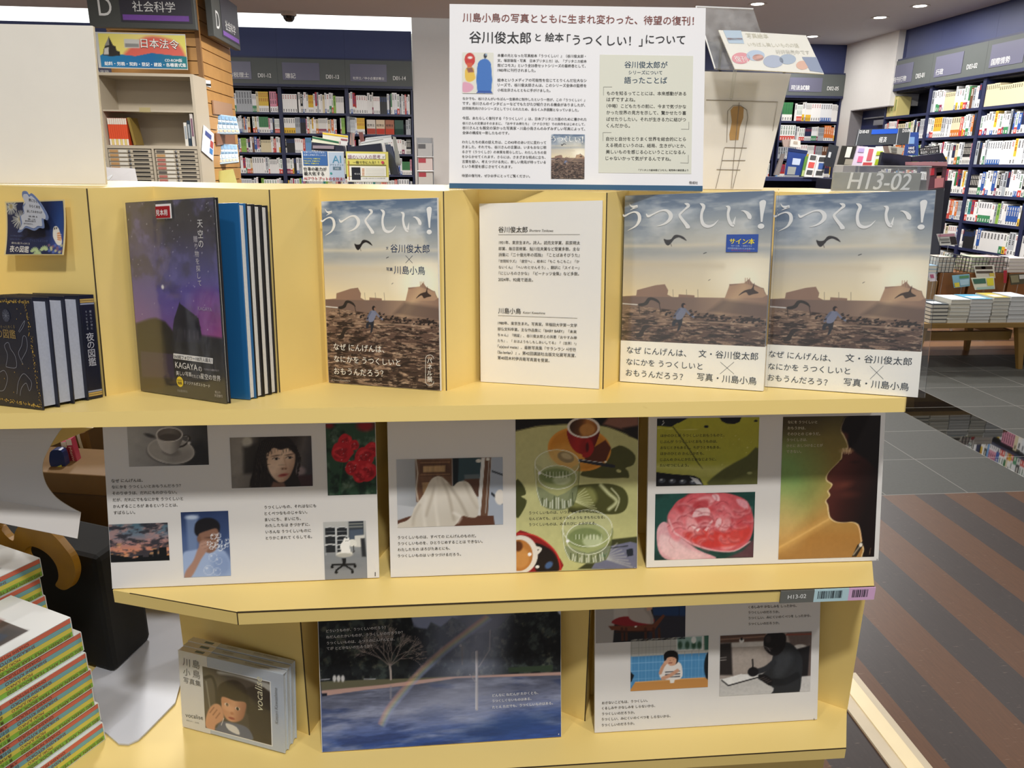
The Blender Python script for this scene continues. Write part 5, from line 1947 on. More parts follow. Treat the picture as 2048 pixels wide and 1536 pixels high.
L.vtext('贈り物を探して', P.loc((1256, 378)), P.loc((1283, 660)), 0.0095, '#cfcad0')
P.text(L, 'KAGAYA', (1272, 832), (1362, 842), '#a59ab4')
P.text(L, '河出書房新社', (1140, 1352), (1206, 1360), '#8f8c90')
P.text(L, '極上の', (1382, 1362), (1416, 1366), '#bdb8b8')
P.text(L, '天空旅行', (1378, 1385), (1430, 1391), '#bdb8b8')
L.build('lettering', INK, o)
L = Letters(0.0014)
L.poly(P.locs([(1115, 1142), (1368, 1176), (1368, 1140), (1115, 1108)]), '#e9e7e4')
P.text(L, 'SNS総フォロワー100万人超え！', (1120, 1138), (1364, 1166), '#222026', bold=0.02, lift=0.0003)
P.text(L, 'KAGAYA', (1128, 1200), (1270, 1220), '#eceae6')
P.text(L, 'の', (1276, 1222), (1298, 1224), '#eceae6')
P.text(L, '代表作から最新作まで', (1310, 1216), (1408, 1226), '#a8a4a8')
P.text(L, '美しい写真', (1133, 1245), (1232, 1256), '#eceae6', bold=0.01)
P.text(L, 'でたどる', (1232, 1262), (1290, 1268), '#eceae6')
P.text(L, '星空の世界', (1290, 1268), (1418, 1286), '#eceae6', bold=0.01)
L.disc(P.loc((1157, 1290)), 0.0078, '#f1d32c', 0, 0.0078)
P.text(L, '初回限定', (1141, 1284), (1172, 1287), '#4a3a10', lift=0.0003)
P.text(L, '特典', (1144, 1306), (1172, 1309), '#4a3a10', bold=0.03, lift=0.0003)
P.text(L, 'オリジナルポストカード', (1185, 1302), (1350, 1328), '#eceae6')
L.build('lettering', INK, o)
b = MB()
q = P.locs([(1000, 158), (1106, 152), (1110, 246), (1015, 248)])
b.box(q[0][0] + 0.004, q[1][0], -0.004, -0.0030, q[2][1], q[0][1], '#f2efec')
s_ = b.build('sample_tag', INK, o)
b = MB()
b.box(q[0][0] + 0.004, q[1][0] - 0.002, -0.0046, -0.0040, q[2][1] + 0.001, q[0][1] - 0.003, '#a51826')
b.build('red_face', INK, s_)
L = Letters(0.0049)
P.text(L, '見本用', (1018, 226), (1092, 223), '#f5efec', bold=0.05)
L.build('tag_lettering', INK, s_)
b = MB()
b.quad((-0.003, -0.0024, 0.0003), (P.w + 0.004, -0.0024, 0.0003), (P.w + 0.004, -0.0024, P.h + 0.003), (-0.003, -0.0024, P.h + 0.003))
b.build('clear_bag', WRAP, o)

ca, sa = math.cos(math.radians(-26)), math.sin(math.radians(-26))
for k in range(4):
    cx, cy = -0.284 + 0.0158 * k * 0.438 + 0.002, 0.066 + 0.0158 * k * 0.899 - 0.002
    w = 0.140
    P = TP(cx - w * ca, cy - w * sa, -26, w, 0.278)
    book('photo_book', ('blue-faced copy of the tall photo book, first of the row behind the bagged one', 'dark copy of the tall photo book directly behind the blue-faced copy',
                        'dark copy of the tall photo book, third in the row', 'dark copy of the tall photo book against the yellow divider')[k], P, 0.0148,
         '#1f5f93' if k == 0 else '#17161a', '#dad8d4', 'left', 'tall photo books in a row', face='#205e92' if k == 0 else None)

# ---------------------------------------------------------------- navy night-encyclopedia books
for k in range(4):
    cx, cy = -0.541 + 0.0255 * k * 0.469 - 0.004 * k * 0.883, 0.017 + 0.0255 * k * 0.883 + 0.004 * k * 0.469 - 0.004
    w, hh = 0.128, 0.1505
    ca, sa = math.cos(math.radians(-28)), math.sin(math.radians(-28))
    P = TP(cx - w * ca, cy - w * sa, -28, w, hh)
    o = book('picture_encyclopedia', ('small navy hardback with gilt constellation figures on its facing cover', 'small navy hardback second in the row, pages facing the aisle',
                               'small navy hardback third in the row, pages facing the aisle', 'small navy hardback turned with its lettered spine outward')[k], P, 0.0245,
             '#14182a', '#aeb4c4', 'right' if k == 3 else 'left', 'navy hardbacks', rim=0.006)
    if k == 0:
        P.crop = CROP_TL
        L = Letters(0.0004)
        gold, silver = '#a88a3c', '#8d92a0'
        rg = random.Random(3)
        # gilt border of flecks along the head, the fore edge and the foot
        for (a_, b_) in (((0, 775), (180, 780)), ((160, 770), (265, 1450)), ((0, 1400), (262, 1450))):
            for i in range(80):
                t_ = i / 79
                p = P.loc((a_[0] + (b_[0] - a_[0]) * t_ + rg.gauss(0, 5), a_[1] + (b_[1] - a_[1]) * t_ + rg.gauss(0, 5)))
                if 0.002 < p[0] < w - 0.002 and 0.002 < p[1] < hh - 0.002:
                    L.disc(p, rg.uniform(0.0005, 0.0012), rg.choice((gold, '#c9a648', '#8a7030')), 0, None, 6)
        P.text(L, '夜の図鑑', (-60, 1000), (104, 1012), '#a08448', bold=0.01)
        P.text(L, '眠れない夜にそっとめくる', (-90, 950), (98, 948), '#7f7048')
        c_ = P.loc((40, 868))
        L.disc(c_, 0.0078, '#2a2f42', 0, 0.0088)
        for i in range(10):
            t_ = i * math.pi / 5
            L.line(c_, (c_[0] + 0.007 * math.cos(t_), c_[1] + 0.0075 * math.sin(t_)), 0.0003, silver, 0.0002)
        for fig in ([(120, 970), (140, 930), (160, 900), (150, 940), (125, 975)], [(140, 1150), (175, 1080), (170, 1010), (150, 1000), (140, 1060), (120, 1110), (150, 1180)],
                    [(40, 1190), (50, 1120), (30, 1060), (55, 1040), (70, 1080), (100, 1130), (105, 1200), (40, 1195)], [(0, 1230), (30, 1220), (50, 1270), (30, 1340), (0, 1350)],
                    [(110, 1370), (120, 1290), (150, 1240), (180, 1260), (205, 1300), (190, 1350), (170, 1300), (140, 1330), (130, 1380)]):
            c = smooth([P.loc(p) for p in fig], 4, False)
            for a_, b_ in zip(c, c[1:]):
                L.line(a_, b_, 0.0006, silver)
        for p in ((110, 825), (135, 855), (108, 890), (145, 1178), (95, 1230), (90, 1358), (30, 1270), (185, 1205)):
            L.disc(P.loc(p), 0.0008, gold, 0, None, 5)
        L.build('gilt_decoration', printed('gilt_ink', 0.3, spec=0.8), o)
    if k == 3:
        # writing down the spine, which faces +x
        sp = []
        L = Letters(0.0)
        L.vtext('夜の図鑑', (0.0122, hh * 0.60), (0.0122, hh * 0.36), 0.0132, '#b9bcc8')
        L.vtext('眠れない夜に', (0.0165, hh * 0.84), (0.0165, hh * 0.68), 0.0036, '#9da2b2')
        L.vtext('そっとめくる', (0.0095, hh * 0.84), (0.0095, hh * 0.68), 0.0036, '#9da2b2')
        sp.append(L.build('spine_lettering', INK, o))
        for zs in ((0.955, 0.935, 0.915), (0.035, 0.055, 0.075)):
            L = Letters(0.0)
            for z, c in zip(zs, ('#b79a58', '#b79a58', '#8d93a8')):
                L.rect(0.001, 0.0235, hh * z - 0.0012, hh * z + 0.0012, c)
            sp.append(L.build('spine_stripes', INK, o))
        for lo in sp:
            lo.matrix_local = Matrix(((0, -1, 0, w + 0.0005), (1, 0, 0, 0), (0, 0, 1, 0), (0, 0, 0, 1)))

# card pinned to the first bay
P = TP(-0.699, 0.205, math.degrees(math.atan2(-0.096, 0.194)), 0.25, 0.35)
P.crop = (0, 340, 5.909)
b = MB()
q = P.locs([(82, 352), (768, 372), (822, 1026), (145, 985)])
x0, x1, z0, z1 = q[3][0] - 0.002, q[1][0] + 0.001, (q[2][1] + q[3][1]) / 2, (q[0][1] + q[1][1]) / 2
N = 8
for i in range(N):                              # the card curls gently outward at its foot
    def yy(t):
        return -0.0015 - 0.010 * (1 - t) ** 2
    t0, t1 = i / N, (i + 1) / N
    b.quad((x0, yy(t0), z0 + (z1 - z0) * t0), (x1, yy(t0), z0 + (z1 - z0) * t0), (x1, yy(t1), z0 + (z1 - z0) * t1), (x0, yy(t1), z0 + (z1 - z0) * t1), '#d8c692')
card = b.build('pinned_card', INK)
so = card.modifiers.new('thickness', 'SOLIDIFY')
so.thickness = 0.0006
card.matrix_world = P.m
tag(card, 'square dark blue card with an owl and flowers pinned to the yellow panel', 'card')
A = P.art([(95, 375), (765, 380), (815, 1012), (150, 975)], 0.0008)
A.fill('#1c2547')
A.ell(780, 700, 130, 260, '#2b4a86', 150, 0.8)
A.ell(800, 900, 120, 100, '#3c4a8a', 80, 0.7)
A.ell(337, 437, 44, 60, '#eae4cc', 4)
A.ell(337, 437, 30, 44, '#dcc98c', 20, 0.8)
for cx, cy, r in ((262, 570, 100), (150, 420, 80)):
    for k in range(26):
        t_ = 2 * math.pi * k / 26 + 0.1
        A.line([(cx, cy), (cx + r * (0.75 + 0.25 * ((k * 7) % 5) / 4) * math.cos(t_), cy + r * 1.05 * math.sin(t_) + 8)], 7, '#cfcdbc', 5, 0.85)
    A.ell(cx, cy, 20, 20, '#9a8f6c', 10)
A.poly([(665, 700), (690, 675), (720, 695), (745, 740), (775, 820), (790, 870), (780, 910), (740, 900), (700, 850), (670, 790)], '#d9d3c6', 4, 1, 4)
A.poly([(715, 760), (745, 750), (778, 820), (775, 860), (730, 840)], '#c98a5c', 6)
for z in (775, 800, 825, 848):
    A.line([(718, z), (772, z + 8)], 4, '#efe4d4', 3)
A.ell(682, 705, 6, 9, '#2a2018', 3)
A.ell(704, 702, 6, 9, '#2a2018', 3)
for cx, cy in ((480, 960), (590, 950), (520, 1000)):
    for k in range(7):
        t_ = math.pi * (0.1 + 0.8 * k / 6)
        A.ell(cx + 34 * math.cos(t_), cy - 34 * math.sin(t_) + 10, 20, 8, '#aebf8a', 4, 0.95, -math.degrees(t_))
for k in range(14):
    A.ell(640 + (k * 37) % 170, 900 + (k * 53) % 100, 16, 12, ('#7c5a6c', '#c9c08e', '#5a6cae')[k % 3], 8, 0.8)
po = P.place(A, card, 'owl and pale flowers on dark blue', INK, 'printed_picture', 1.0, 0.0)
for v in po.data.vertices:
    v.co.y = yy((v.co.z - z0) / (z1 - z0)) - 0.0006
L = Letters(0.0)
P.text(L, '夜の図鑑', (198, 962), (425, 972), '#eeeae0')
P.text(L, '眠れない夜にそっとめくる', (205, 872), (418, 882), '#d9d4c8')
P.text(L, 'it is always darkest', (176, 784), (330, 790), '#4a567e')
P.text(L, 'before the dawn', (176, 826), (318, 830), '#4a567e')
P.text(L, 'ヴァルプルギスの夜', (412, 846), (628, 856), '#46507a')
lo = L.build('lettering', INK, card)
for v in lo.data.vertices:
    v.co.y = yy((v.co.z - z0) / (z1 - z0)) - 0.0011
bub = smooth([(395, 265), (440, 262), (470, 300), (500, 285), (560, 340), (620, 420), (690, 545), (685, 600), (640, 590), (645, 690), (590, 690), (530, 722), (430, 690), (380, 735), (335, 735), (375, 660), (360, 560), (405, 520), (395, 440), (420, 390), (390, 320)], 4)
b = MB()
b.plate([tuple(p) for p in P.locs(bub)][::-1], -0.0165, -0.0158, '#6b7ba2')
bo = b.build('speech_bubble', INK, card)
b = MB()
cen = np.mean(bub, 0)
b.plate([tuple(P.loc(cen + (p - cen) * 0.86)) for p in bub][::-1], -0.0168, -0.0165, '#b9bcc4')
b.build('bubble_face', INK, bo)
L = Letters(0.0171)
for st, a, e in (('夜にひとり', (470, 375), (600, 400)), ('ひらく本を', (478, 445), (605, 462)), ('探してみませんか', (450, 505), (630, 520)), ('星座、植物、鳥、', (472, 560), (575, 568)), ('物語、ことば…', (462, 592), (560, 600)),
                 ('夜を彩るお話たち', (428, 615), (552, 622)), ('おやすみなさい。', (412, 645), (520, 652))):
    P.text(L, st, a, e, '#4a4a50', bold=0.01)
L.build('bubble_lettering', INK, bo)


# ================================================================== ON THE CAP
P = Panel(0.010, 1.204, CAP + 0.0022, -4.1, 13.9, 0.395, 0.280)
P.crop = CROP_SIGN
o = board('notice_board', 'large white landscape notice with a red heading standing on top of the display', 'sign', P, 0.005, '#e6e5e6')
b = MB()
q = P.locs([(65, 1392), (1990, 1408), (1990, 1450), (65, 1440)])
b.box(0.0004, P.w - 0.0004, -0.0005, 0, 0.0004, (q[0][1] + q[1][1]) / 2, '#2f5878')
b.build('blue_stripe', INK, o)
b = MB()
q = P.locs([(1212, 420), (1920, 420), (1915, 1320), (1212, 1310)])
b.box(q[0][0], q[1][0], -0.0005, 0, (q[2][1] + q[3][1]) / 2, (q[0][1] + q[1][1]) / 2, '#d5d5c6')
b.build('quote_field', INK, o)
L = Letters()
P.text(L, '川島小鳥の写真とともに生まれ変わった、待望の復刊！', (172, 160), (1925, 187), '#7d4038', bold=0.014, res=2)
L.build('heading', INK, o)
L = Letters()
P.text(L, '谷川俊太郎', (222, 318), (690, 325), '#17181c', bold=0.016)
P.text(L, 'と', (722, 308), (765, 309), '#17181c', bold=0.02)
P.text(L, '絵本', (797, 310), (938, 313), '#17181c', bold=0.02)
P.text(L, '「うつくしい！」', (962, 335), (1535, 345), '#17181c', bold=0.012)
P.text(L, 'について', (1560, 328), (1858, 333), '#17181c', bold=0.012)
L.build('heading', INK, o)
captions(o, P, (
    ((('本書の元となった写真絵本『うつくしい！』（谷川俊太郎・', (436, 430), (1105, 437)), ('文、塚原琢哉・写真　日本ブリタニカ）は、「ブリタニカ絵本', (436, 468), (1112, 475)),
      ('館ピコモス」という全25巻セットシリーズの最終巻として、', (436, 505), (1105, 511)), ('1983年に刊行されました。', (436, 542), (725, 545))), INKBLACK, 0.014),
    ((('絵本というメディアの可能性を信じてとりくんだ壮大なシ', (436, 617), (1112, 621)), ('リーズで、谷川俊太郎さんは、このシリーズ全体の監修を', (436, 654), (1110, 660)),
      ('小松左京さんとともに手がけました。', (436, 692), (838, 697))), INKBLACK, 0.014),
    ((('なかでも、谷川さんがいちばん一生懸命に制作したという一冊が、この『うつくしい！』', (172, 756), (1100, 769)), ('です。谷川さんのインタビューなどでもたびたび紹介される機会がありましたが、', (170, 793), (1100, 807)),
      ('訪問販売向けのシリーズとしてつくられたため、長らく入手困難となっていました。', (170, 830), (1052, 845))), INKBLACK, 0.014),
    ((('今回、あたらしく復刊する『うつくしい！』は、日本ブリタニカ版のために書かれた', (170, 905), (1112, 915)), ('谷川さんの文章はそのままに、『おやすみ神たち』（ナナロク社）での共作をはじめとして、', (170, 943), (1100, 951)),
      ('谷川さんとも親交の深かった写真家・川島小鳥さんのみずみずしい写真によって、', (170, 979), (1100, 988)), ('全体の構成を一新したものです。', (170, 1016), (525, 1019))), INKBLACK, 0.014),
    ((('わたしたちの美の捉え方は、この43年のあいだに変わって', (168, 1086), (805, 1091)), ('きました。それでも、谷川さんの言葉は、いまもおなじ明', (168, 1123), (805, 1128)),
      ('るさで〈うつくしさ〉の本質を照らしだし、わたしたちの目', (168, 1160), (805, 1166)), ('をひらかせてくれます。さらには、さまざまな視点に立ち、', (168, 1197), (800, 1203)),
      ('言葉を疑い、考えつづける先に、新しい発見が待っている', (168, 1234), (803, 1240)), ('という希望を感じさせてくれます。', (168, 1271), (548, 1275))), INKBLACK, 0.014),
    ((('待望の復刊を、ぜひお手にとってご覧ください。', (166, 1341), (682, 1345)),), INKBLACK, 0.014),
    ((('谷川俊太郎が', (1398, 512), (1725, 515)), ('シリーズについて', (1430, 563), (1685, 565)), ('語ったことば', (1397, 630), (1722, 632))), '#1f3f58', 0.016),
    ((('ものを知るってことには、本来感動がある', (1265, 720), (1866, 724)), ('はずですよね。', (1263, 768), (1480, 770)), ('（中略）こどもたちの前に、今まで気づかな', (1263, 816), (1866, 822)),
      ('かった世界の見方を示して、驚かせたり喜', (1262, 866), (1866, 871)), ('ばせたりしたい。それが生きる力に結びつ', (1262, 916), (1864, 921)), ('くんだから。', (1262, 966), (1440, 968))), INKBLACK, 0.01),
    ((('自分と自分をとりまく世界を総合的にとら', (1260, 1066), (1864, 1069)), ('える視点というのは、結局、生きがいとか、', (1258, 1114), (1862, 1119)), ('美しいものを感じる心ということになるん', (1258, 1164), (1862, 1168)),
      ('じゃないかって気がするんですね。', (1256, 1213), (1750, 1219))), INKBLACK, 0.01),
    ((('『ブリタニカ絵本館ピコモス』発売時の解説書より', (1505, 1297), (1883, 1299)),), INKBLACK, 0.014),
    ((('偕成社', (1888, 1394), (1955, 1396)),), INKBLACK, 0.01)))
for pts in (((1305, 661), (1240, 661), (1240, 725)), ((1887, 925), (1887, 982), (1828, 981)), ((1300, 1006), (1236, 1006), (1236, 1070)), ((1883, 1176), (1883, 1238), (1822, 1236))):
    L = Letters()
    for a_, b_ in zip(pts, pts[1:]):
        L.line(P.loc(a_), P.loc(b_), 0.0005, '#6e6d66')
    L.build('quote_mark', INK, o)
A = P.art([(170, 400), (406, 400), (404, 710), (172, 712)], 0.001)
A.fill('#dad9cc')
A.ell(226, 455, 40, 50, '#c4342e', 3)
A.poly([(205, 480), (245, 480), (240, 530), (208, 530)], '#cf5a38', 3)
A.ell(228, 440, 18, 10, '#e8e2da', 6)
A.poly([(190, 540), (215, 515), (255, 520), (262, 560), (268, 600), (230, 625), (195, 610)], '#e0b94c', 4, 1, 3)
A.poly([(200, 520), (245, 515), (258, 550), (215, 555)], '#8e5a4a', 8)
A.poly([(172, 640), (190, 625), (240, 640), (256, 670), (225, 700), (172, 700)], '#d9a0b4', 6, 1, 3)
A.poly([(284, 690), (282, 520), (295, 470), (325, 450), (352, 448), (380, 470), (390, 520), (388, 690)], '#3a6fb8', 3, 1, 2)
A.poly([(275, 708), (290, 690), (390, 690), (400, 708)], '#2b4f9a', 3)
A.ell(343, 425, 13, 18, '#2a2d33', 3)
A.ell(350, 415, 8, 8, '#8aa0b8', 3)
P.place(A, o, 'old picture book cover of simple coloured shapes', off=0.0009)
q = P.locs([(845, 1020), (1098, 1020), (1092, 1357), (840, 1357)])
x0, x1, z0, z1 = q[0][0], q[1][0], (q[2][1] + q[3][1]) / 2, (q[0][1] + q[1][1]) / 2
small = Art(1.0, 1.36, 90)
ys = np.linspace(0, COVA.ny - 1, small.ny).astype(int)
xs = np.linspace(0, COVA.nx - 1, small.nx).astype(int)
small.c = COVA.c[np.ix_(ys, xs)].copy()
link('printed_photo', small.mesh('printed_photo', x0, x1, z0, z1, 0.0009), o, 'small picture of the gull and shore cover')
L = Letters(0.0013)
title(P, L, '#f0efe9', x0, z1, x1 - x0, z1 - z0)
L.build('title', INK, o)

# tall white foam board at the end of the cap
P = Panel(-0.92, 1.287, CAP + 0.0018, -2.0, 7, 0.392, 0.235)
b = MB()
b.box(0, P.w, 0, 0.006, 0, P.h)
o = b.build('foam_board', M('#e6e1d6', 0.7, grain=0.05, scale=14), None, 0.001)
o.matrix_world = P.m
tag(o, 'blank cream foam board standing on top of the display above the owl card', 'board')
b = MB()
b.box(P.w, P.w + 0.0006, 0.0006, 0.0054, 0.0006, P.h - 0.0006)
b.build('cut_edge', M('#d9cfba', 0.8, grain=0.2, scale=90), o)

# clear holder: bagged tapered board below, tilted acrylic plate and price card above
bl, br = at_y(1330, 384, 1.320), at_y(1525, 383, 1.320)
tr, tl = at_y(1582, 147, 1.345), at_y(1345, 141, 1.345)
zf = CAP + 0.001
for v in (bl, br):
    v.z = zf
b = MB()
b.slab(bl, br, tr, tl, 0.006)
holder = b.build('display_stand', M('#ebe5da', 0.6, grain=0.04, scale=7))
tag(holder, 'beige tapered board in clear film with a brown tape patch, behind the notice', 'stand')
ux, uz = (br - bl).normalized(), ((tl + tr) - (bl + br)).normalized()
nn = ux.cross(uz).normalized()


def on_stand(px, py, lift=0.0006):
    d = Vector(ray(px, py))
    e = Vector((0, 0, H))
    return e + d * ((bl - e).dot(nn) / d.dot(nn)) + nn * (lift if nn.y < 0 else -lift)


b = MB()
pts = [on_stand(1370 + x / 3.94, y / 3.94) for x, y in ((358, 870), (380, 840), (430, 835), (462, 850), (458, 930), (432, 1000), (420, 1103), (352, 1105), (348, 1060), (368, 960))]
i = len(b.v)
b.v += [tuple(p) for p in pts]
b.f.append(tuple(range(len(pts))))
b.c.append(None)
b.build('tape_patch', M('#b98f4e', 0.5, grain=0.25, scale=60), holder)
DARKLINE = M('#84796a', 0.5)
for pts in (((1453, 285), (1455, 222), (1466, 211), (1480, 211), (1493, 220), (1495, 235), (1485, 290), (1474, 340), (1465, 377)), ((1448, 296), (1440, 340), (1431, 377)), ((1478, 205), (1470, 290), (1462, 377)),
            ((1449, 295), (1493, 296)), ((1443, 321), (1490, 321)), ((1433, 339), (1480, 340)), ((1412, 200), (1555, 204), (1545, 262))):
    b = MB()
    b.tube([on_stand(px, py, 0.0012) for px, py in pts], 0.0005, None, 5)
    b.build('wire_line', DARKLINE, holder)
b = MB()
e_ = 0.007
b.quad(*(on_stand(px, py, 0.005) for px, py in ((1330, 376), (1525, 376), (1583, 146), (1345, 139))))
b.build('clear_film', WRAP, holder)
cr_ = [at_y(1392, 13, 1.325), at_y(1497, 16, 1.325), at_y(1547, 141, 1.262), at_y(1430, 137, 1.262)]
cr_[1] = cr_[0] + (cr_[2] - cr_[3])
b = MB()
b.slab(cr_[3], cr_[2], cr_[1], cr_[0], 0.003)
plate = b.build('acrylic_plate', SCUFFED, holder)
plate['label'] = 'scuffed clear acrylic plate'
b = MB()
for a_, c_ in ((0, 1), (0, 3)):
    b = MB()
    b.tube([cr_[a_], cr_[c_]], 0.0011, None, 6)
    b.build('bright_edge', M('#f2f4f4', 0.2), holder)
b = MB()
b.tube([at_y(1470, 141, 1.28), at_y(1462, 200, 1.342)], 0.0028, None, 8)
b.build('stem', CLEAR, holder)
pc = [at_y(1437, 60, 1.288), at_y(1613, 63, 1.288), at_y(1648, 148, 1.243), at_y(1470, 138, 1.243)]
pc[1] = pc[0] + (pc[2] - pc[3])
b = MB()
b.slab(pc[3], pc[2], pc[1], pc[0], 0.0016)
_pm = M('#fbf9f0', 0.4, grain=0.02, name='price_card_paper')
_b = _pm.node_tree.nodes['Principled BSDF']
_b.inputs['Transmission Weight'].default_value = 0.0
_tl = _pm.node_tree.nodes.new('ShaderNodeBsdfTranslucent')
_tl.inputs[0].default_value = (0.85, 0.83, 0.76, 1)
_mx = _pm.node_tree.nodes.new('ShaderNodeMixShader')
_mx.inputs[0].default_value = 0.2
_pm.node_tree.links.new(_b.outputs[0], _mx.inputs[1])
_pm.node_tree.links.new(_tl.outputs[0], _mx.inputs[2])
_pm.node_tree.links.new(_mx.outputs[0], _pm.node_tree.nodes['Material Output'].inputs['Surface'])
card = b.build('price_card', _pm)
tag(card, 'tilted cream price card with red and blue round pictures, on the clear holder', 'card')
X_, Z_ = (pc[2] - pc[3]), (pc[0] - pc[3])


def on_card(px, py, lift):
    nrm = X_.cross(Z_).normalized()
    d = Vector(ray(1370 + px / 3.94, py / 3.94))
    e = Vector((0, 0, H))
    return e + d * ((pc[3] - e).dot(nrm) / d.dot(nrm)) + nrm * lift


for (cx, cy, rx, ry, c, nm) in ((440, 460, 72, 45, '#e0a0a6', 'red_disc'), (555, 438, 72, 42, '#bccadb', 'blue_disc'), (575, 455, 45, 26, '#dcb0a4', 'pale_disc'), (695, 485, 80, 50, '#b4bccd', 'blue_disc'),
                            (808, 468, 66, 40, '#b0bccb', 'blue_disc'), (925, 515, 50, 35, '#e0b9a6', 'pale_disc')):
    b = MB()
    pts = [on_card(cx + rx * math.cos(t_) + 0.35 * ry * math.sin(t_) * 0, cy + ry * math.sin(t_), 0.0004) for t_ in np.linspace(0, 2 * math.pi, 25)[:-1]]
    b.v = [tuple(p) for p in pts]
    b.f = [tuple(range(24))]
    b.c = [c]
    b.build(nm, INK, card)
for nm, c, ps in (('corner_print', '#98a2b8', ((920, 450), (1035, 452), (1088, 575), (985, 560))), ('corner_print', '#b9cad8', ((300, 240), (440, 242), (465, 345), (345, 342))), ('logo_stroke', '#cf9a90', ((330, 300), (450, 302), (455, 318), (338, 320)))):
    b = MB()
    b.v = [tuple(on_card(x, y, 0.0005)) for x, y in ps]
    b.f = [(0, 1, 2, 3)]
    b.c = [c]
    b.build(nm, INK, card)


def card_text(st, a, e, col):
    v, f = glyphs(st)
    x0, x1 = v[:, 0].min(), v[:, 0].max()
    A_, B_ = np.array(a, float), np.array(e, float)
    k = np.linalg.norm(B_ - A_) / (x1 - x0)
    b = MB()
    b.v = [tuple(on_card(A_[0] + (p[0] - x0) * k + 0.42 * -p[1] * k, A_[1] + (B_[1] - A_[1]) * (p[0] - x0) / (x1 - x0) - p[1] * k, 0.0008)) for p in v]
    b.f, b.c = f, [col] * len(f)
    b.build('lettering', INK, card)


card_text('復刊', (398, 485), (495, 490), '#f4eeea')
card_text('写真絵本', (490, 300), (660, 303), '#d3cfbc')
card_text('いちばん美しいものの話', (500, 365), (900, 375), '#d5d2c2')
card_text('好評発売中です', (720, 425), (985, 430), '#d0cfc6')

# grey section plate H13-02
P = Panel(0.625, 1.290, CAP + 0.0006, 3.0, -1.0, 0.206, 0.048)
P.crop = (1480, 330, 4.876)
b = MB()
q = P.locs([(895, 60), (1850, 60), (1810, 270), (890, 275)])
b.box(q[3][0], q[1][0] - 0.014, 0, 0.004, 0, q[0][1] - 0.0015)
o = b.build('section_plate', M('#8f918c', 0.5, grain=0.1, scale=120), None, 0.0006)
o.matrix_world = P.m
tag(o, 'grey plate lettered H13-02 standing behind the overhanging picture book', 'sign')
L = Letters(0.0004)
P.text(L, 'H13-02', (1040, 229), (1650, 242), '#fbfbfb', bold=0.02, shear=0.12)
L.build('lettering', INK, o)
b = MB()
t_ = P.locs([(925, 5), (1866, 16)])
b.box(q[3][0] - 0.001, t_[1][0], -0.0014, -0.0007, 0, (t_[0][1] + t_[1][1]) / 2)
b.build('clear_cover', CLEAR, o)
b = MB()
b.box(q[3][0] - 0.001, t_[1][0], -0.0014, -0.0004, (t_[0][1] + t_[1][1]) / 2, (t_[0][1] + t_[1][1]) / 2 + 0.0008)
b.build('bright_edge', M('#e8e8e4', 0.3), o)

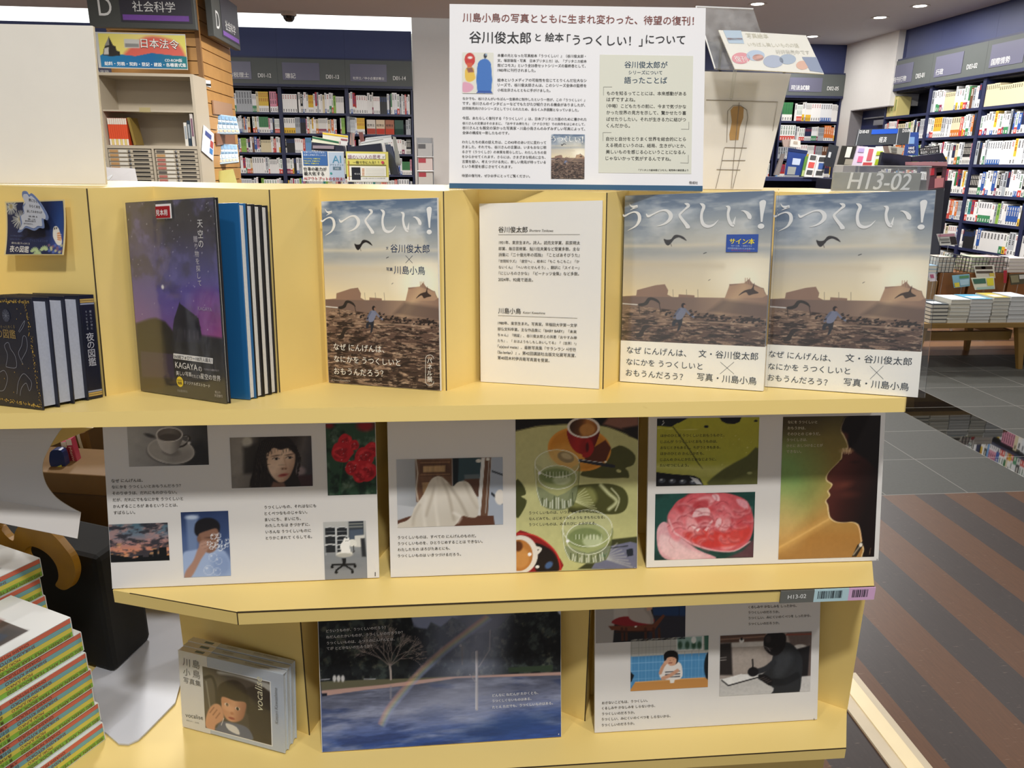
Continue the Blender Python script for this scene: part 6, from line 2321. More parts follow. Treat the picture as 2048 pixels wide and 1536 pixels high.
# ================================================================== LOWEST SHELF, NEAR SIDE
CR6 = (340, 1180, 2.56)
for k in range(3):
    n_ = Vector((math.sin(math.radians(22.4)), math.cos(math.radians(22.4)), 0))
    off = n_ * (0.0137 * k)
    P = Panel(-0.466 + off.x - 0.001 * k, 1.1355 + off.y, S3 + 0.0022, -22.4, 5, 0.2055, 0.147)
    o = book('photo_book', ('pale photo book with a child on its cover, front of three on the lowest shelf', 'pale photo book in the middle of three on the lowest shelf',
                            'pale photo book at the rear of three, against the yellow panel')[k], P, 0.0122, '#c3ccd6', '#cfd6da', 'top', 'pale photo books on the lowest shelf', INK_GLOSS, rim=0.002)
    b = MB()
    b.box(-0.0005, 0.0575, -0.0005, 0.0126, -0.0003, P.h + 0.0004, '#e7e4dc')
    bd = b.build('paper_band', INK, o)
    L = Letters(0)
    L.text('vocalise', (0.075, 0.0035), (0.096, 0.0035), '#9a9a94', shear=0.2, tall=1.2)
    L.text('Kotori Kawashima', (0.128, 0.0035), (0.175, 0.0035), '#9a9a94', shear=0.2, tall=1.2)
    lo = L.build('spine_lettering', INK, o)
    lo.matrix_local = Matrix(((1, 0, 0, 0), (0, 0, 1, 0.001), (0, -1, 0, P.h + 0.0004), (0, 0, 0, 1)))
    b = MB()
    b.box(0.030, 0.047, 0.003, 0.0085, P.h + 0.0005, P.h + 0.0008, '#7f8f96')
    b.build('grey_tab', INK, bd)
    if k == 0:
        P.crop = CR6
        A = P.art([(167, 392), (510, 468), (522, 795), (182, 703)], 0.0009)
        A._blend(np.ones_like(A.X), A.lin((170, 400), (520, 790), [(0, '#5a544a'), (0.4, '#4a423a'), (1, '#3a332c')]))
        A.poly([(250, 430), (330, 440), (430, 470), (520, 520), (515, 480), (430, 455), (260, 415)], '#b9b8b0', 14, 0.9, 3)
        A.poly([(390, 500), (520, 530), (525, 790), (430, 770), (400, 650)], '#2f2823', 10, 1, 3)
        A.line([(180, 450), (215, 445), (235, 500), (240, 590)], 14, '#23201e', 8, 1, 4)
        A.line([(186, 470), (205, 600)], 8, '#8f8a7c', 6, 0.8)
        A.poly([(240, 700), (270, 670), (370, 690), (410, 720), (420, 770), (300, 745), (235, 715)], '#5f6678', 8, 1, 3)
        A.poly([(285, 680), (340, 700), (355, 740), (300, 715)], '#d9d6d0', 6, 1, 3)
        A.poly([(262, 540), (300, 545), (385, 570), (385, 620), (370, 660), (330, 675), (290, 660), (265, 610)], A.lin((265, 560), (390, 620), [(0, '#c98d66'), (0.5, '#d19a74'), (1, '#9a6248')]), 8, 1, 4)
        A.poly([(240, 560), (245, 500), (275, 470), (330, 460), (380, 490), (400, 550), (408, 620), (392, 630), (388, 575), (330, 565), (265, 545), (262, 600), (245, 600)], '#241c17', 7, 1, 4)
        A.ell(290, 585, 12, 8, '#f0e6da', 4)
        A.ell(345, 605, 12, 8, '#e6d8c8', 4)
        A.ell(292, 586, 7, 8, '#17110e', 3)
        A.ell(345, 606, 7, 8, '#17110e', 3)
        A.ell(296, 600, 30, 18, '#e6b088', 14, 0.6)
        A.ell(317, 630, 9, 7, '#b9784f', 6, 0.8)
        A.ell(315, 655, 16, 6, '#a04a3c', 4)
        A.poly([(185, 650), (205, 600), (235, 580), (262, 595), (275, 640), (270, 665), (235, 690), (225, 720), (185, 700)], '#cd9672', 8, 1, 4)
        for x, y in ((225, 600), (240, 612), (255, 628)):
            A.line([(x, y), (x - 20, y + 26)], 5, '#8f5c40', 5, 0.8)
        A.line([(275, 655), (262, 690)], 3, '#e6e0d6', 3)
        b = MB()
        q = P.locs([(163, 388), (516, 466), (528, 802), (178, 708)])
        b.box(q[0][0], q[1][0], -0.0003, 0, (q[2][1] + q[3][1]) / 2, (q[0][1] + q[1][1]) / 2, '#f1f0ec')
        b.build('white_border', INK, o)
        P.place(A, o, 'small child with a fringe holding up a string', INK_GLOSS, 'cover_photo', 1.15)
        L = Letters(0.0012)
        a_, e_ = P.loc((478, 618)), P.loc((470, 462))
        L.text('vocalise', (a_[0], a_[1]), (a_[0], e_[1] + 0.006), '#e8e2c0', shear=0.2)
        L.build('title', INK, o)
        a_, e_ = P.loc((556, 685)), P.loc((548, 500))
        L = Letters(0.0012)
        L.text('Kotori Kawashima', (a_[0], a_[1]), (a_[0], e_[1]), '#8f949a', shear=0.2)
        L.build('author_lettering', INK, o)
        L = Letters(0.0010)
        P.text(L, '川', (68, 380), (104, 390), '#6a6866')
        P.text(L, '島', (118, 392), (154, 402), '#6a6866')
        P.text(L, '小', (70, 430), (106, 440), '#6a6866')
        P.text(L, '鳥', (118, 443), (156, 453), '#6a6866')
        P.text(L, '写真集', (72, 470), (160, 493), '#6a6866')
        P.text(L, 'vocalise', (82, 648), (172, 664), '#5a5856')
        P.text(L, '表紙ちがい、全四種。', (86, 668), (152, 684), '#8a8886')
        L.build('band_lettering', INK, bd)
    b = MB()
    if k == 0:
        b.quad((-0.001, -0.0016, 0.0003), (P.w + 0.001, -0.0016, 0.0003), (P.w + 0.001, -0.0016, P.h + 0.001), (-0.001, -0.0016, P.h + 0.001))
        b.build('clear_wrap', WRAP, o)

# boxed sets of four slim books, stacked
d_ = Vector((0.496, 0.868, 0))
e2 = Vector((-0.868, 0.496, 0))
SETW, SETD, SETH = 0.230, 0.148, 0.0352
VOLS = ('#d9735c', '#7fb4b8', '#dfd25e', '#8cc04a')


def box_set(corner, z, label, lead=False, printed_top=False):
    org = corner - d_ * SETW
    m = Matrix(((d_.x, e2.x, 0, org.x), (d_.y, e2.y, 0, org.y), (0, 0, 1, z), (0, 0, 0, 1)))
    b = MB()
    c = 0.0012
    b.box(0, SETW, 0.0006, SETD, 0, c, '#e3e6e4')
    b.box(0, SETW, 0.0006, SETD, SETH - c, SETH - 0.0002, '#e3e6e4')
    b.box(SETW - c, SETW, 0.0, SETD, c, SETH - c, '#e9ebe8')
    b.box(0, c, 0.0, SETD, c, SETH - c, '#e9ebe8')
    b.box(c, SETW - c, SETD - c, SETD, c, SETH - c, '#e3e6e4')
    o = b.build('boxed_book_set', INK_GLOSS)
    o.matrix_world = m
    tag(o, label, 'book set', 'boxed book sets stacked on the lowest shelf')
    th = (SETH - 2 * c - 0.0004) / 4
    for k, colr in enumerate(VOLS):
        z1 = SETH - c - 0.0002 - th * k
        b = MB()
        b.box(c + 0.0003, SETW - c - 0.0003, 0.0004, SETD - c - 0.0004, z1 - th + 0.0004, z1, colr)
        v = b.build('volume', INK, o)
        if lead:
            L = Letters(-0.0002)
            for st, x0, x1, cc in ((('大橋光子', '白石聖子', '森光純子', '青りんご'), 0.118, 0.128, '#5a3a34'), (('OHASHI MITSUKO', 'SHIRAISHI KIYOKO', 'MORI JUNKO', 'BIG GREEN APPLE YEAR BOOK 2020'), 0.128, 0.168, '#7a4a40')):
                zz = z1 - th * 0.22
                x0_, x1_ = (0.068, 0.092) if x0 < 0.12 else (0.105, 0.105 + 0.004 * len(st[k]))
                L.text(st[k], (x1_, zz), (x0_, zz), cc, bold=0.01)
            L.build('spine_lettering', INK, v)
    b = MB()
    b.box(c, 0.055, -0.0002, 0.0004, SETH - c - 0.0002, SETH, '#2f8f8c')
    b.build('teal_corner', INK, o)
    if printed_top:
        A = Art(SETW, SETD, 150)
        A._blend(np.ones_like(A.X), A.lin((0, 0), (SETW, SETD), [(0, '#dfe3e2'), (1, '#e8e9e6')]))
        A.poly([(0.02, 0.148), (0.02, 0.086), (0.062, 0.086), (0.062, 0.148)], '#2f8f8c', 0.001)
        ph = [(0.062, 0.038), (0.178, 0.038), (0.178, 0.122), (0.062, 0.122)]
        A.poly(ph, '#4a3a30', 0.0012)
        A.poly([(0.062, 0.038), (0.178, 0.038), (0.178, 0.060), (0.062, 0.068)], '#8a5a50', 0.01, 0.9)
        A.poly([(0.07, 0.09), (0.17, 0.085), (0.176, 0.12), (0.064, 0.121)], '#2b2420', 0.012, 0.9)
        for x, y in ((0.12, 0.072), (0.143, 0.078)):
            A.ell(x, y, 0.006, 0.008, '#d9b09a', 0.002)
            A.ell(x, y - 0.006, 0.009, 0.007, '#2a1a16', 0.003)
            A.poly([(x - 0.014, y + 0.03), (x - 0.008, y + 0.006), (x + 0.008, y + 0.006), (x + 0.014, y + 0.03)], '#1f2a3c', 0.004, 1, 3)
        A.ell(0.1, 0.052, 0.012, 0.006, '#b98a80', 0.006, 0.8)
        me = A.mesh('printed_cover', 0, SETW, 0, SETD, 0.0, INK_GLOSS)
        t = link('printed_cover', me, o, 'cover photo of two people in the dark on white')
        t.matrix_local = Matrix(((1, 0, 0, 0), (0, 0, 1, 0.0), (0, -1, 0, SETH + 0.0002), (0, 0, 0, 1)))
        L = Letters(0.0004)
        for i_, st in enumerate(('BIG GREEN APPLE', 'YEAR BOOK 2020', '大橋 白石 森')):
            L.text(st, (0.118 - 0.004 * i_, 0.124 + 0.0075 * (2 - i_)), (0.176, 0.124 + 0.0075 * (2 - i_)), '#7fa8b4')
        w_ = L.build('cover_lettering', INK, o)
        w_.matrix_local = Matrix(((1, 0, 0, 0), (0, 0, 1, 0.0), (0, -1, 0, SETH), (0, 0, 0, 1)))
    return o


words_ = ('lowest', 'second', 'third', 'fourth', 'fifth', 'sixth')
jit = (0.0, 0.002, -0.005, -0.003, -0.008, -0.006, -0.020)
base = Vector((-0.590, 1.117, 0))
for k in range(7):
    c_ = base + d_ * jit[k] + e2 * (0.004 * ((k * 3) % 4 - 1.5) * 0.5)
    box_set(c_, S3 + 0.0006 + 0.0358 * k, ('boxed book set with a printed photo cover, on top of the striped stack' if k == 6 else '%s boxed book set up from the shelf in the tall striped stack' % words_[k]), True, k == 6)
base2 = Vector((-0.706, 1.2255, 0))
for k in range(8):
    c_ = base2 + d_ * (0.003 * ((k * 5) % 3)) + e2 * 0.003
    box_set(c_, S3 + 0.0006 + 0.0358 * k, ('topmost boxed book set of the stack behind, beside the gold letter' if k == 7 else '%s boxed book set up from the shelf in the stack behind' % (words_ + ('seventh',))[k]), k > 5, k == 7)

# white sheet lying under the stacks and the black case
b = MB()
# the stacks stand on the shelf; the sheet lies beside them
out = [(-0.690, 1.190), (-0.592, 1.128), (-0.560, 1.100), (-0.543, 1.0975), (-0.530, 1.107), (-0.523, 1.124), (-0.4985, 1.196), (-0.505, 1.24), (-0.545, 1.62), (-0.66, 1.62), (-0.69, 1.26)]
b.prism(out, S3 + 0.0006, S3 + 0.0045)
tag(b.build('white_sheet', M('#c9cbd2', 0.35, grain=0.02), None, 0.0006), 'white board with a rounded corner lying flat on the lowest shelf beside the striped stack', 'board')

# black case behind, with gold cut-out letters
b = MB()
b.prism([(-0.640, 1.285), (-0.610, 1.395), (-1.10, 1.62), (-1.15, 1.52)][::1], S3 + 0.0050, 0.700)
bc = b.build('black_case', M('#050504', 0.85, grain=0.2, scale=12), None, 0.012)
tag(bc, 'large black case behind the striped stacks under the display', 'case')
ang = math.degrees(math.atan2(1.285 - 1.52, -0.640 + 1.15))
P = Panel(-1.15, 1.505, 0.46, ang, 0, 0.6, 0.3)
P.o = Vector((-1.15, 1.488, 0.46))
P.m = frame(-1.15, 1.488, 0.46, ang, 0)
P.inv = P.m.inverted()
P.crop = (0, 830, 3.657)
GOLD = M('#a8791c', 0.38, grain=0.3, scale=20, name='brushed_gold_wood')
GOLD_E = M('#8a6a20', 0.5, grain=0.3, scale=40)


def cut_letter(name, outline, label, sm=5):
    pts = [tuple(P.loc(p)) for p in smooth(outline, sm)]
    ar = sum(a_[0] * b_[1] - b_[0] * a_[1] for a_, b_ in zip(pts, pts[1:] + pts[:1]))
    if ar < 0:
        pts = pts[::-1]
    b = MB()
    b.plate(pts, 0.0, 0.013)
    o = b.build(name, GOLD, None)
    o.matrix_world = P.m
    return tag(o, label, 'letter', 'gold cut-out letters')


cut_letter('gold_letter', [(95, 920), (105, 870), (130, 820), (180, 792), (240, 790), (320, 825), (400, 890), (470, 970), (520, 1040), (545, 1110), (548, 1170), (530, 1230), (500, 1270), (460, 1280), (420, 1262), (405, 1240),
                           (425, 1200), (425, 1150), (405, 1090), (360, 1030), (300, 985), (240, 962), (200, 968), (182, 995), (190, 1040), (250, 1130), (170, 1080), (90, 1010), (-20, 930), (-60, 860), (-20, 810), (40, 880)],
           'large gold cut-out letter with a hooked arch on the black case', 3)
cut_letter('gold_letter', [(-60, 660), (10, 690), (45, 720), (62, 760), (50, 795), (10, 800), (-60, 770)], 'blunt end of a second gold letter under the white paper', 4)

# brown boxes, books and boards in the gap behind
BOXZ = at_y(135, 946, 1.63).z
for (x0, x1, y0, y1, z0, z1, ry, lb) in ((-1.02, -0.735, 1.64, 1.78, S3 + 0.001, BOXZ, -12, 'tall brown cardboard box in the gap, half hidden by white paper'), (-0.715, -0.44, 1.60, 1.74, S3 + 0.001, BOXZ - 0.02, -12, 'brown cardboard box in the gap beside the cup poster')):
    t = empty('cardboard_box', lb, 'box', ((x0 + x1) / 2, (y0 + y1) / 2, z0), math.radians(ry), 'cardboard boxes in the gap')
    b = MB()
    w, dd = (x1 - x0) / 2, (y1 - y0) / 2
    b.box(-w, w, -dd, dd, 0.0, z1 - z0 - 0.05)
    b.build('body', M('#6f5436', 0.7, grain=0.15, scale=18), t, 0.004)
    b = MB()
    b.box(-w - 0.004, w + 0.004, -dd - 0.004, dd + 0.004, z1 - z0 - 0.0495, z1 - z0)
    b.build('lid', M('#86673f', 0.7, grain=0.15, scale=18), t, 0.003)
b = MB()
b.box(-0.62, -0.34, 1.95, 1.965, 0.0, 1.03)
tag(b.build('grey_screen', M('#6d7373', 0.6)), 'plain grey screen standing behind the cardboard boxes', 'panel')
b = MB()
b.box(-1.3, -0.30, 2.05, 2.07, 0.0, 1.0)
tag(b.build('tan_screen', M('#6b5232', 0.7)), 'dull tan screen at the back of the gap under the display', 'panel')


def leaning(name, corners, y, depth, col, label, cat, group=None):
    pl = [at_y(*q, y) for q in corners]
    b = MB()
    b.plate([(p.x, p.z) for p in pl], y, y + depth, col)
    return tag(b.build(name, INK_GLOSS), label, cat, group)


for k, (x0, y0, x1, y1, c, lb) in enumerate(((121, 884, 134, 942, '#b8405c', 'red-spined paperback with white lettering, tilted against its twin'), (131, 879, 149, 944, '#c04868', 'red-spined paperback with white lettering, second of the tilted pair'))):
    wd = 11
    o = leaning('paperback', ((x1 + 2, y1), (x1 + wd + 1, y1 + 1), (x0 + wd, y0 - 1), (x0, y0)), 1.70, 0.02, c, lb, 'book', 'red paperbacks in the gap')
    pl = [at_y(*q, 1.699) for q in ((x0 + 3, y0 + 12), (x0 + wd + 2, y0 + 11), (x0 + wd - 0.5, y0), (x0 + 0.5, y0 + 1))]
    b = MB()
    b.plate([(p.x, p.z) for p in pl], 1.6985, 1.6998, '#e6dcd8')
    b.build('spine_label', INK, o)
    v, f = glyphs('Memoria')
    xa, xb = v[:, 0].min(), v[:, 0].max()
    A_, B_ = at_y(x0 + 6, y0 + 15, 1.699), at_y(x1 + 3, y1 - 4, 1.699)
    u_ = B_ - A_
    s_ = (at_y(x0 + wd, y0, 1.699) - at_y(x0, y0, 1.699)) * 0.7
    b = MB()
    b.v = [tuple(A_ + u_ * ((p[0] - xa) / (xb - xa)) + s_ * p[1] + Vector((0, -0.0006, 0))) for p in v]
    b.f, b.c = f, ['#f2dfe2'] * len(f)
    b.build('spine_lettering', INK, o)
o = leaning('tan_board', ((162, 941), (183, 931), (168, 866), (139, 873)), 1.86, 0.02, '#7a5c36', 'tan board with a white edge leaning behind the red paperbacks', 'board')
pl = [at_y(*q, 1.858) for q in ((171, 932), (176, 931), (158, 868), (153, 869))]
b = MB()
b.plate([(p.x, p.z) for p in pl], 1.857, 1.8595, '#e4e2e4')
b.build('white_edge', INK, o)
b = MB()
pts = smooth([(100, 905), (112, 900), (125, 905), (131, 938), (118, 942), (100, 930)], 3)
pl = [at_y(x, y, 1.67) for x, y in pts]
b.plate([(p.x, p.z) for p in pl][::-1], 1.67, 1.69, '#1f2f66')
o = tag(b.build('blue_pouch', INK_GLOSS), 'small blue printed pouch beside the red paperbacks', 'pouch')
b = MB()
pl = [at_y(x, y, 1.668) for x, y in ((115, 933), (122, 930), (128, 941), (117, 942))]
b.plate([(p.x, p.z) for p in pl][::-1], 1.667, 1.6695, '#c9cf5a')
b.build('yellow_print', INK, o)

# curled white paper hanging under the upper shelf
P = Panel(-1.05, 1.16, 0.60, -3, 0, 0.8, 0.6)
P.crop = (0, 830, 3.657)
edge = smooth([(455, 90), (405, 185), (368, 280), (362, 350), (374, 430), (402, 515), (462, 610), (592, 714)], 4, False)
up = [P.loc(p) for p in edge]
b = MB()
n_ = len(up)
xl = 0.10
front = [(p[0], -0.02 * math.sin(i / (n_ - 1) * math.pi), p[1]) for i, p in enumerate(up)]
for k in range(n_ - 1):
    a_, c_ = front[k], front[k + 1]
    b.quad((xl, c_[1], c_[2] + 0.03 * (k + 1) / n_), (c_[0], c_[1], c_[2]), (a_[0], a_[1], a_[2]), (xl, a_[1], a_[2] + 0.03 * k / n_))
o = b.build('curled_paper', M('#d5d2ce', 0.6, grain=0.02, scale=6))
sd = o.modifiers.new('thickness', 'SOLIDIFY')
sd.thickness = 0.001
o.matrix_world = P.m
tag(o, 'large curved sheet of white paper hanging under the upper shelf', 'paper')
b = MB()
f0, f1, f2, f3 = P.loc((592, 714)), P.loc((650, 826)), P.loc((0, 684)), P.loc((0, 588))
b.quad((f2[0] - 0.05, -0.035, f2[1] + 0.01), (f1[0], -0.035, f1[1]), (f0[0], 0.0, f0[1]), (f3[0] - 0.05, 0.0, f3[1] + 0.012))
fl = b.build('folded_flap', M('#dedbd8', 0.6, grain=0.02, scale=6), o)
sd = fl.modifiers.new('thickness', 'SOLIDIFY')
sd.thickness = 0.001


# ================================================================== THE SHOP BEHIND
ORD = ('first second third fourth fifth sixth seventh eighth ninth tenth eleventh twelfth thirteenth fourteenth fifteenth sixteenth seventeenth eighteenth nineteenth twentieth '
       'twenty-first twenty-second twenty-third twenty-fourth twenty-fifth twenty-sixth twenty-seventh twenty-eighth twenty-ninth thirtieth thirty-first thirty-second').split()
NAVY = M('#252b4c', 0.45, grain=0.08, scale=12, name='navy_shelf_board')
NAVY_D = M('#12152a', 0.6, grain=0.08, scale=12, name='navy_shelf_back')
FASCIA = M('#343d68', 0.5, grain=0.04, scale=6, name='navy_fascia')  # lighter than the shelf navy: the cove's light is put into the colour
HEADER = M('#565b59', 0.55, grain=0.04, scale=10, name='grey_header_board')
PLATE = M('#66667a', 0.4, grain=0.03)
WHITE_INK = M('#e9e9e6', 0.5)


def at(mat, name, mb, m, parent):
    return mb.build(name, m, parent)


def flat_text(st, x0, z0, wid, m, parent, y=-0.002, bold=0.02, tall=1.0, name='lettering'):
    v, f = glyphs(st, bold)
    xa, xb = v[:, 0].min(), v[:, 0].max()
    k = wid / (xb - xa)
    b = MB()
    b.v = [(x0 + (p[0] - xa) * k, y - p[2] * 4, z0 + p[1] * k * tall) for p in v]
    b.f, b.c = f, [None] * len(f)
    return b.build(name, m, parent)


def bookcase(label, M4, w, rows, ztop, zh0, zh1, zf, text, number, depth=0.30, fascia=True):
    """one bay: uprights, back, shelves and the grey header with its section plate; front at local y = 0"""
    t = empty('bookcase', label, 'bookcase', (0, 0, 0), 0, 'navy bookcases')
    t.matrix_world = M4
    b = MB()
    b.box(0.022, w - 0.022, 0.021, depth, zh0 - 0.02, zh0 - 0.0005)
    b.build('top_panel', NAVY_D, t)
    b = MB()
    b.box(0, w, depth, depth + 0.02, 0.0, zh0)
    b.build('back_panel', NAVY_D, t)
    for x in (0.0, w - 0.022):
        b = MB()
        b.box(x + 0.0005, x + 0.0215, 0.0, depth, 0.0, zh0)
        b.build('upright', NAVY, t)
    for z in rows:
        b = MB()
        b.box(0.022, w - 0.022, 0.004, depth, z - 0.026, z)
        b.build('shelf', NAVY, t)
    b = MB()
    b.box(0, w, -0.03, 0.02, zh0, zh0 + 0.03)
    b.build('header_rail', NAVY, t)
    b = MB()
    b.box(0.0008, w - 0.0008, -0.03, 0.02, zh0 + 0.03, zh1)
    h = b.build('header_board', HEADER, t)
    b = MB()
    b.box(0.06, 0.50, -0.034, -0.0301, zh0 + 0.075, zh1 - 0.045)
    p = b.build('sign_plate', PLATE, h)
    if text:
        flat_text(text, 0.09, zh0 + 0.10, min(0.38, 0.062 * len(text)), WHITE_INK, p, -0.0352, 0.02, 1.0)
    if number:
        flat_text(number, 0.575, zh0 + 0.10, 0.155, WHITE_INK, h, -0.0312, 0.02, 1.25, 'bay_number')
    if fascia:
        b = MB()
        b.box(0.0005, w - 0.0005, 0.03, 0.06, zh1 + 0.001, zf)
        b.build('fascia', FASCIA, t)
        b = MB()
        b.box(0, w, -0.02, 0.05, zh1, zh1 + 0.02)
        b.build('fascia_rail', NAVY, t)
    return t


# ---------------------------------------------------------------- kinds of book seen by their spines (unit boxes: thickness, depth, height)
SP = [('white', '#e6e5e2', None), ('white', '#efefec', '#d24a3c'), ('white', '#e4e6e8', '#2f5fa8'), ('white', '#ecebe6', '#e2b52e'), ('white', '#e8e8e8', '#3f8a5a'), ('white', '#f0efec', '#efefec'),
      ('white', '#dedcd6', '#8a3050'), ('pale grey', '#b9bcc0', '#e8e8e6'), ('pale grey', '#a8adb2', None), ('cream', '#d8cba6', None), ('cream', '#dccfae', '#c9762e'), ('red', '#b5302c', '#ecebe6'),
      ('red', '#c23f38', None), ('blue', '#2f57a0', '#e9e9e6'), ('blue', '#6f9fd0', None), ('navy', '#1f2848', '#dddcd8'), ('black', '#1b1b1e', '#d8d6d0'), ('black', '#232326', None), ('yellow', '#dcb83a', '#efeeea'),
      ('green', '#3e7f4c', '#eceae4'), ('green', '#8fb64e', None), ('orange', '#d8742e', '#f0efe9'), ('pink', '#d890a4', '#efecec'), ('purple', '#6f4a8c', '#e6e4ea'), ('brown', '#6b4630', None), ('teal', '#3d8f92', '#e9eae8')]
WEIGHT = [14, 9, 9, 5, 5, 12, 4, 6, 4, 4, 3, 3, 2, 3, 2, 3, 4, 3, 3, 2, 2, 3, 2, 1, 1, 1]


def spine_mb(body, foot, seed):
    rg = random.Random(seed)
    b = MB()
    hf = rg.uniform(0.18, 0.36)
    pages = '#d9d4c6'
    b.box(0.0, 1.0, 0.02, 1.0, 0.0, 0.97, pages)                      # page block
    b.box(0.0, 0.08, 0.0, 1.0, 0.0, 1.0, body)                        # boards
    b.box(0.92, 1.0, 0.0, 1.0, 0.0, 1.0, body)
    b.quad((0, -0.004, 0), (1, -0.004, 0), (1, -0.004, 1), (0, -0.004, 1), body)
    if foot:
        b.quad((0, -0.008, 0), (1, -0.008, 0), (1, -0.008, hf), (0, -0.008, hf), foot)
    ink = '#2a2a30' if sum(hexc(body)) > 380 else '#e6e2d6'
    if rg.random() < 0.35:
        ink = rg.choice(('#a8302c', '#23478c', '#2d6b46'))
    z1 = 0.93
    for k in range(rg.randint(1, 2)):
        z0 = z1 - rg.uniform(0.16, 0.34)
        n = max(3, int((z1 - z0) / 0.055))
        for q in range(n):                                             # title characters
            za = z1 - (z1 - z0) * q / n
            b.quad((0.28, -0.012, za - 0.036), (0.72, -0.012, za - 0.036), (0.72, -0.012, za), (0.28, -0.012, za), ink)
        z1 = z0 - 0.04
    if foot:
        ink2 = '#2a2a30' if sum(hexc(foot)) > 380 else '#f0eee8'
        for q in range(3):
            b.quad((0.3, -0.014, 0.05 + 0.05 * q), (0.7, -0.014, 0.05 + 0.05 * q), (0.7, -0.014, 0.085 + 0.05 * q), (0.3, -0.014, 0.085 + 0.05 * q), ink2)
    return b


PROTO = []
for i_, (nm, body, foot) in enumerate(SP):
    mb = spine_mb(body, foot, 100 + i_)
    PROTO.append((nm if not foot else nm, mb, mb.mesh('book', INK_GLOSS)))
_rb = random.Random(2024)


def fill_row(w, pitch, tmin=0.012, tmax=0.034, runs=0.22, pal=None, x0=0.026, gap=0.0):
    """a row of spines: (x, thickness, height, depth, kind)"""
    out, x = [], x0
    while x < w - 0.026 - tmin:
        k = _rb.choices(range(len(SP)), WEIGHT)[0] if pal is None else _rb.choice(pal)
        n = _rb.randint(3, 6) if _rb.random() < runs else 1
        t, h, d = _rb.uniform(tmin, tmax), _rb.uniform(0.70, 0.90) * pitch, _rb.uniform(0.13, 0.17)
        for _ in range(n):
            if x + t > w - 0.026:
                break
            out.append((x, t, h if n > 1 else _rb.uniform(0.74, 0.92) * pitch, d, k))
            x += t + 0.0006
        if _rb.random() < gap:
            x += _rb.uniform(0.01, 0.05)
    return out


class Mass:
    def __init__(s):
        s.mb = MB()

    def add(s, M4, row, z):
        for (x, t, h, d, k) in row:
            p = PROTO[k][1]
            i = len(s.mb.v)
            for v in p.v:
                q = M4 @ Vector((x + v[0] * t, 0.012 + v[1] * d, z + 0.0008 + v[2] * h))
                s.mb.v.append((q.x, q.y, q.z))
            s.mb.f += [tuple(i + j for j in f) for f in p.f]
            s.mb.c += p.c


MASS = Mass()
ROWN = ('top', 'second', 'third', 'fourth', 'fifth', 'sixth', 'seventh')


def books_one_by_one(M4, row, z, r, bay, frm, group):
    n = len(row)
    rz = M4.to_euler()
    for i, (x, t, h, d, k) in enumerate(row):
        o = bpy.data.objects.new('book', PROTO[k][2])
        COL.objects.link(o)
        q = M4 @ Vector((x, 0.012, z + 0.0006))
        o.location = q
        o.rotation_euler = rz
        o.scale = (t, d, h)
        tag(o, '%s book, %s from the %s on the %s shelf %s' % (SP[k][0], ORD[i], frm, ROWN[r], bay), 'book', group)


# ---------------------------------------------------------------- far wall, bays D01-08 to D01-14
BR = (1.976, 1.734, 1.503, 1.250, 1.000, 0.75, 0.5, 0.2)
BX = [-0.353 - 0.807 * k for k in range(8)]
BTEXT = {6: ('社労士／中小企業診断士', 'D01-14'), 5: ('簿記', 'D01-13'), 4: ('会計士/税理士', 'D01-12'), 3: (None, 'D01-11'), 2: ('会計学/会計実務', 'D01-10'), 1: ('', 'D01-09'), 0: (None, 'D01-08')}
for k in range(7):
    x1 = BX[k]
    m4 = Matrix.Translation((x1 - 0.807, 10.0, 0))
    tx, nb = BTEXT[6 - k]
    lb = ('navy bookcase bay under sign %s on the far wall' % nb) if nb not in ('D01-11', 'D01-08') else ('navy far bookcase bay mostly hidden behind the slatted pillar' if nb == 'D01-11' else 'navy far bookcase bay beyond sign D01-09')
    bookcase(lb, m4, 0.807, BR, 2.25, 2.270, 2.587, 2.931, tx, nb if nb not in ('D01-11', 'D01-08') else None)
    for r, z in enumerate(BR[:6]):
        pitch = (2.25 if r == 0 else BR[r - 1] - 0.026) - z
        row = fill_row(0.807, pitch, gap=0.05)
        if k == 0 and r == 1:
            row = [q for q in row if q[0] > 0.70 or q[0] < 0.20]
        MASS.add(m4, row, z)
# faced-out study guides on the D01-14 bay
m4 = Matrix.Translation((BX[0] - 0.807, 10.0, 0))
for i_, (c0, c1, nm) in enumerate((('#d9d2c6', '#b0483a', 'cream study guide with a red foot, first facing out under sign D01-14'), ('#d8c2a4', '#c23c30', 'tan study guide with a red foot, second facing out under sign D01-14'),
                                   ('#a8674a', '#c4452f', 'brown study guide facing out under sign D01-14'), ('#1d4a3a', '#173c30', 'dark green book facing out under sign D01-14'))):
    x = 0.225 + 0.116 * i_
    b = MB()
    b.box(x, x + 0.108, 0.05, 0.075, 1.7346, 1.7346 + 0.175, c0)
    o = b.build('study_guide', INK_GLOSS)
    o.matrix_world = m4
    tag(o, nm, 'book', 'faced-out study guides')
    b = MB()
    b.box(x + 0.002, x + 0.106, 0.0485, 0.0499, 1.7346 + 0.004, 1.7346 + 0.07, c1)
    b.build('foot_print', INK, o)
    if i_ < 3:
        flat_text('社労士', x + 0.006, 1.7346 + 0.098, 0.094, M('#1b1a1c', 0.6), o, 0.0485, 0.05)
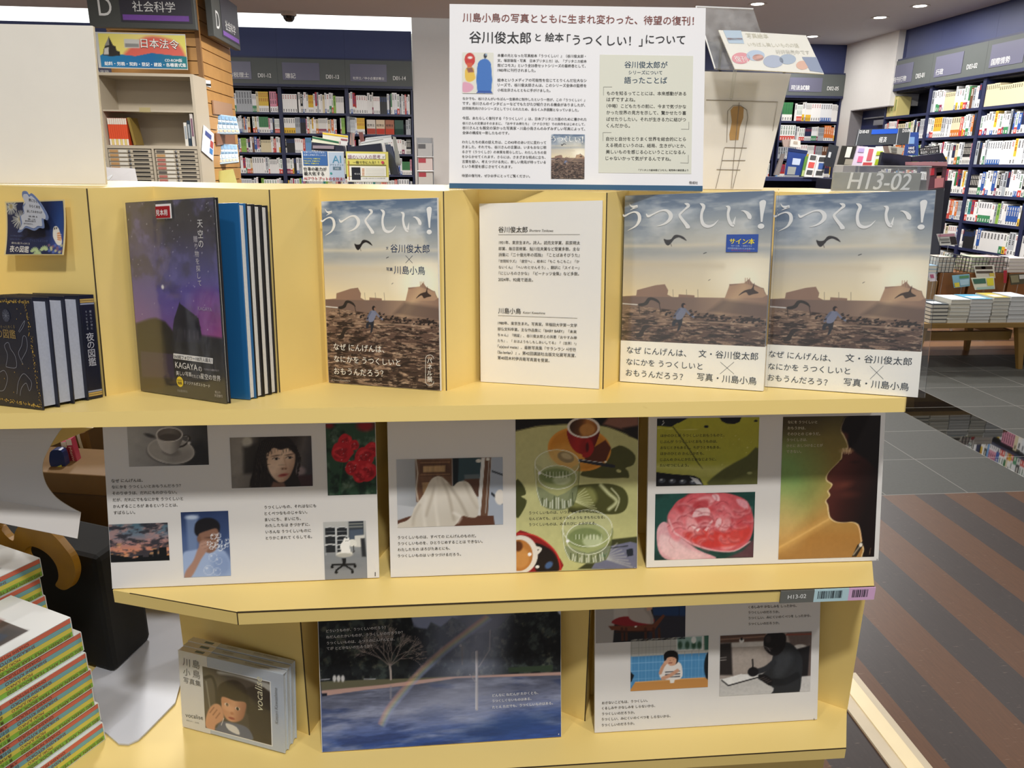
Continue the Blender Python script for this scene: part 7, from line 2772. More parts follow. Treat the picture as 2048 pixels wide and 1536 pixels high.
# ---------------------------------------------------------------- bays D02 on the far wall
for k, x0 in enumerate((4.392, 3.552, 2.712)):
    m4 = Matrix.Translation((x0, 10.0, 0))
    bookcase(('navy bookcase bay with sign D02-05 beside the service door', 'navy far bookcase bay second from the service door, behind the clear stand', 'navy far bookcase bay third from the service door, behind the clear stand')[k],
             m4, 0.805, BR, 2.25, 2.256, 2.545, 2.906, '司法試験' if k == 0 else None, 'D02-05' if k == 0 else None)
    for r, z in enumerate(BR[:6]):
        pitch = (2.24 if r == 0 else BR[r - 1] - 0.026) - z
        MASS.add(m4, fill_row(0.805, pitch, gap=0.05, runs=0.7), z)
# ---------------------------------------------------------------- bays D03 on the side wall
RR = (1.980, 1.718, 1.443, 1.157, 0.898, 0.630, 0.35, 0.1)


def side(yfar):
    return Matrix(((0, 1, 0, 5.25), (-1, 0, 0, yfar), (0, 0, 1, 0), (0, 0, 0, 1)))


for k, (yf, tx, nb) in enumerate(((9.04, '政府刊行物', 'D03-01'), (8.20, '行政', 'D03-02'), (7.36, '国際情勢', 'D03-03'), (6.52, None, None))):
    m4 = side(yf)
    bookcase(('navy bookcase bay under sign D03-01 nearest the service door', 'navy bookcase bay under sign D03-02 on the side wall', 'navy bookcase bay under the third header sign from the service door', 'navy bookcase bay at the picture edge beside the low table')[k],
             m4, 0.84, RR, 2.23, 2.25, 2.575, 2.906, tx, nb if nb != 'D03-03' else None)
    for r, z in enumerate(RR[:7]):
        pitch = (2.23 if r == 0 else RR[r - 1] - 0.026) - z
        if k == 0 and r == 0:
            continue
        row = fill_row(0.84, pitch, 0.020, 0.046, 0.12, None)
        if k == 2 and r == 0:
            row = fill_row(0.84, pitch, 0.024, 0.030, 1.0, [9])
        row = row[:32]
        if (k == 1 and r < 5) or (k == 2 and r < 6):
            books_one_by_one(m4, row, z, r, 'under sign D03-02' if k == 1 else 'of the third bay', 'service door', 'books on the %s shelf of side wall bay %s' % (ROWN[r], ('one', 'two', 'three')[k]))
        elif k < 3:
            MASS.add(m4, row, z)
        elif r < 6:
            MASS.add(m4, row, z)
m4 = side(9.04)
for i_ in range(3):
    b = MB()
    x, t, h = 0.03 + 0.068 * i_, 0.064, 0.235 - 0.012 * i_
    b.box(x, x + t, 0.010, 0.17, 1.9806, 1.9806 + h, ('#c9b878', '#c2bd7c', '#cdbf7e')[i_])
    o = b.build('thick_book', INK_GLOSS)
    o.matrix_world = m4
    tag(o, '%s thick yellow book on the top shelf under sign D03-01' % ORD[i_], 'book', 'thick yellow books')
    b = MB()
    b.box(x + 0.02, x + 0.044, 0.0085, 0.0099, 1.9806 + 0.06, 1.9806 + h - 0.03, '#8f9a5c')
    b.build('title_strip', INK, o)
o = MASS.mb.build('books', INK_GLOSS)
tag(o, 'many hundreds of small books in rows on the far navy bookcases', 'books', None, 'stuff')

# ---------------------------------------------------------------- slatted pillar with its signs
PX0, PX1, PY0, PY1 = -2.56, -1.872, 6.56, 7.46
b = MB()
b.box(PX0 + 0.02, PX1 - 0.02, PY0 + 0.02, PY1, 0, ZC)
pil = structure('pillar', b, M('#2c1c0e', 0.8))
b = MB()
z = 0.03
while z < ZC - 0.02:
    z1 = min(z + 0.094, ZC)
    b.box(PX0, PX1 - 0.03, PY0, PY0 + 0.02, z, z1)
    b.box(PX1 - 0.02, PX1, PY0 + 0.03, PY1, z, z1)
    z += 0.101
b.build('slat_boards', M('#b98a4e', 0.5, grain=0.18, scale=8, name='slatwall_wood'), pil)
b = MB()
b.box(PX1 - 0.03, PX1 + 0.003, PY0 - 0.003, PY0 + 0.03, 0, ZC)
b.build('corner_strip', M('#8a6236', 0.5, grain=0.1), pil)


def d_sign(label, M4, w, h, tx0):
    b = MB()
    b.box(0, w, 0, 0.05, 0, h)
    o = b.build('section_sign', M('#4d4f4c', 0.5), None, 0.004)
    o.matrix_world = M4
    tag(o, label, 'sign', 'pillar section signs')
    b = MB()
    b.box(w * 0.30, w * 0.97, -0.003, -0.0004, h * 0.10, h * 0.98)
    p = b.build('sign_plate', M('#383640', 0.45), o)
    b = MB()
    b.box(w * 0.32, w * 0.94, -0.005, -0.0032, h * 0.135, h * 0.23)
    b.build('purple_stripe', M('#7d4fa8', 0.4), p)
    flat_text('D', w * 0.10, h * 0.20, w * 0.125, WHITE_INK, o, -0.002, 0.0, 1.2)
    flat_text('社会科学', w * 0.42, h * 0.30, w * 0.40, WHITE_INK, p, -0.005, 0.01)
    return o


d_sign('dark grey sign with a white letter D facing out on the slatted pillar', Matrix.Translation((-2.62, 6.42, 2.352)), 0.775, 0.40, 0)
d_sign('dark grey sign with a white letter D on the pillar side with leaflets', Matrix(((0, -1, 0, -1.765), (1, 0, 0, 6.60), (0, 0, 1, 2.335), (0, 0, 0, 1))), 0.80, 0.36, 0)
# bright law-forms signboard
P = Panel(-2.572, 6.36, 2.062, 0.6, 4, 0.648, 0.252)
b = MB()
b.box(0, P.w, 0, 0.008, 0, P.h, '#c8c9c6')
o = b.build('sign_board', INK_GLOSS)
o.matrix_world = P.m
tag(o, 'colourful framed signboard of law forms with a red sun above the steel cabinet', 'sign')
P.crop = (0, 0, 4.042)
A = P.art([(790, 268), (1500, 290), (1525, 558), (822, 540)], 0.005)
A._blend(np.ones_like(A.X), A.lin((790, 400), (1500, 420), [(0, '#e3d86a'), (0.5, '#e9d884'), (1, '#e6dd6e')]))
A.poly([(1040, 400), (1180, 300), (1340, 310), (1450, 360), (1510, 460), (1515, 480), (1040, 470)], '#d8675a', 30, 1, 3)
A.poly([(810, 450), (850, 425), (1100, 455), (1230, 430), (1400, 450), (1520, 460), (1530, 560), (815, 545)], '#1f6f9a', 4)
A._blend(A.inside([(810, 450), (850, 425), (1100, 455), (1230, 430), (1400, 450), (1520, 460), (1530, 560), (815, 545)], 4), A.lin((800, 500), (1530, 520), [(0, '#2f7fb0'), (0.6, '#1f6aa0'), (1, '#1d7a7c')]))
A.poly([(835, 445), (838, 400), (850, 370), (880, 295), (915, 365), (938, 375), (945, 410), (970, 415), (975, 450), (900, 455)], '#34312e', 3)
A.poly([(845, 370), (880, 298), (885, 365)], '#8f8c86', 4)
A.poly([(845, 390), (880, 380), (880, 440), (840, 440)], '#c9c6bf', 4)
A.poly([(1003, 315), (1130, 320), (1135, 388), (1010, 385)], '#c9c8c2', 3)
A.poly([(1012, 350), (1125, 355), (1128, 382), (1015, 380)], '#8d8d8a', 6)
P.place(A, o, 'sun, treeline and pointed tower printed in bright colours', INK_GLOSS, off=0.002)
L = Letters(0.004)
P.text(L, '日本法令', (1140, 382), (1452, 395), '#3a2c28', bold=0.05)
P.text(L, '日本法令', (1142, 380), (1450, 393), '#f4f2ea', bold=0.012, lift=0.0015)
P.text(L, '給料・労務・契約・登記・建設・各種書式集', (848, 525), (1508, 541), '#eef2f2', bold=0.05)
P.text(L, 'CD-ROM版', (1335, 498), (1475, 501), '#eef2f2', bold=0.03)
L.build('lettering', INK, o)

# ---------------------------------------------------------------- steel cabinet with drawers
STEEL = M('#b9ad98', 0.45, grain=0.03, scale=9, name='beige_steel')
cab = empty('filing_cabinet', 'beige steel cabinet with open shelves over shallow drawers before the pillar', 'cabinet', (-2.545, 6.20, 0))
CW, CD = 0.70, 0.33
b = MB()
b.box(0, 0.02, 0, CD, 0, 2.015)
b.box(CW - 0.02, CW, 0, CD, 0, 2.015)
b.box(0.02, CW - 0.02, 0, CD, 1.995, 2.015)
b.box(0.02, CW - 0.02, CD - 0.015, CD, 0, 1.995)
b.box(0.02, CW - 0.02, 0.0, CD - 0.015, 1.480, 1.503)
b.box(0.02, CW - 0.02, 0.02, CD - 0.015, 0.0, 0.9)
b.box(CW / 2 - 0.008, CW / 2 + 0.008, 0.0, CD - 0.015, 0.9, 1.480)
b.build('body', STEEL, cab)
b = MB()
b.box(0.0205, CW - 0.0205, 0.012, CD - 0.0155, 1.745, 1.757)
b.build('shelf', STEEL, cab)
rg = random.Random(4)
for c_ in range(2):
    for r in range(16):
        x0 = 0.024 + c_ * (CW / 2 - 0.008)
        x1 = x0 + CW / 2 - 0.04
        z0 = 1.476 - 0.0305 * (r + 1)
        b = MB()
        b.box(x0, x1, 0.004, 0.25, z0 + 0.002, z0 + 0.0285)
        dr = b.build('drawer', STEEL, cab)
        b = MB()
        b.box(x0 + 0.01, x0 + 0.07, 0.002, 0.0036, z0 + 0.006, z0 + 0.024)
        b.build('label_card', M('#b06a5e' if c_ and rg.random() < 0.75 else ('#b98e5c' if rg.random() < 0.7 else '#5c5650'), 0.6), dr)
        b = MB()
        b.box(x0 + 0.075, x0 + 0.135, 0.002, 0.0036, z0 + 0.006, z0 + 0.024)
        b.build('index_card', M('#d6d0c2', 0.6), dr)
        b = MB()
        b.lathe(0, 0, [(0.0, 0.0), (0.009, 0.002), (0.010, 0.008), (0.006, 0.012)], None, 12)
        kn = b.build('knob', M('#c9c9c9', 0.25, 0.9), dr)
        kn.matrix_local = Matrix(((1, 0, 0, x0 + 0.155), (0, 0, 1, -0.009), (0, -1, 0, z0 + 0.015), (0, 0, 0, 1)))
        b = MB()
        b.box(x0 + 0.18, x1 - 0.02, 0.002, 0.0036, z0 + 0.008, z0 + 0.020)
        b.build('slot', M('#2a2622', 0.7), dr)
b = MB()
b.box(CW / 2 - 0.06, CW / 2 + 0.02, -0.003, -0.0005, 1.742, 1.775)
b.build('tape_label', M('#a89a6e', 0.3), cab)
for k in range(9):
    b = MB()
    x = -2.512 + 0.0155 * k
    b.box(0, 0.0145, 0, 0.16, 0, 0.195, '#d8502a')
    b.box(0.0005, 0.014, -0.001, 0, 0.15, 0.194, '#ddd6c6')
    b.box(0.0005, 0.014, -0.001, 0, 0.001, 0.045, '#d9c878' if k % 2 else '#e6dfd0')
    o = b.build('form_booklet', INK_GLOSS)
    o.matrix_world = Matrix.Translation((x, 6.235, 1.5036))
    tag(o, 'orange form booklet, %s of nine in the steel cabinet' % ORD[k], 'book', 'orange form booklets')
b = MB()
b.box(0, 0.018, 0, 0.16, 0, 0.20, '#8d7434')
o = b.build('gold_folder', INK_GLOSS)
o.matrix_world = Matrix.Translation((-2.340, 6.235, 1.5045)) @ Matrix.Rotation(-0.14, 4, 'Y')
tag(o, 'gold folder leaning against the orange booklets in the steel cabinet', 'folder')
for k, (c, h, lb) in enumerate((('#d8d4ca', 0.17, 'slim white binder in the steel cabinet, first of three'), ('#2c3a46', 0.185, 'slim dark binder in the steel cabinet between two others'), ('#c7c0b8', 0.235, 'tall pale binder in the steel cabinet by its side wall'))):
    b = MB()
    b.box(0, 0.022, 0, 0.18, 0, h, c)
    o = b.build('binder', INK)
    o.matrix_world = Matrix.Translation((-1.955 + 0.0255 * k, 6.225, 1.5036))
    tag(o, lb, 'binder', 'binders in the steel cabinet')
    b = MB()
    b.box(0.004, 0.018, -0.001, 0, h * 0.3, h * 0.85, '#7d5c6a' if k == 2 else '#9aa0a4')
    b.build('spine_label', INK, o)
# leaflets hung on the cabinet side and on the pillar
b = MB()
q = [at_x(408, 250, -1.835), at_x(428, 268, -1.835), at_x(427, 322, -1.835), at_x(404, 302, -1.835)]
b.slab(q[3], q[2], q[1], q[0], 0.004, '#d6dbe4')
o = tag(b.build('leaflet_bundle', INK), 'white and blue leaflet bundle hung on the side of the steel cabinet', 'leaflet')
b = MB()
e_ = Vector((0.002, 0, 0))
u0, v0 = q[1] - q[0], q[3] - q[0]
for a_, c_, col in (((0.15, 0.15), (0.75, 0.32), '#46528c'), ((0.7, 0.35), (0.98, 0.6), '#b04a44'), ((0.7, 0.65), (0.98, 0.85), '#3f7fc0')):
    p0, p1 = q[0] + u0 * a_[0] + v0 * a_[1] + e_, q[0] + u0 * c_[0] + v0 * c_[1] + e_
    pa, pb = q[0] + u0 * c_[0] + v0 * a_[1] + e_, q[0] + u0 * a_[0] + v0 * c_[1] + e_
    b.quad(pb, p1, pa, p0, col)
b.build('printed_blocks', INK, o)
for k, (c4, lb, col) in enumerate((((426, 227, 472, 233, 480, 267, 431, 267), 'pale blue leaflet display with rows of tiny figures, upper of two on the pillar', '#a9c0d2'), ((432, 287, 474, 289, 478, 324, 440, 328), 'pale blue leaflet display with rows of tiny figures, lower of two on the pillar', '#9fb6c8'))):
    q = [at_y(c4[0], c4[1], 6.88), at_y(c4[2], c4[3], 6.97), at_y(c4[4], c4[5], 6.90), at_y(c4[6], c4[7], 6.80)]
    b = MB()
    b.slab(q[3], q[2], q[1], q[0], 0.02, col)
    o = tag(b.build('leaflet_display', INK_GLOSS), lb, 'leaflets', 'leaflet displays on the pillar')
    for i_ in range(6):
        b = MB()
        for j_, (v0, v1, cc) in enumerate(((0.06, 0.28, '#7fa3c4'), (0.32, 0.40, '#eceff2'), (0.44, 0.52, '#5f7f9a'), (0.56, 0.74, '#dfe2e0'), (0.80, 0.94, '#c9b49c'))):
            u0_, u1_ = (i_ + 0.1) / 6, (i_ + 0.88) / 6

            def bil(u, v):
                return (q[0] * (1 - u) + q[1] * u) * (1 - v) + (q[3] * (1 - u) + q[2] * u) * v + Vector((0.0, -0.004, 0.002))
            b.quad(bil(u0_, v1), bil(u1_, v1), bil(u1_, v0), bil(u0_, v0), cc)
        b.build('leaflet_print', INK, o)
for k, (c4, lb) in enumerate((((413, 200, 458, 208, 462, 232, 420, 228), 'clear pocket of pinkish leaflets on the pillar above the blue ones'), ((427, 266, 464, 268, 466, 288, 430, 290), 'clear pocket of brown leaflets between the two blue displays'))):
    q = [at_y(c4[0], c4[1], 6.72), at_y(c4[2], c4[3], 7.3), at_y(c4[4], c4[5], 7.3), at_y(c4[6], c4[7], 6.72)]
    off = Vector((0.035, 0, 0))
    q = [Vector((-1.855, v.y, v.z)) for v in q]
    b = MB()
    b.slab(q[3], q[2], q[1], q[0], 0.012, '#b08a6c' if k == 0 else '#8d6248')
    tag(b.build('leaflet_pocket', INK_GLOSS), lb, 'leaflets', 'leaflet pockets on the pillar')
b = MB()
q = [at_x(411, 160, -1.866), at_x(421, 161, -1.866), at_x(422, 175, -1.866), at_x(412, 172, -1.866)]
b.slab(q[3], q[2], q[1], q[0], 0.003, '#e4e4e2')
o = tag(b.build('small_tag', INK), 'small white tag with a black corner on the lit side of the pillar', 'tag')
b = MB()
u0, v0 = q[1] - q[0], q[3] - q[0]
b.quad(q[0] + v0 * 0.95 + Vector((0.002, 0, 0)), q[0] + u0 + v0 * 0.95 + Vector((0.002, 0, 0)), q[0] + u0 + v0 * 0.6 + Vector((0.002, 0, 0)), q[0] + v0 * 0.6 + Vector((0.002, 0, 0)), '#1c1c1c')
b.build('black_band', INK, o)
for k, (c4, lb) in enumerate((((434, 342, 466, 338, 474, 366, 440, 368), 'yellow-green faced-out magazine at the foot of the slatted pillar'),)):
    q = [at_y(c4[0], c4[1], 6.75), at_y(c4[2], c4[3], 6.75), at_y(c4[4], c4[5], 6.70), at_y(c4[6], c4[7], 6.70)]
    b = MB()
    b.slab(q[3], q[2], q[1], q[0], 0.012, '#b9b46a')
    tag(b.build('magazine', INK_GLOSS), lb, 'magazine')
# pale cards just behind the cap
for c4, col, lb, nm in (((203, 334, 270, 337, 276, 366, 212, 366), '#b9b4b4', 'plain grey card standing just behind the cap near the steel cabinet', 'grey_card'), ((222, 350, 226, 349, 218, 360, 206, 359), '#dfe3ea', 'tiny pale blue ticket beside the grey card', 'ticket')):
    q = [at_y(c4[0], c4[1], 1.66 if nm == 'grey_card' else 1.60) for _ in (0,)] + [at_y(c4[2], c4[3], 1.66 if nm == 'grey_card' else 1.60), at_y(c4[4], c4[5], 1.60 if nm == 'grey_card' else 1.585), at_y(c4[6], c4[7], 1.60 if nm == 'grey_card' else 1.585)]
    b = MB()
    b.slab(q[3], q[2], q[1], q[0], 0.0015)
    tag(b.build(nm, M(col, 0.5)), lb, 'card')

# ---------------------------------------------------------------- middle island with two advertising boards
GK = (590, 200, 6.606)


def gpx(x, y):
    return GK[0] + x / GK[2], GK[1] + y / GK[2]


def gq(c4, y):
    return [at_y(*gpx(c4[i], c4[i + 1]), y) for i in (0, 2, 4, 6)]


isl = empty('display_island', 'dark navy display island with slanted book trays beyond the cap', 'display', (-1.2, 5.6, 0))
a0, a1 = at_y(*gpx(175, 1100), 5.62), at_y(*gpx(1250, 1100), 5.62)
b = MB()
b.box(a0.x + 1.2, a1.x + 1.2, 0.06, 0.75, 0, 1.20)
b.build('body', NAVY_D, isl)
for c4 in ((220, 555, 640, 605, 660, 705, 215, 660), (705, 620, 1130, 570, 1150, 685, 690, 690)):
    q = [v - Vector((-1.2, 5.6, 0)) for v in gq(c4, 5.66)]
    b = MB()
    b.slab(q[3], q[2], q[1], q[0], 0.1)
    b.build('tray', NAVY_D, isl)
b = MB()
c = [v - Vector((-1.2, 5.6, 0)) for v in gq((235, 600, 515, 605, 515, 648, 235, 640), 5.652)]
b.slab(c[3], c[2], c[1], c[0], 0.002)
b.build('tray_label', M('#8d7f86', 0.5), isl)
ads = ((95, 665, 660, 690, 665, 1088, 108, 1060), (668, 682, 1215, 682, 1243, 1083, 690, 1088))
for k, c4 in enumerate(ads):
    q = gq(c4, 5.652)
    zmin = (q[3].z + q[2].z) / 2
    P = Panel(q[3].x, 5.652, zmin, 0, 0, q[2].x - q[3].x, (q[0].z + q[1].z) / 2 - zmin)
    P.crop = GK
    b = MB()
    b.box(0, P.w, 0, 0.006, 0, P.h, '#dcd9d0' if k == 0 else '#d9cf6a')
    o = b.build('advert_board', INK_GLOSS)
    o.matrix_world = P.m
    tag(o, 'blue and white advert board with large AI lettering on the island' if k == 0 else 'yellow-edged advert board with a black book picture on the island', 'sign', 'advert boards on the island')
    L = Letters(0.002)

    def R(c_, col, lift=0.0):
        a_, e_ = P.loc(c_[:2]), P.loc(c_[2:])
        L.rect(max(0.001, a_[0]), min(P.w - 0.001, e_[0]), max(0.001, e_[1]), min(P.h - 0.001, a_[1]), col, lift)
    if k == 0:
        R((100, 672, 435, 868), '#38629a')
        R((440, 690, 660, 1085), '#aebccb')
        for i_, y in enumerate((700, 735)):
            P.text(L, ('仕事における悩みを解消し', '成果と評価を手に入れる')[i_], (115, y), (410, y + 6), '#c9d6e8', lift=0.0015)
        for i_, y in enumerate((780, 812, 844)):
            P.text(L, ('「アイデア力」を強化する', '「考える力」を強化する', '「文章力」を強化する')[i_], (118, y), (335 - 10 * i_, y + 4), '#dcd84e', bold=0.04, lift=0.0015)
        P.text(L, '仕事の能力が', (112, 925), (418, 932), '#2a2a2a', bold=0.05, lift=0.0015)
        P.text(L, '最大化する', (118, 988), (385, 992), '#2a2a2a', bold=0.05, lift=0.0015)
        P.text(L, 'AIアウトプットの全技法！', (118, 1050), (650, 1062), '#a8383a', bold=0.05, lift=0.0015)
        P.text(L, 'AI', (495, 830), (610, 832), '#4a8aa8', bold=0.0, lift=0.0015)
        P.text(L, 'アウトプット', (462, 868), (640, 870), '#4a6a80', lift=0.0015)
        R((500, 880, 610, 925), '#5f7482', 0.0012)
        P.text(L, '大全', (530, 915), (582, 916), '#dce2e6', lift=0.0024)
        L.disc(P.loc((478, 970)), 0.008, '#3f8f8a', 0.0012)
    else:
        R((690, 705, 1195, 780), '#e9e6dc', 0.0008)
        R((715, 870, 1205, 1010), '#ece9dd', 0.0008)
        R((690, 1015, 1240, 1083), '#e9e7e0', 0.0008)
        R((690, 850, 1205, 866), '#7a7a42', 0.001)
        P.text(L, '頭のいい人の思考', (700, 772), (1130, 772), '#8c5a78', bold=0.02, lift=0.0015)
        P.text(L, 'が', (1155, 768), (1185, 768), '#5a5a3a', lift=0.0015)
        P.text(L, '一瞬で手に入る！！', (765, 838), (1105, 838), '#3a3a2c', bold=0.03, lift=0.0015)
        L.disc(P.loc((1158, 825)), 0.0105, '#c4485c', 0.0016)
        R((745, 888, 870, 1055), '#20222c', 0.0016)
        P.text(L, '考える', (785, 985), (858, 985), '#d6d6d6', bold=0.02, lift=0.0026)
        R((700, 800, 725, 1060), '#b8703c', 0.0014)
        for i_ in range(5):
            R((885, 905 + 20 * i_, 918, 916 + 20 * i_), '#c98048', 0.0014)
            R((935, 908 + 20 * i_, 1185, 913 + 20 * i_), '#9a978a', 0.0014)
        P.text(L, '人生が整い未来を変えるための知恵を磨く', (890, 1042), (1200, 1042), '#6a6a62', lift=0.0015)
    L.build('printing', INK, o)
for c4, y, col, col2, lb, nm in (((365, 425, 700, 470, 700, 560, 365, 520), 5.95, '#d9d6c8', '#d8b42e', 'white magazine with a yellow top edge leaning in the island tray', 'magazine'),
                                 ((230, 478, 580, 545, 585, 630, 225, 575), 5.80, '#d8d9bd', '#2f6a48', 'pale magazine with a green stripe leaning in the island tray', 'magazine'),
                                 ((930, 500, 1270, 465, 1285, 560, 930, 580), 5.98, '#cfcfcf', '#b4b6b8', 'grey-white magazine leaning at the rear of the island', 'magazine'),
                                 ((870, 555, 1165, 500, 1180, 600, 870, 625), 5.86, '#dcdcd8', '#c2c4c4', 'white magazine with a small barcode in front of the grey-white one', 'magazine'),
                                 ((605, 505, 695, 515, 690, 600, 605, 595), 5.74, '#d8d6d2', '#9a5a62', 'small framed white card between the two island trays', 'price_tag')):
    q = gq(c4, y)
    b = MB()
    b.slab(q[3], q[2], q[1], q[0], 0.006, col)
    o = tag(b.build(nm, INK_GLOSS), lb, 'magazine' if nm == 'magazine' else 'card', 'magazines on the island' if nm == 'magazine' else None)
    b = MB()
    d0, d1 = (q[3] - q[0]) * 0.05, (q[3] - q[0]) * 0.28
    e_ = Vector((0, -0.003, 0))
    b.quad(q[0] + d1 + e_, q[1] + d1 + e_, q[1] + d0 + e_, q[0] + d0 + e_, col2)
    b.build('top_stripe', INK, o)
for k, c4 in enumerate(((1190, 590, 1260, 585, 1375, 985, 1260, 985), (1290, 480, 1330, 490, 1400, 860, 1335, 870), (1250, 610, 1290, 610, 1395, 1000, 1300, 1000))):
    q = gq(c4, 5.75 + 0.12 * k)
    b = MB()
    b.slab(q[3], q[2], q[1], q[0], 0.02, ('#3a4258', '#9a9a92', '#242a44')[k])
    tag(b.build('magazine_binder', INK_GLOSS), ('slate blue binder slanting at the end of the island', 'grey magazine slanting at the rear end of the island', 'dark navy binder slanting at the end of the island')[k], 'binder', 'binders at the island end')
# clear hooks with hanging wrappers over the island
for k, (c4, col, lb) in enumerate((((690, 215, 795, 230, 800, 440, 690, 420), '#b8b4b2', 'tall clear leaflet pocket standing between the island trays'), ((840, 425, 895, 425, 925, 585, 870, 590), '#7d4a44', 'dark red wrapped card hanging over the island'), ((735, 430, 790, 440, 775, 600, 720, 590), '#a08078', 'pinkish wrapped card hanging between the island trays'))):
    q = gq(c4, 5.92 + 0.06 * k)
    b = MB()
    b.slab(q[3], q[2], q[1], q[0], 0.01, col)
    o = tag(b.build('wrapped_card' if k else 'leaflet_pocket', INK_GLOSS if k else CLEAR), lb, 'card', None)
    b = MB()
    m_ = [(q[3] + q[2]) / 2 + Vector((0, 0.012, 0)), Vector((((q[3] + q[2]) / 2).x, q[3].y + 0.012, 1.2006))]
    b.tube(m_, 0.004, None, 6)
    b.build('stand_wire', M('#9a9a98', 0.3, 0.6), o)

# ---------------------------------------------------------------- narrow magazine rack against the white wall
q = gq((1605, 495, 1825, 500, 1850, 1180, 1600, 1180), 9.0)
rx0, rx1 = q[0].x, q[1].x
rack = empty('magazine_rack', 'narrow wire magazine rack against the white wall beside the bookcases', 'rack', (rx0, 9.0, 0))
b = MB()
b.box(0, rx1 - rx0, 0.06, 0.08, 0, q[0].z)
b.build('back_panel', M('#8f9092', 0.5), rack)
for x in (0.006, rx1 - rx0 - 0.006):
    b = MB()
    b.tube([(x, 0.05, 0.0), (x, 0.05, q[0].z)], 0.008)
    b.build('post', M('#b9bcbf', 0.3, 0.7), rack)
zz = [q[0].z - 0.21 - 0.155 * i_ for i_ in range(6)]
for i_, z in enumerate(zz):
    b = MB()
    b.tube([(0.0, -0.01, z), (rx1 - rx0, -0.01, z)], 0.005)
    b.tube([(0.0, -0.01, z), (0.0, 0.06, z)], 0.005)
    b.tube([(rx1 - rx0, -0.01, z), (rx1 - rx0, 0.06, z)], 0.005)
    b.build('pocket_wire', M('#c4c7c9', 0.3, 0.7), rack)
    b = MB()
    b.box(0.012, rx1 - rx0 - 0.012, 0.010, 0.022, z - 0.004, z + 0.15, ('#a9a8a6', '#c9b9b4', '#b9b5ae', '#8f8c88', '#c4c0ba', '#a8a29c')[i_])
    o = b.build('magazine', INK_GLOSS)
    o.matrix_world = Matrix.Translation((rx0, 9.0, 0))
    tag(o, '%s magazine from the top of the narrow wire rack' % ORD[i_], 'magazine', 'magazines in the wire rack')
    b = MB()
    b.box(0.016, 0.10, 0.0085, 0.0099, z + 0.09, z + 0.14, ('#5a5a5c', '#a8404a', '#a03c44', '#6a6a6a', '#a8484c', '#5c6a8c')[i_])
    b.build('cover_block', INK, o)

# ---------------------------------------------------------------- island with the D10 sign and faced-out books
G2 = (1500, 180, 6.827)
G3 = (1740, 130, 5.688)


def q2(c4, y, G):
    return [at_y(G[0] + c4[i] / G[2], G[1] + c4[i + 1] / G[2], y) for i in (0, 2, 4, 6)]


def faced(name, c4, y, G, t, col, label, cat, group=None, bits=(), txt=None, txtcol='#f0f0ee'):
    q = q2(c4, y, G)
    b = MB()
    b.slab(q[3], q[2], q[1], q[0], t, col)
    o = tag(b.build(name, INK_GLOSS), label, cat, group)
    e_ = Vector((0, -0.003, 0))

    def bil(u, v):
        return (q[0] * (1 - u) + q[1] * u) * (1 - v) + (q[3] * (1 - u) + q[2] * u) * v + e_
    for (u0, v0, u1, v1, cc) in bits:
        b = MB()
        b.quad(bil(u0, v1), bil(u1, v1), bil(u1, v0), bil(u0, v0), cc)
        b.build('printed_block', INK, o)
    if txt:
        for (st, u0, v0, u1, v1) in txt:
            v, f = glyphs(st)
            lo, hi = v.min(0), v.max(0)
            b = MB()
            b.v = [tuple(bil(u0 + (u1 - u0) * (p[0] - lo[0]) / (hi[0] - lo[0]), v1 - (v1 - v0) * (p[1] - lo[1]) / (hi[1] - lo[1])) + Vector((0, -0.003, 0))) for p in v]
            b.f, b.c = f, [txtcol] * len(f)
            b.build('lettering', INK, o)
    return o


isl2 = empty('display_island', 'dark display island carrying the D10 sign beyond the grey section plate', 'display', (3.0, 6.4, 0))
p0, p1 = at_y(1690, 345, 6.45), at_y(1900, 345, 6.45)
b = MB()
b.box(p0.x - 3.0, p1.x - 3.0, 0.0, 0.55, 0, 1.30)
b.build('body', NAVY_D, isl2)
for c4 in ((145, 990, 470, 1040, 470, 1180, 105, 1180), (480, 1045, 830, 1000, 880, 1100, 480, 1100)):
    b = MB()
    q = [v - Vector((3.0, 6.4, 0)) for v in q2(c4, 6.42, G3)]
    b.slab(q[3], q[2], q[1], q[0], 0.06)
    b.build('tray', NAVY_D, isl2)
faced('hanging_sign', (-125, 735, 465, 715, 440, 900, -165, 915), 6.75, G3, 0.02, '#3f4246', 'dark D10 section sign with a blue bar above the faced-out books', 'sign', None,
      ((0.25, 0.03, 0.76, 0.32, '#2450b0'), (0.0, 0.0, 0.01, 1.0, '#a8abae'), (0.75, 0.0, 0.765, 1.0, '#a8abae'), (0.985, 0.0, 1.0, 1.0, '#a8abae')),
      (('D10-03', 0.02, 0.05, 0.19, 0.24), ('経済', 0.42, 0.50, 0.56, 0.86), ('D10-04', 0.84, 0.05, 0.98, 0.26)))
o = bpy.context.scene.objects['hanging_sign']
b = MB()
q = q2((-125, 735, 465, 715, 440, 900, -165, 915), 6.76, G3)
for u in (0.12, 0.88):
    a_ = q[3] * (1 - u) + q[2] * u
    b = MB()
    b.tube([a_, Vector((a_.x, 6.76, 1.3005))], 0.006)
    b.build('sign_post', M('#77797c', 0.4, 0.6), o)
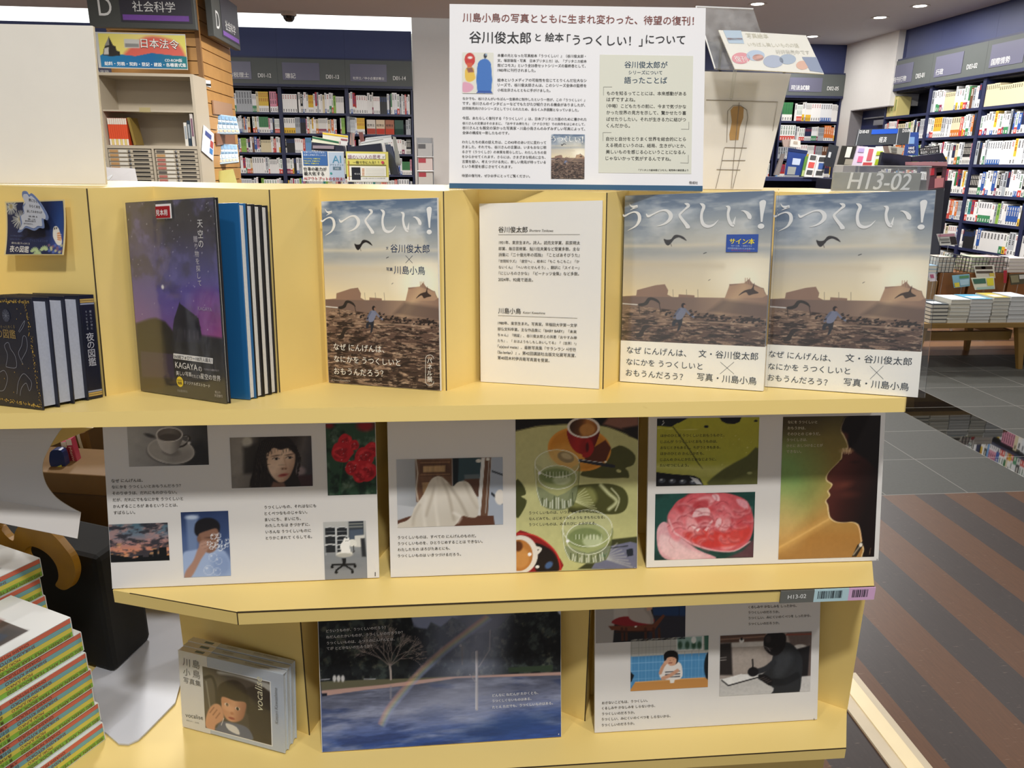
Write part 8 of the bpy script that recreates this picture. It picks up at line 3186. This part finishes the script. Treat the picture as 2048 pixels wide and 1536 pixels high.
for nm, c4, y, G, t, col, lb, bits in (
    ('book', (1270, 760, 1470, 770, 1400, 1030, 1200, 1020), 6.50, G2, 0.02, '#2a2925', 'black book with white brush title, first of the faced-out row under the D10 sign', ((0.3, 0.05, 0.65, 0.6, '#cfccc4'), (0.4, 0.68, 0.95, 0.98, '#8f8a7c'))),
    ('book', (1480, 765, 1610, 775, 1540, 1040, 1400, 1035), 6.48, G2, 0.02, '#cdbfd2', 'lilac and pink faced-out book beside the black one under the D10 sign', ((0.3, 0.5, 0.8, 0.8, '#d8688c'), (0.1, 0.1, 0.7, 0.3, '#a898c4'))),
    ('book', (1595, 780, 1725, 785, 1670, 1040, 1530, 1040), 6.47, G2, 0.02, '#e2dcda', 'white faced-out book with red characters under the D10 sign', ((0.25, 0.08, 0.75, 0.7, '#c0606a'), (0.0, 0.8, 1.0, 0.98, '#b84a4c'))),
    ('book', (1735, 770, 1880, 765, 1790, 1035, 1665, 1040), 6.46, G2, 0.02, '#e3e6d8', 'white and lime faced-out book under the D10 sign', ((0.1, 0.25, 0.7, 0.45, '#b4c43c'), (0.2, 0.65, 0.7, 0.95, '#a4b82c'))),
    ('book', (445, 765, 555, 765, 550, 1030, 400, 1030), 6.97, G3, 0.03, '#27407e', 'thick blue book standing beside the D10 sign', ((0.05, 0.2, 0.6, 0.5, '#6f8fb8'), (0.15, 0.6, 0.75, 0.9, '#16244e')))):
    faced(nm, c4, y, G, t, col, lb, 'book', 'faced-out books under the D10 sign', bits, (('HAVE', 0.15, 0.62, 0.62, 0.74), ('MONEY', 0.15, 0.78, 0.7, 0.9)) if 'blue book' in lb else None)
faced('cardboard_box', (205, 920, 390, 945, 360, 1020, 225, 1000), 6.30, G3, 0.08, '#a9a69c', 'small grey box with two barcode labels on the D10 island', 'box', None, ((0.15, 0.15, 0.55, 0.45, '#6d6b66'), (0.15, 0.55, 0.55, 0.85, '#6d6b66')))
faced('title_card', (555, 945, 790, 915, 795, 1000, 560, 1025), 6.46, G3, 0.006, '#17181c', 'black card with white handwriting on the D10 island', 'card', None, (), (('はじめてのこれだけは', 0.05, 0.12, 0.9, 0.4), ('政治学ことはじめ', 0.05, 0.48, 0.9, 0.9)))
faced('magazine', (670, 1150, 880, 1130, 845, 1400, 665, 1420), 6.30, G3, 0.03, '#5a3440', 'dark red magazine with a portrait on the corner of the D10 island', 'magazine', None, ((0.42, 0.1, 0.75, 0.45, '#2a1c20'), (0.45, 0.3, 0.72, 0.55, '#c09080'), (0.35, 0.55, 0.9, 0.95, '#b9787c'), (0.03, 0.1, 0.3, 0.4, '#b0303c')))
faced('magazine', (480, 1102, 880, 1102, 880, 1150, 480, 1140), 6.29, G3, 0.10, '#a87a80', 'pink-edged pile of magazines on the D10 island', 'magazine')

# ---------------------------------------------------------------- low stand of faced-out law books before bay D02-05
isl3 = empty('book_stand', 'dark slanted stand of faced-out law books before bay D02-05', 'stand', (3.3, 7.3, 0))
p0, p1 = at_y(1532, 354, 7.3), at_y(1668, 356, 7.3)
b = MB()
b.box(p0.x - 3.3 - 0.3, p1.x - 3.3, 0.0, 0.4, p0.z - 0.035, p0.z)
b.build('shelf', NAVY, isl3)
b = MB()
b.box(p0.x - 3.3 - 0.3, p1.x - 3.3, 0.36, 0.4, 0.0, p0.z - 0.036)
b.build('back_panel', NAVY_D, isl3)
for x in (p0.x - 3.3 - 0.3, p1.x - 3.3 - 0.04):
    b = MB()
    b.box(x, x + 0.04, 0.0, 0.355, 0.0, p0.z - 0.036)
    b.build('side_panel', NAVY, isl3)
for nm, c4, y, t, col, lb, cat, bits in (
    ('book', (530, 790, 790, 830, 690, 1165, 480, 1160), 7.32, 0.015, '#223a78', 'navy faced-out law book on the slanted stand', 'book', ((0.0, 0.0, 1.0, 0.12, '#14234c'), (0.3, 0.35, 0.75, 0.6, '#aeb8cc'), (0.1, 0.68, 0.6, 0.98, '#8d8f8c'))),
    ('book', (760, 905, 800, 905, 750, 1180, 700, 1175), 7.30, 0.015, '#5f8a3c', 'green-spined law book beside the navy faced-out one', 'book', ((0.0, 0.7, 1.0, 1.0, '#aab878'),)),
    ('book', (815, 870, 930, 885, 850, 1190, 740, 1180), 7.28, 0.015, '#dcdad4', 'white law book with red characters on the slanted stand', 'book', ((0.15, 0.05, 0.85, 0.25, '#4a4a4a'), (0.15, 0.35, 0.85, 0.6, '#c0504a'), (0.15, 0.7, 0.85, 0.9, '#4a4a4a'))),
    ('book', (935, 890, 1050, 895, 1000, 1200, 865, 1190), 7.26, 0.015, '#dfdfdc', 'white law book with blue characters on the slanted stand', 'book', ((0.15, 0.08, 0.85, 0.28, '#4a4a4a'), (0.25, 0.35, 0.95, 0.62, '#4a68a8'), (0.15, 0.7, 0.85, 0.9, '#4a4a4a'))),
    ('side_sign', (1085, 735, 1215, 770, 1140, 1060, 1010, 1030), 7.2, 0.01, '#2c2e33', 'dark smoked section plate standing at the end of the law book stand', 'sign', ((0.15, 0.35, 0.4, 0.6, '#b4b6b8'),)),
    ('book', (440, 870, 480, 870, 400, 1165, 335, 1160), 7.36, 0.03, '#7d7470', 'grey-brown book tilted at the inner end of the law book stand', 'book', ()),
    ('book', (560, 670, 690, 690, 690, 790, 545, 770), 7.60, 0.02, '#cfcac0', 'cream faced-out book behind the navy law book', 'book', ((0.3, 0.2, 0.7, 0.6, '#a89a88'),)),
    ('book', (440, 680, 560, 672, 540, 780, 460, 775), 7.62, 0.02, '#a08c82', 'pinkish faced-out book behind the navy law book', 'book', ())):
    faced(nm, c4, y, G2, t, col, lb, cat, 'books on the law stand' if nm == 'book' else None, bits)

# ---------------------------------------------------------------- low wooden table with piles of books
WOOD = M('#8a6a34', 0.45, grain=0.2, scale=10, name='table_wood')
tb = empty('low_table', 'low wooden display table with slanted legs loaded with book piles', 'table', (3.9, 5.1, 0))
TX0, TX1, TY0, TY1, TZ = 3.28 - 3.9, 5.1 - 3.9, 4.93 - 5.1, 5.66 - 5.1, 0.345
b = MB()
b.box(TX0, TX1, TY0, TY1, TZ - 0.035, TZ)
b.build('tabletop', WOOD, tb, 0.003)
for (x, y, dx, dy) in ((4.14 - 3.9, 4.97 - 5.1, 0.045, -0.02), (4.16 - 3.9, 5.52 - 5.1, 0.02, 0.0), (3.40 - 3.9, 4.98 - 5.1, -0.03, -0.02), (3.42 - 3.9, 5.52 - 5.1, -0.03, 0.0)):
    b = MB()
    b.v = [(x + dx - 0.015, y + dy - 0.015, 0), (x + dx + 0.015, y + dy - 0.015, 0), (x + dx + 0.015, y + dy + 0.015, 0), (x + dx - 0.015, y + dy + 0.015, 0),
           (x - 0.03, y - 0.025, TZ - 0.0355), (x + 0.03, y - 0.025, TZ - 0.0355), (x + 0.03, y + 0.025, TZ - 0.0355), (x - 0.03, y + 0.025, TZ - 0.0355)]
    b.f = [(3, 2, 1, 0), (4, 5, 6, 7), (0, 1, 5, 4), (1, 2, 6, 5), (2, 3, 7, 6), (3, 0, 4, 7)]
    b.c = [None] * 6
    b.build('leg', WOOD, tb)
b = MB()
b.box(3.42 - 3.9, 4.12 - 3.9, 5.02 - 5.1, 5.05 - 5.1, 0.20, 0.265)
b.build('stretcher', WOOD, tb)
b = MB()
b.box(4.135 - 3.9, 4.165 - 3.9, 5.06 - 5.1, 5.47 - 5.1, 0.20, 0.265)
b.build('stretcher', WOOD, tb)
# tubular chair frame beyond the table
cf = [at_y(1902, 655, 6.1), at_y(1900, 680, 6.1), at_y(1908, 688, 6.05), at_y(1945, 706, 5.95), at_y(1958, 700, 5.95), at_y(1968, 655, 6.1)]
b = MB()
b.tube(smooth([(v.x, v.y, max(v.z, 0.012)) for v in cf], 4, False), 0.012)
b.tube([cf[0], (cf[0].x, 6.1, 0.46)], 0.012)
b.tube([cf[-1], (cf[-1].x, 6.1, 0.46)], 0.012)
b.box(cf[0].x - 0.03, cf[-1].x + 0.03, 5.95, 6.35, 0.455, 0.50)
tag(b.build('stool', M('#d4d6d8', 0.25, 0.8)), 'chrome tubular stool frame on the planks behind the low table', 'stool')
# riser of wooden crates at the rear of the table
for k, (px0, px1, lb) in enumerate(((1876, 1930, 'brown wooden riser crate on the low table under the first wire basket'), (1936, 2010, 'brown wooden riser crate on the low table under the second wire basket'), (2014, 2075, 'brown wooden riser crate on the low table near the picture edge'))):
    x0, x1 = at_y(px0, 560, 5.36).x, at_y(px1, 560, 5.36).x
    b = MB()
    b.box(x0, x1, 5.34, 5.65, TZ + 0.0006, TZ + 0.30)
    o = b.build('riser_crate', M('#7a4c22', 0.5, grain=0.2, scale=9), None, 0.003)
    tag(o, lb, 'crate', 'riser crates on the low table')
ZR = TZ + 0.3006
PB = {}


def pile_book(col, pages):
    if (col, pages) not in PB:
        b = MB()
        b.box(0.004, 0.996, 0.0, 0.99, 0.10, 0.90, pages)
        b.box(0, 1, -0.008, 1, 0, 0.10, col)
        b.box(0, 1, -0.008, 1, 0.90, 1, col)
        b.box(0, 1, 0.985, 1, 0.1, 0.9, col)
        PB[(col, pages)] = b.mesh('book', INK_GLOSS)
    return PB[(col, pages)]


def pile(x0, x1, y0, dep, z, n, t, col, pages, what, grp):
    w = x1 - x0
    rg = random.Random(int(x0 * 977))
    for k in range(n):
        o = bpy.data.objects.new('book', pile_book(col, pages))
        COL.objects.link(o)
        o.scale = (w, dep, t)
        o.location = (x0 + rg.uniform(-0.003, 0.003), y0 + rg.uniform(-0.003, 0.003), z + 0.0008 + k * (t + 0.0006))
        lb = ('topmost book of %s' % what) if k == n - 1 else '%s book up from the bottom in %s' % (ORD[k], what)
        tag(o, lb, 'book', grp)
    return z + n * (t + 0.0006)


def tab(px):
    return at_y(px, 620, 4.97).x


tops = []
for (a_, c_, n, t, col, pages, what, cov) in ((1858, 1892, 5, 0.026, '#26303c', '#cfcbbd', 'the dark-covered pile at the near table edge', '#3c4a54'), (1896, 1934, 6, 0.027, '#d8d8d2', '#d3cfc0', 'the off-white pile beside the dark-covered one', '#dfe4ea'),
                                             (1936, 1978, 7, 0.0235, '#cfd2d2', '#cbcac6', 'the blue-topped pile in the middle of the table', '#5aa4c8'), (1980, 2012, 7, 0.025, '#c9c9c4', '#c9c6ba', 'the yellow-topped pile beside the blue-topped one', '#c8b44c'), (2014, 2052, 6, 0.030, '#d2d3d2', '#c8c9c8', 'the tall white pile at the picture edge', '#d8dce2')):
    x0, x1 = tab(a_), tab(c_)
    zt = pile(x0, x1, 4.95, 0.20, TZ, n, t, col, pages, what, 'books piled on the low table')
    b = MB()
    b.box(x0 + 0.002, x1 - 0.002, 4.952, 5.148, zt + 0.0014, zt + 0.0030, cov)
    o = tag(b.build('leaflet', INK_GLOSS), 'printed sheet lying on %s' % what, 'leaflet', 'sheets on the piles')
    b = MB()
    b.box(x0 + 0.02, x1 - 0.03, 4.98, 5.06, zt + 0.0031, zt + 0.0036, '#eef0f2')
    b.build('printed_block', INK, o)
for (a_, c_, n, t, col, pages, what) in ((1848, 1874, 4, 0.028, '#8fb0c8', '#cdc9ba', 'the pale blue pile beside the crates'), (2012, 2052, 4, 0.026, '#d8d0d0', '#cfc9c0', 'the pile on the end crate')):
    x0, x1 = at_y(a_, 560, 5.36).x, at_y(c_, 560, 5.36).x
    if a_ < 1900:
        b = MB()
        b.box(x0 - 0.02, x1 - 0.004, 5.34, 5.62, TZ + 0.0006, TZ + 0.24)
        tag(b.build('riser_crate', M('#8a6a3c', 0.5, grain=0.2, scale=9), None, 0.003), 'pale wooden riser crate beside the overhanging picture book', 'crate', 'riser crates on the low table')
    pile(x0, x1 - 0.006, 5.36, 0.2, ZR if a_ > 1900 else TZ + 0.2406, n, t, col, pages, what, 'books piled on the crates')
WIRE = M('#3c3f44', 0.35, 0.7)
for k, (px0, px1) in enumerate(((1872, 1932), (1938, 2008))):
    x0, x1 = at_y(px0, 540, 5.37).x, at_y(px1, 540, 5.37).x
    y0, y1, z0, z1 = 5.352, 5.60, ZR, ZR + 0.115
    bk = empty('wire_basket', ('wire basket of books on the first brown crate', 'wire basket of books on the second brown crate')[k], 'basket', (x0, y0, z0), 0, 'wire baskets')
    b = MB()
    nx = int((x1 - x0) / 0.028)
    for i_ in range(nx + 1):
        x = (x1 - x0) * i_ / nx
        b.tube([(x, 0, 0.001), (x, 0, z1 - z0)], 0.0022, None, 5)
    for i_ in range(4):
        z = 0.003 + (z1 - z0 - 0.003) * i_ / 3
        b.tube([(0, 0, z), (x1 - x0, 0, z)], 0.0028 if i_ == 3 else 0.0018, None, 5)
    b.build('front_grid', WIRE, bk)
    for xx in (0, x1 - x0):
        b = MB()
        for i_ in range(8):
            y = (y1 - y0) * i_ / 7
            b.tube([(xx, y, 0.001), (xx, y, z1 - z0)], 0.002, None, 5)
        b.tube([(xx, 0, z1 - z0), (xx, y1 - y0, z1 - z0)], 0.0028, None, 5)
        b.build('side_grid', WIRE, bk)
    xx = x0 + 0.012
    j = 0
    while xx + 0.10 < x1 - 0.004:
        w = min(0.125, x1 - 0.006 - xx)
        pile(xx, xx + w, y0 + 0.012, 0.19, z0 + 0.001, 4, 0.027, ('#d8c9b8', '#c9d8a8', '#d8b4b4', '#d6d6d2')[(j + k) % 4], '#cfcbc0', 'the %s pile inside the %s wire basket' % (ORD[j], ORD[k]), 'books in the wire baskets')
        xx += w + 0.006
        j += 1
# price cards on clear stems
for k, (c4, y, col, bits, lb) in enumerate((((1904, 551, 1939, 548, 1940, 572, 1908, 576), 5.30, '#7fb0c4', ((0.4, 0.1, 0.95, 0.3, '#5a8a5c'), (0.05, 0.6, 0.35, 0.95, '#d8c84a'), (0.4, 0.4, 0.95, 0.85, '#a9c8d8')), 'pale blue price card in front of the first wire basket'),
                                          ((1947, 531, 1988, 530, 1991, 556, 1953, 556), 5.325, '#dcd8cc', ((0.05, 0.08, 0.9, 0.3, '#4a4038'), (0.35, 0.08, 0.55, 0.3, '#b04a4a'), (0.05, 0.45, 0.9, 0.62, '#5a5048'), (0.7, 0.6, 0.95, 0.95, '#d8c460')), 'white price card with rows of black characters, upper of the overlapping pair'),
                                          ((1942, 556, 1988, 553, 1990, 578, 1950, 580), 5.28, '#d8dcc8', ((0.05, 0.1, 0.6, 0.5, '#3f6a5a'), (0.65, 0.1, 0.95, 0.7, '#d8d03c'), (0.1, 0.8, 0.95, 0.97, '#a8c8c0')), 'white and yellow price card, lower of the overlapping pair'),
                                          ((2018, 549, 2050, 547, 2052, 567, 2022, 570), 5.26, '#4a4634', ((0.05, 0.1, 0.55, 0.8, '#8a8468'), (0.6, 0.1, 0.95, 0.5, '#c8c8c4')), 'dark green price card at the picture edge'),
                                          ((1873, 468, 1910, 466, 1915, 490, 1880, 491), 5.325, '#d8d6d0', ((0.05, 0.05, 0.95, 0.25, '#c890a0'), (0.1, 0.4, 0.6, 0.6, '#8a8a86'), (0.65, 0.3, 0.98, 0.95, '#3a3436'), (0.1, 0.7, 0.6, 0.8, '#5a5a5a')), 'white price card with a small portrait above the first wire basket'),
                                          ((1856, 547, 1870, 546, 1874, 562, 1860, 563), 5.24, '#d8ccd0', ((0.2, 0.15, 0.7, 0.6, '#a84a6a'),), 'small white and pink price card beside the overhanging picture book'))):
    o = faced('price_card', c4, y, (0, 0, 1.0), 0.002, col, lb, 'card', 'price cards on the table', bits)
    q = q2(c4, y, (0, 0, 1.0))
    m_ = (q[3] + q[2]) / 2 + Vector((0, 0.006, 0.01))
    b = MB()
    b.tube([m_, Vector((m_.x, m_.y, TZ + 0.002))], 0.0025, None, 6)
    b.build('clear_stem', CLEAR, o)
q = [at_y(2008, 541, 5.27), at_y(2014, 541, 5.27), at_y(2013, 566, 5.27), at_y(2008, 566, 5.27)]
b = MB()
b.slab(q[3], q[2], q[1], q[0], 0.004, '#a8303c')
o = tag(b.build('bookmark_tag', INK), 'thin red tag standing between the second and end crates', 'tag')
b = MB()
b.tube([(q[3] + q[2]) / 2, Vector((q[3].x, 5.27, TZ + 0.002))], 0.002, None, 6)
b.build('stem', CLEAR, o)

# the curve that shaped the letters is not part of the place
bpy.data.objects.remove(_txo)
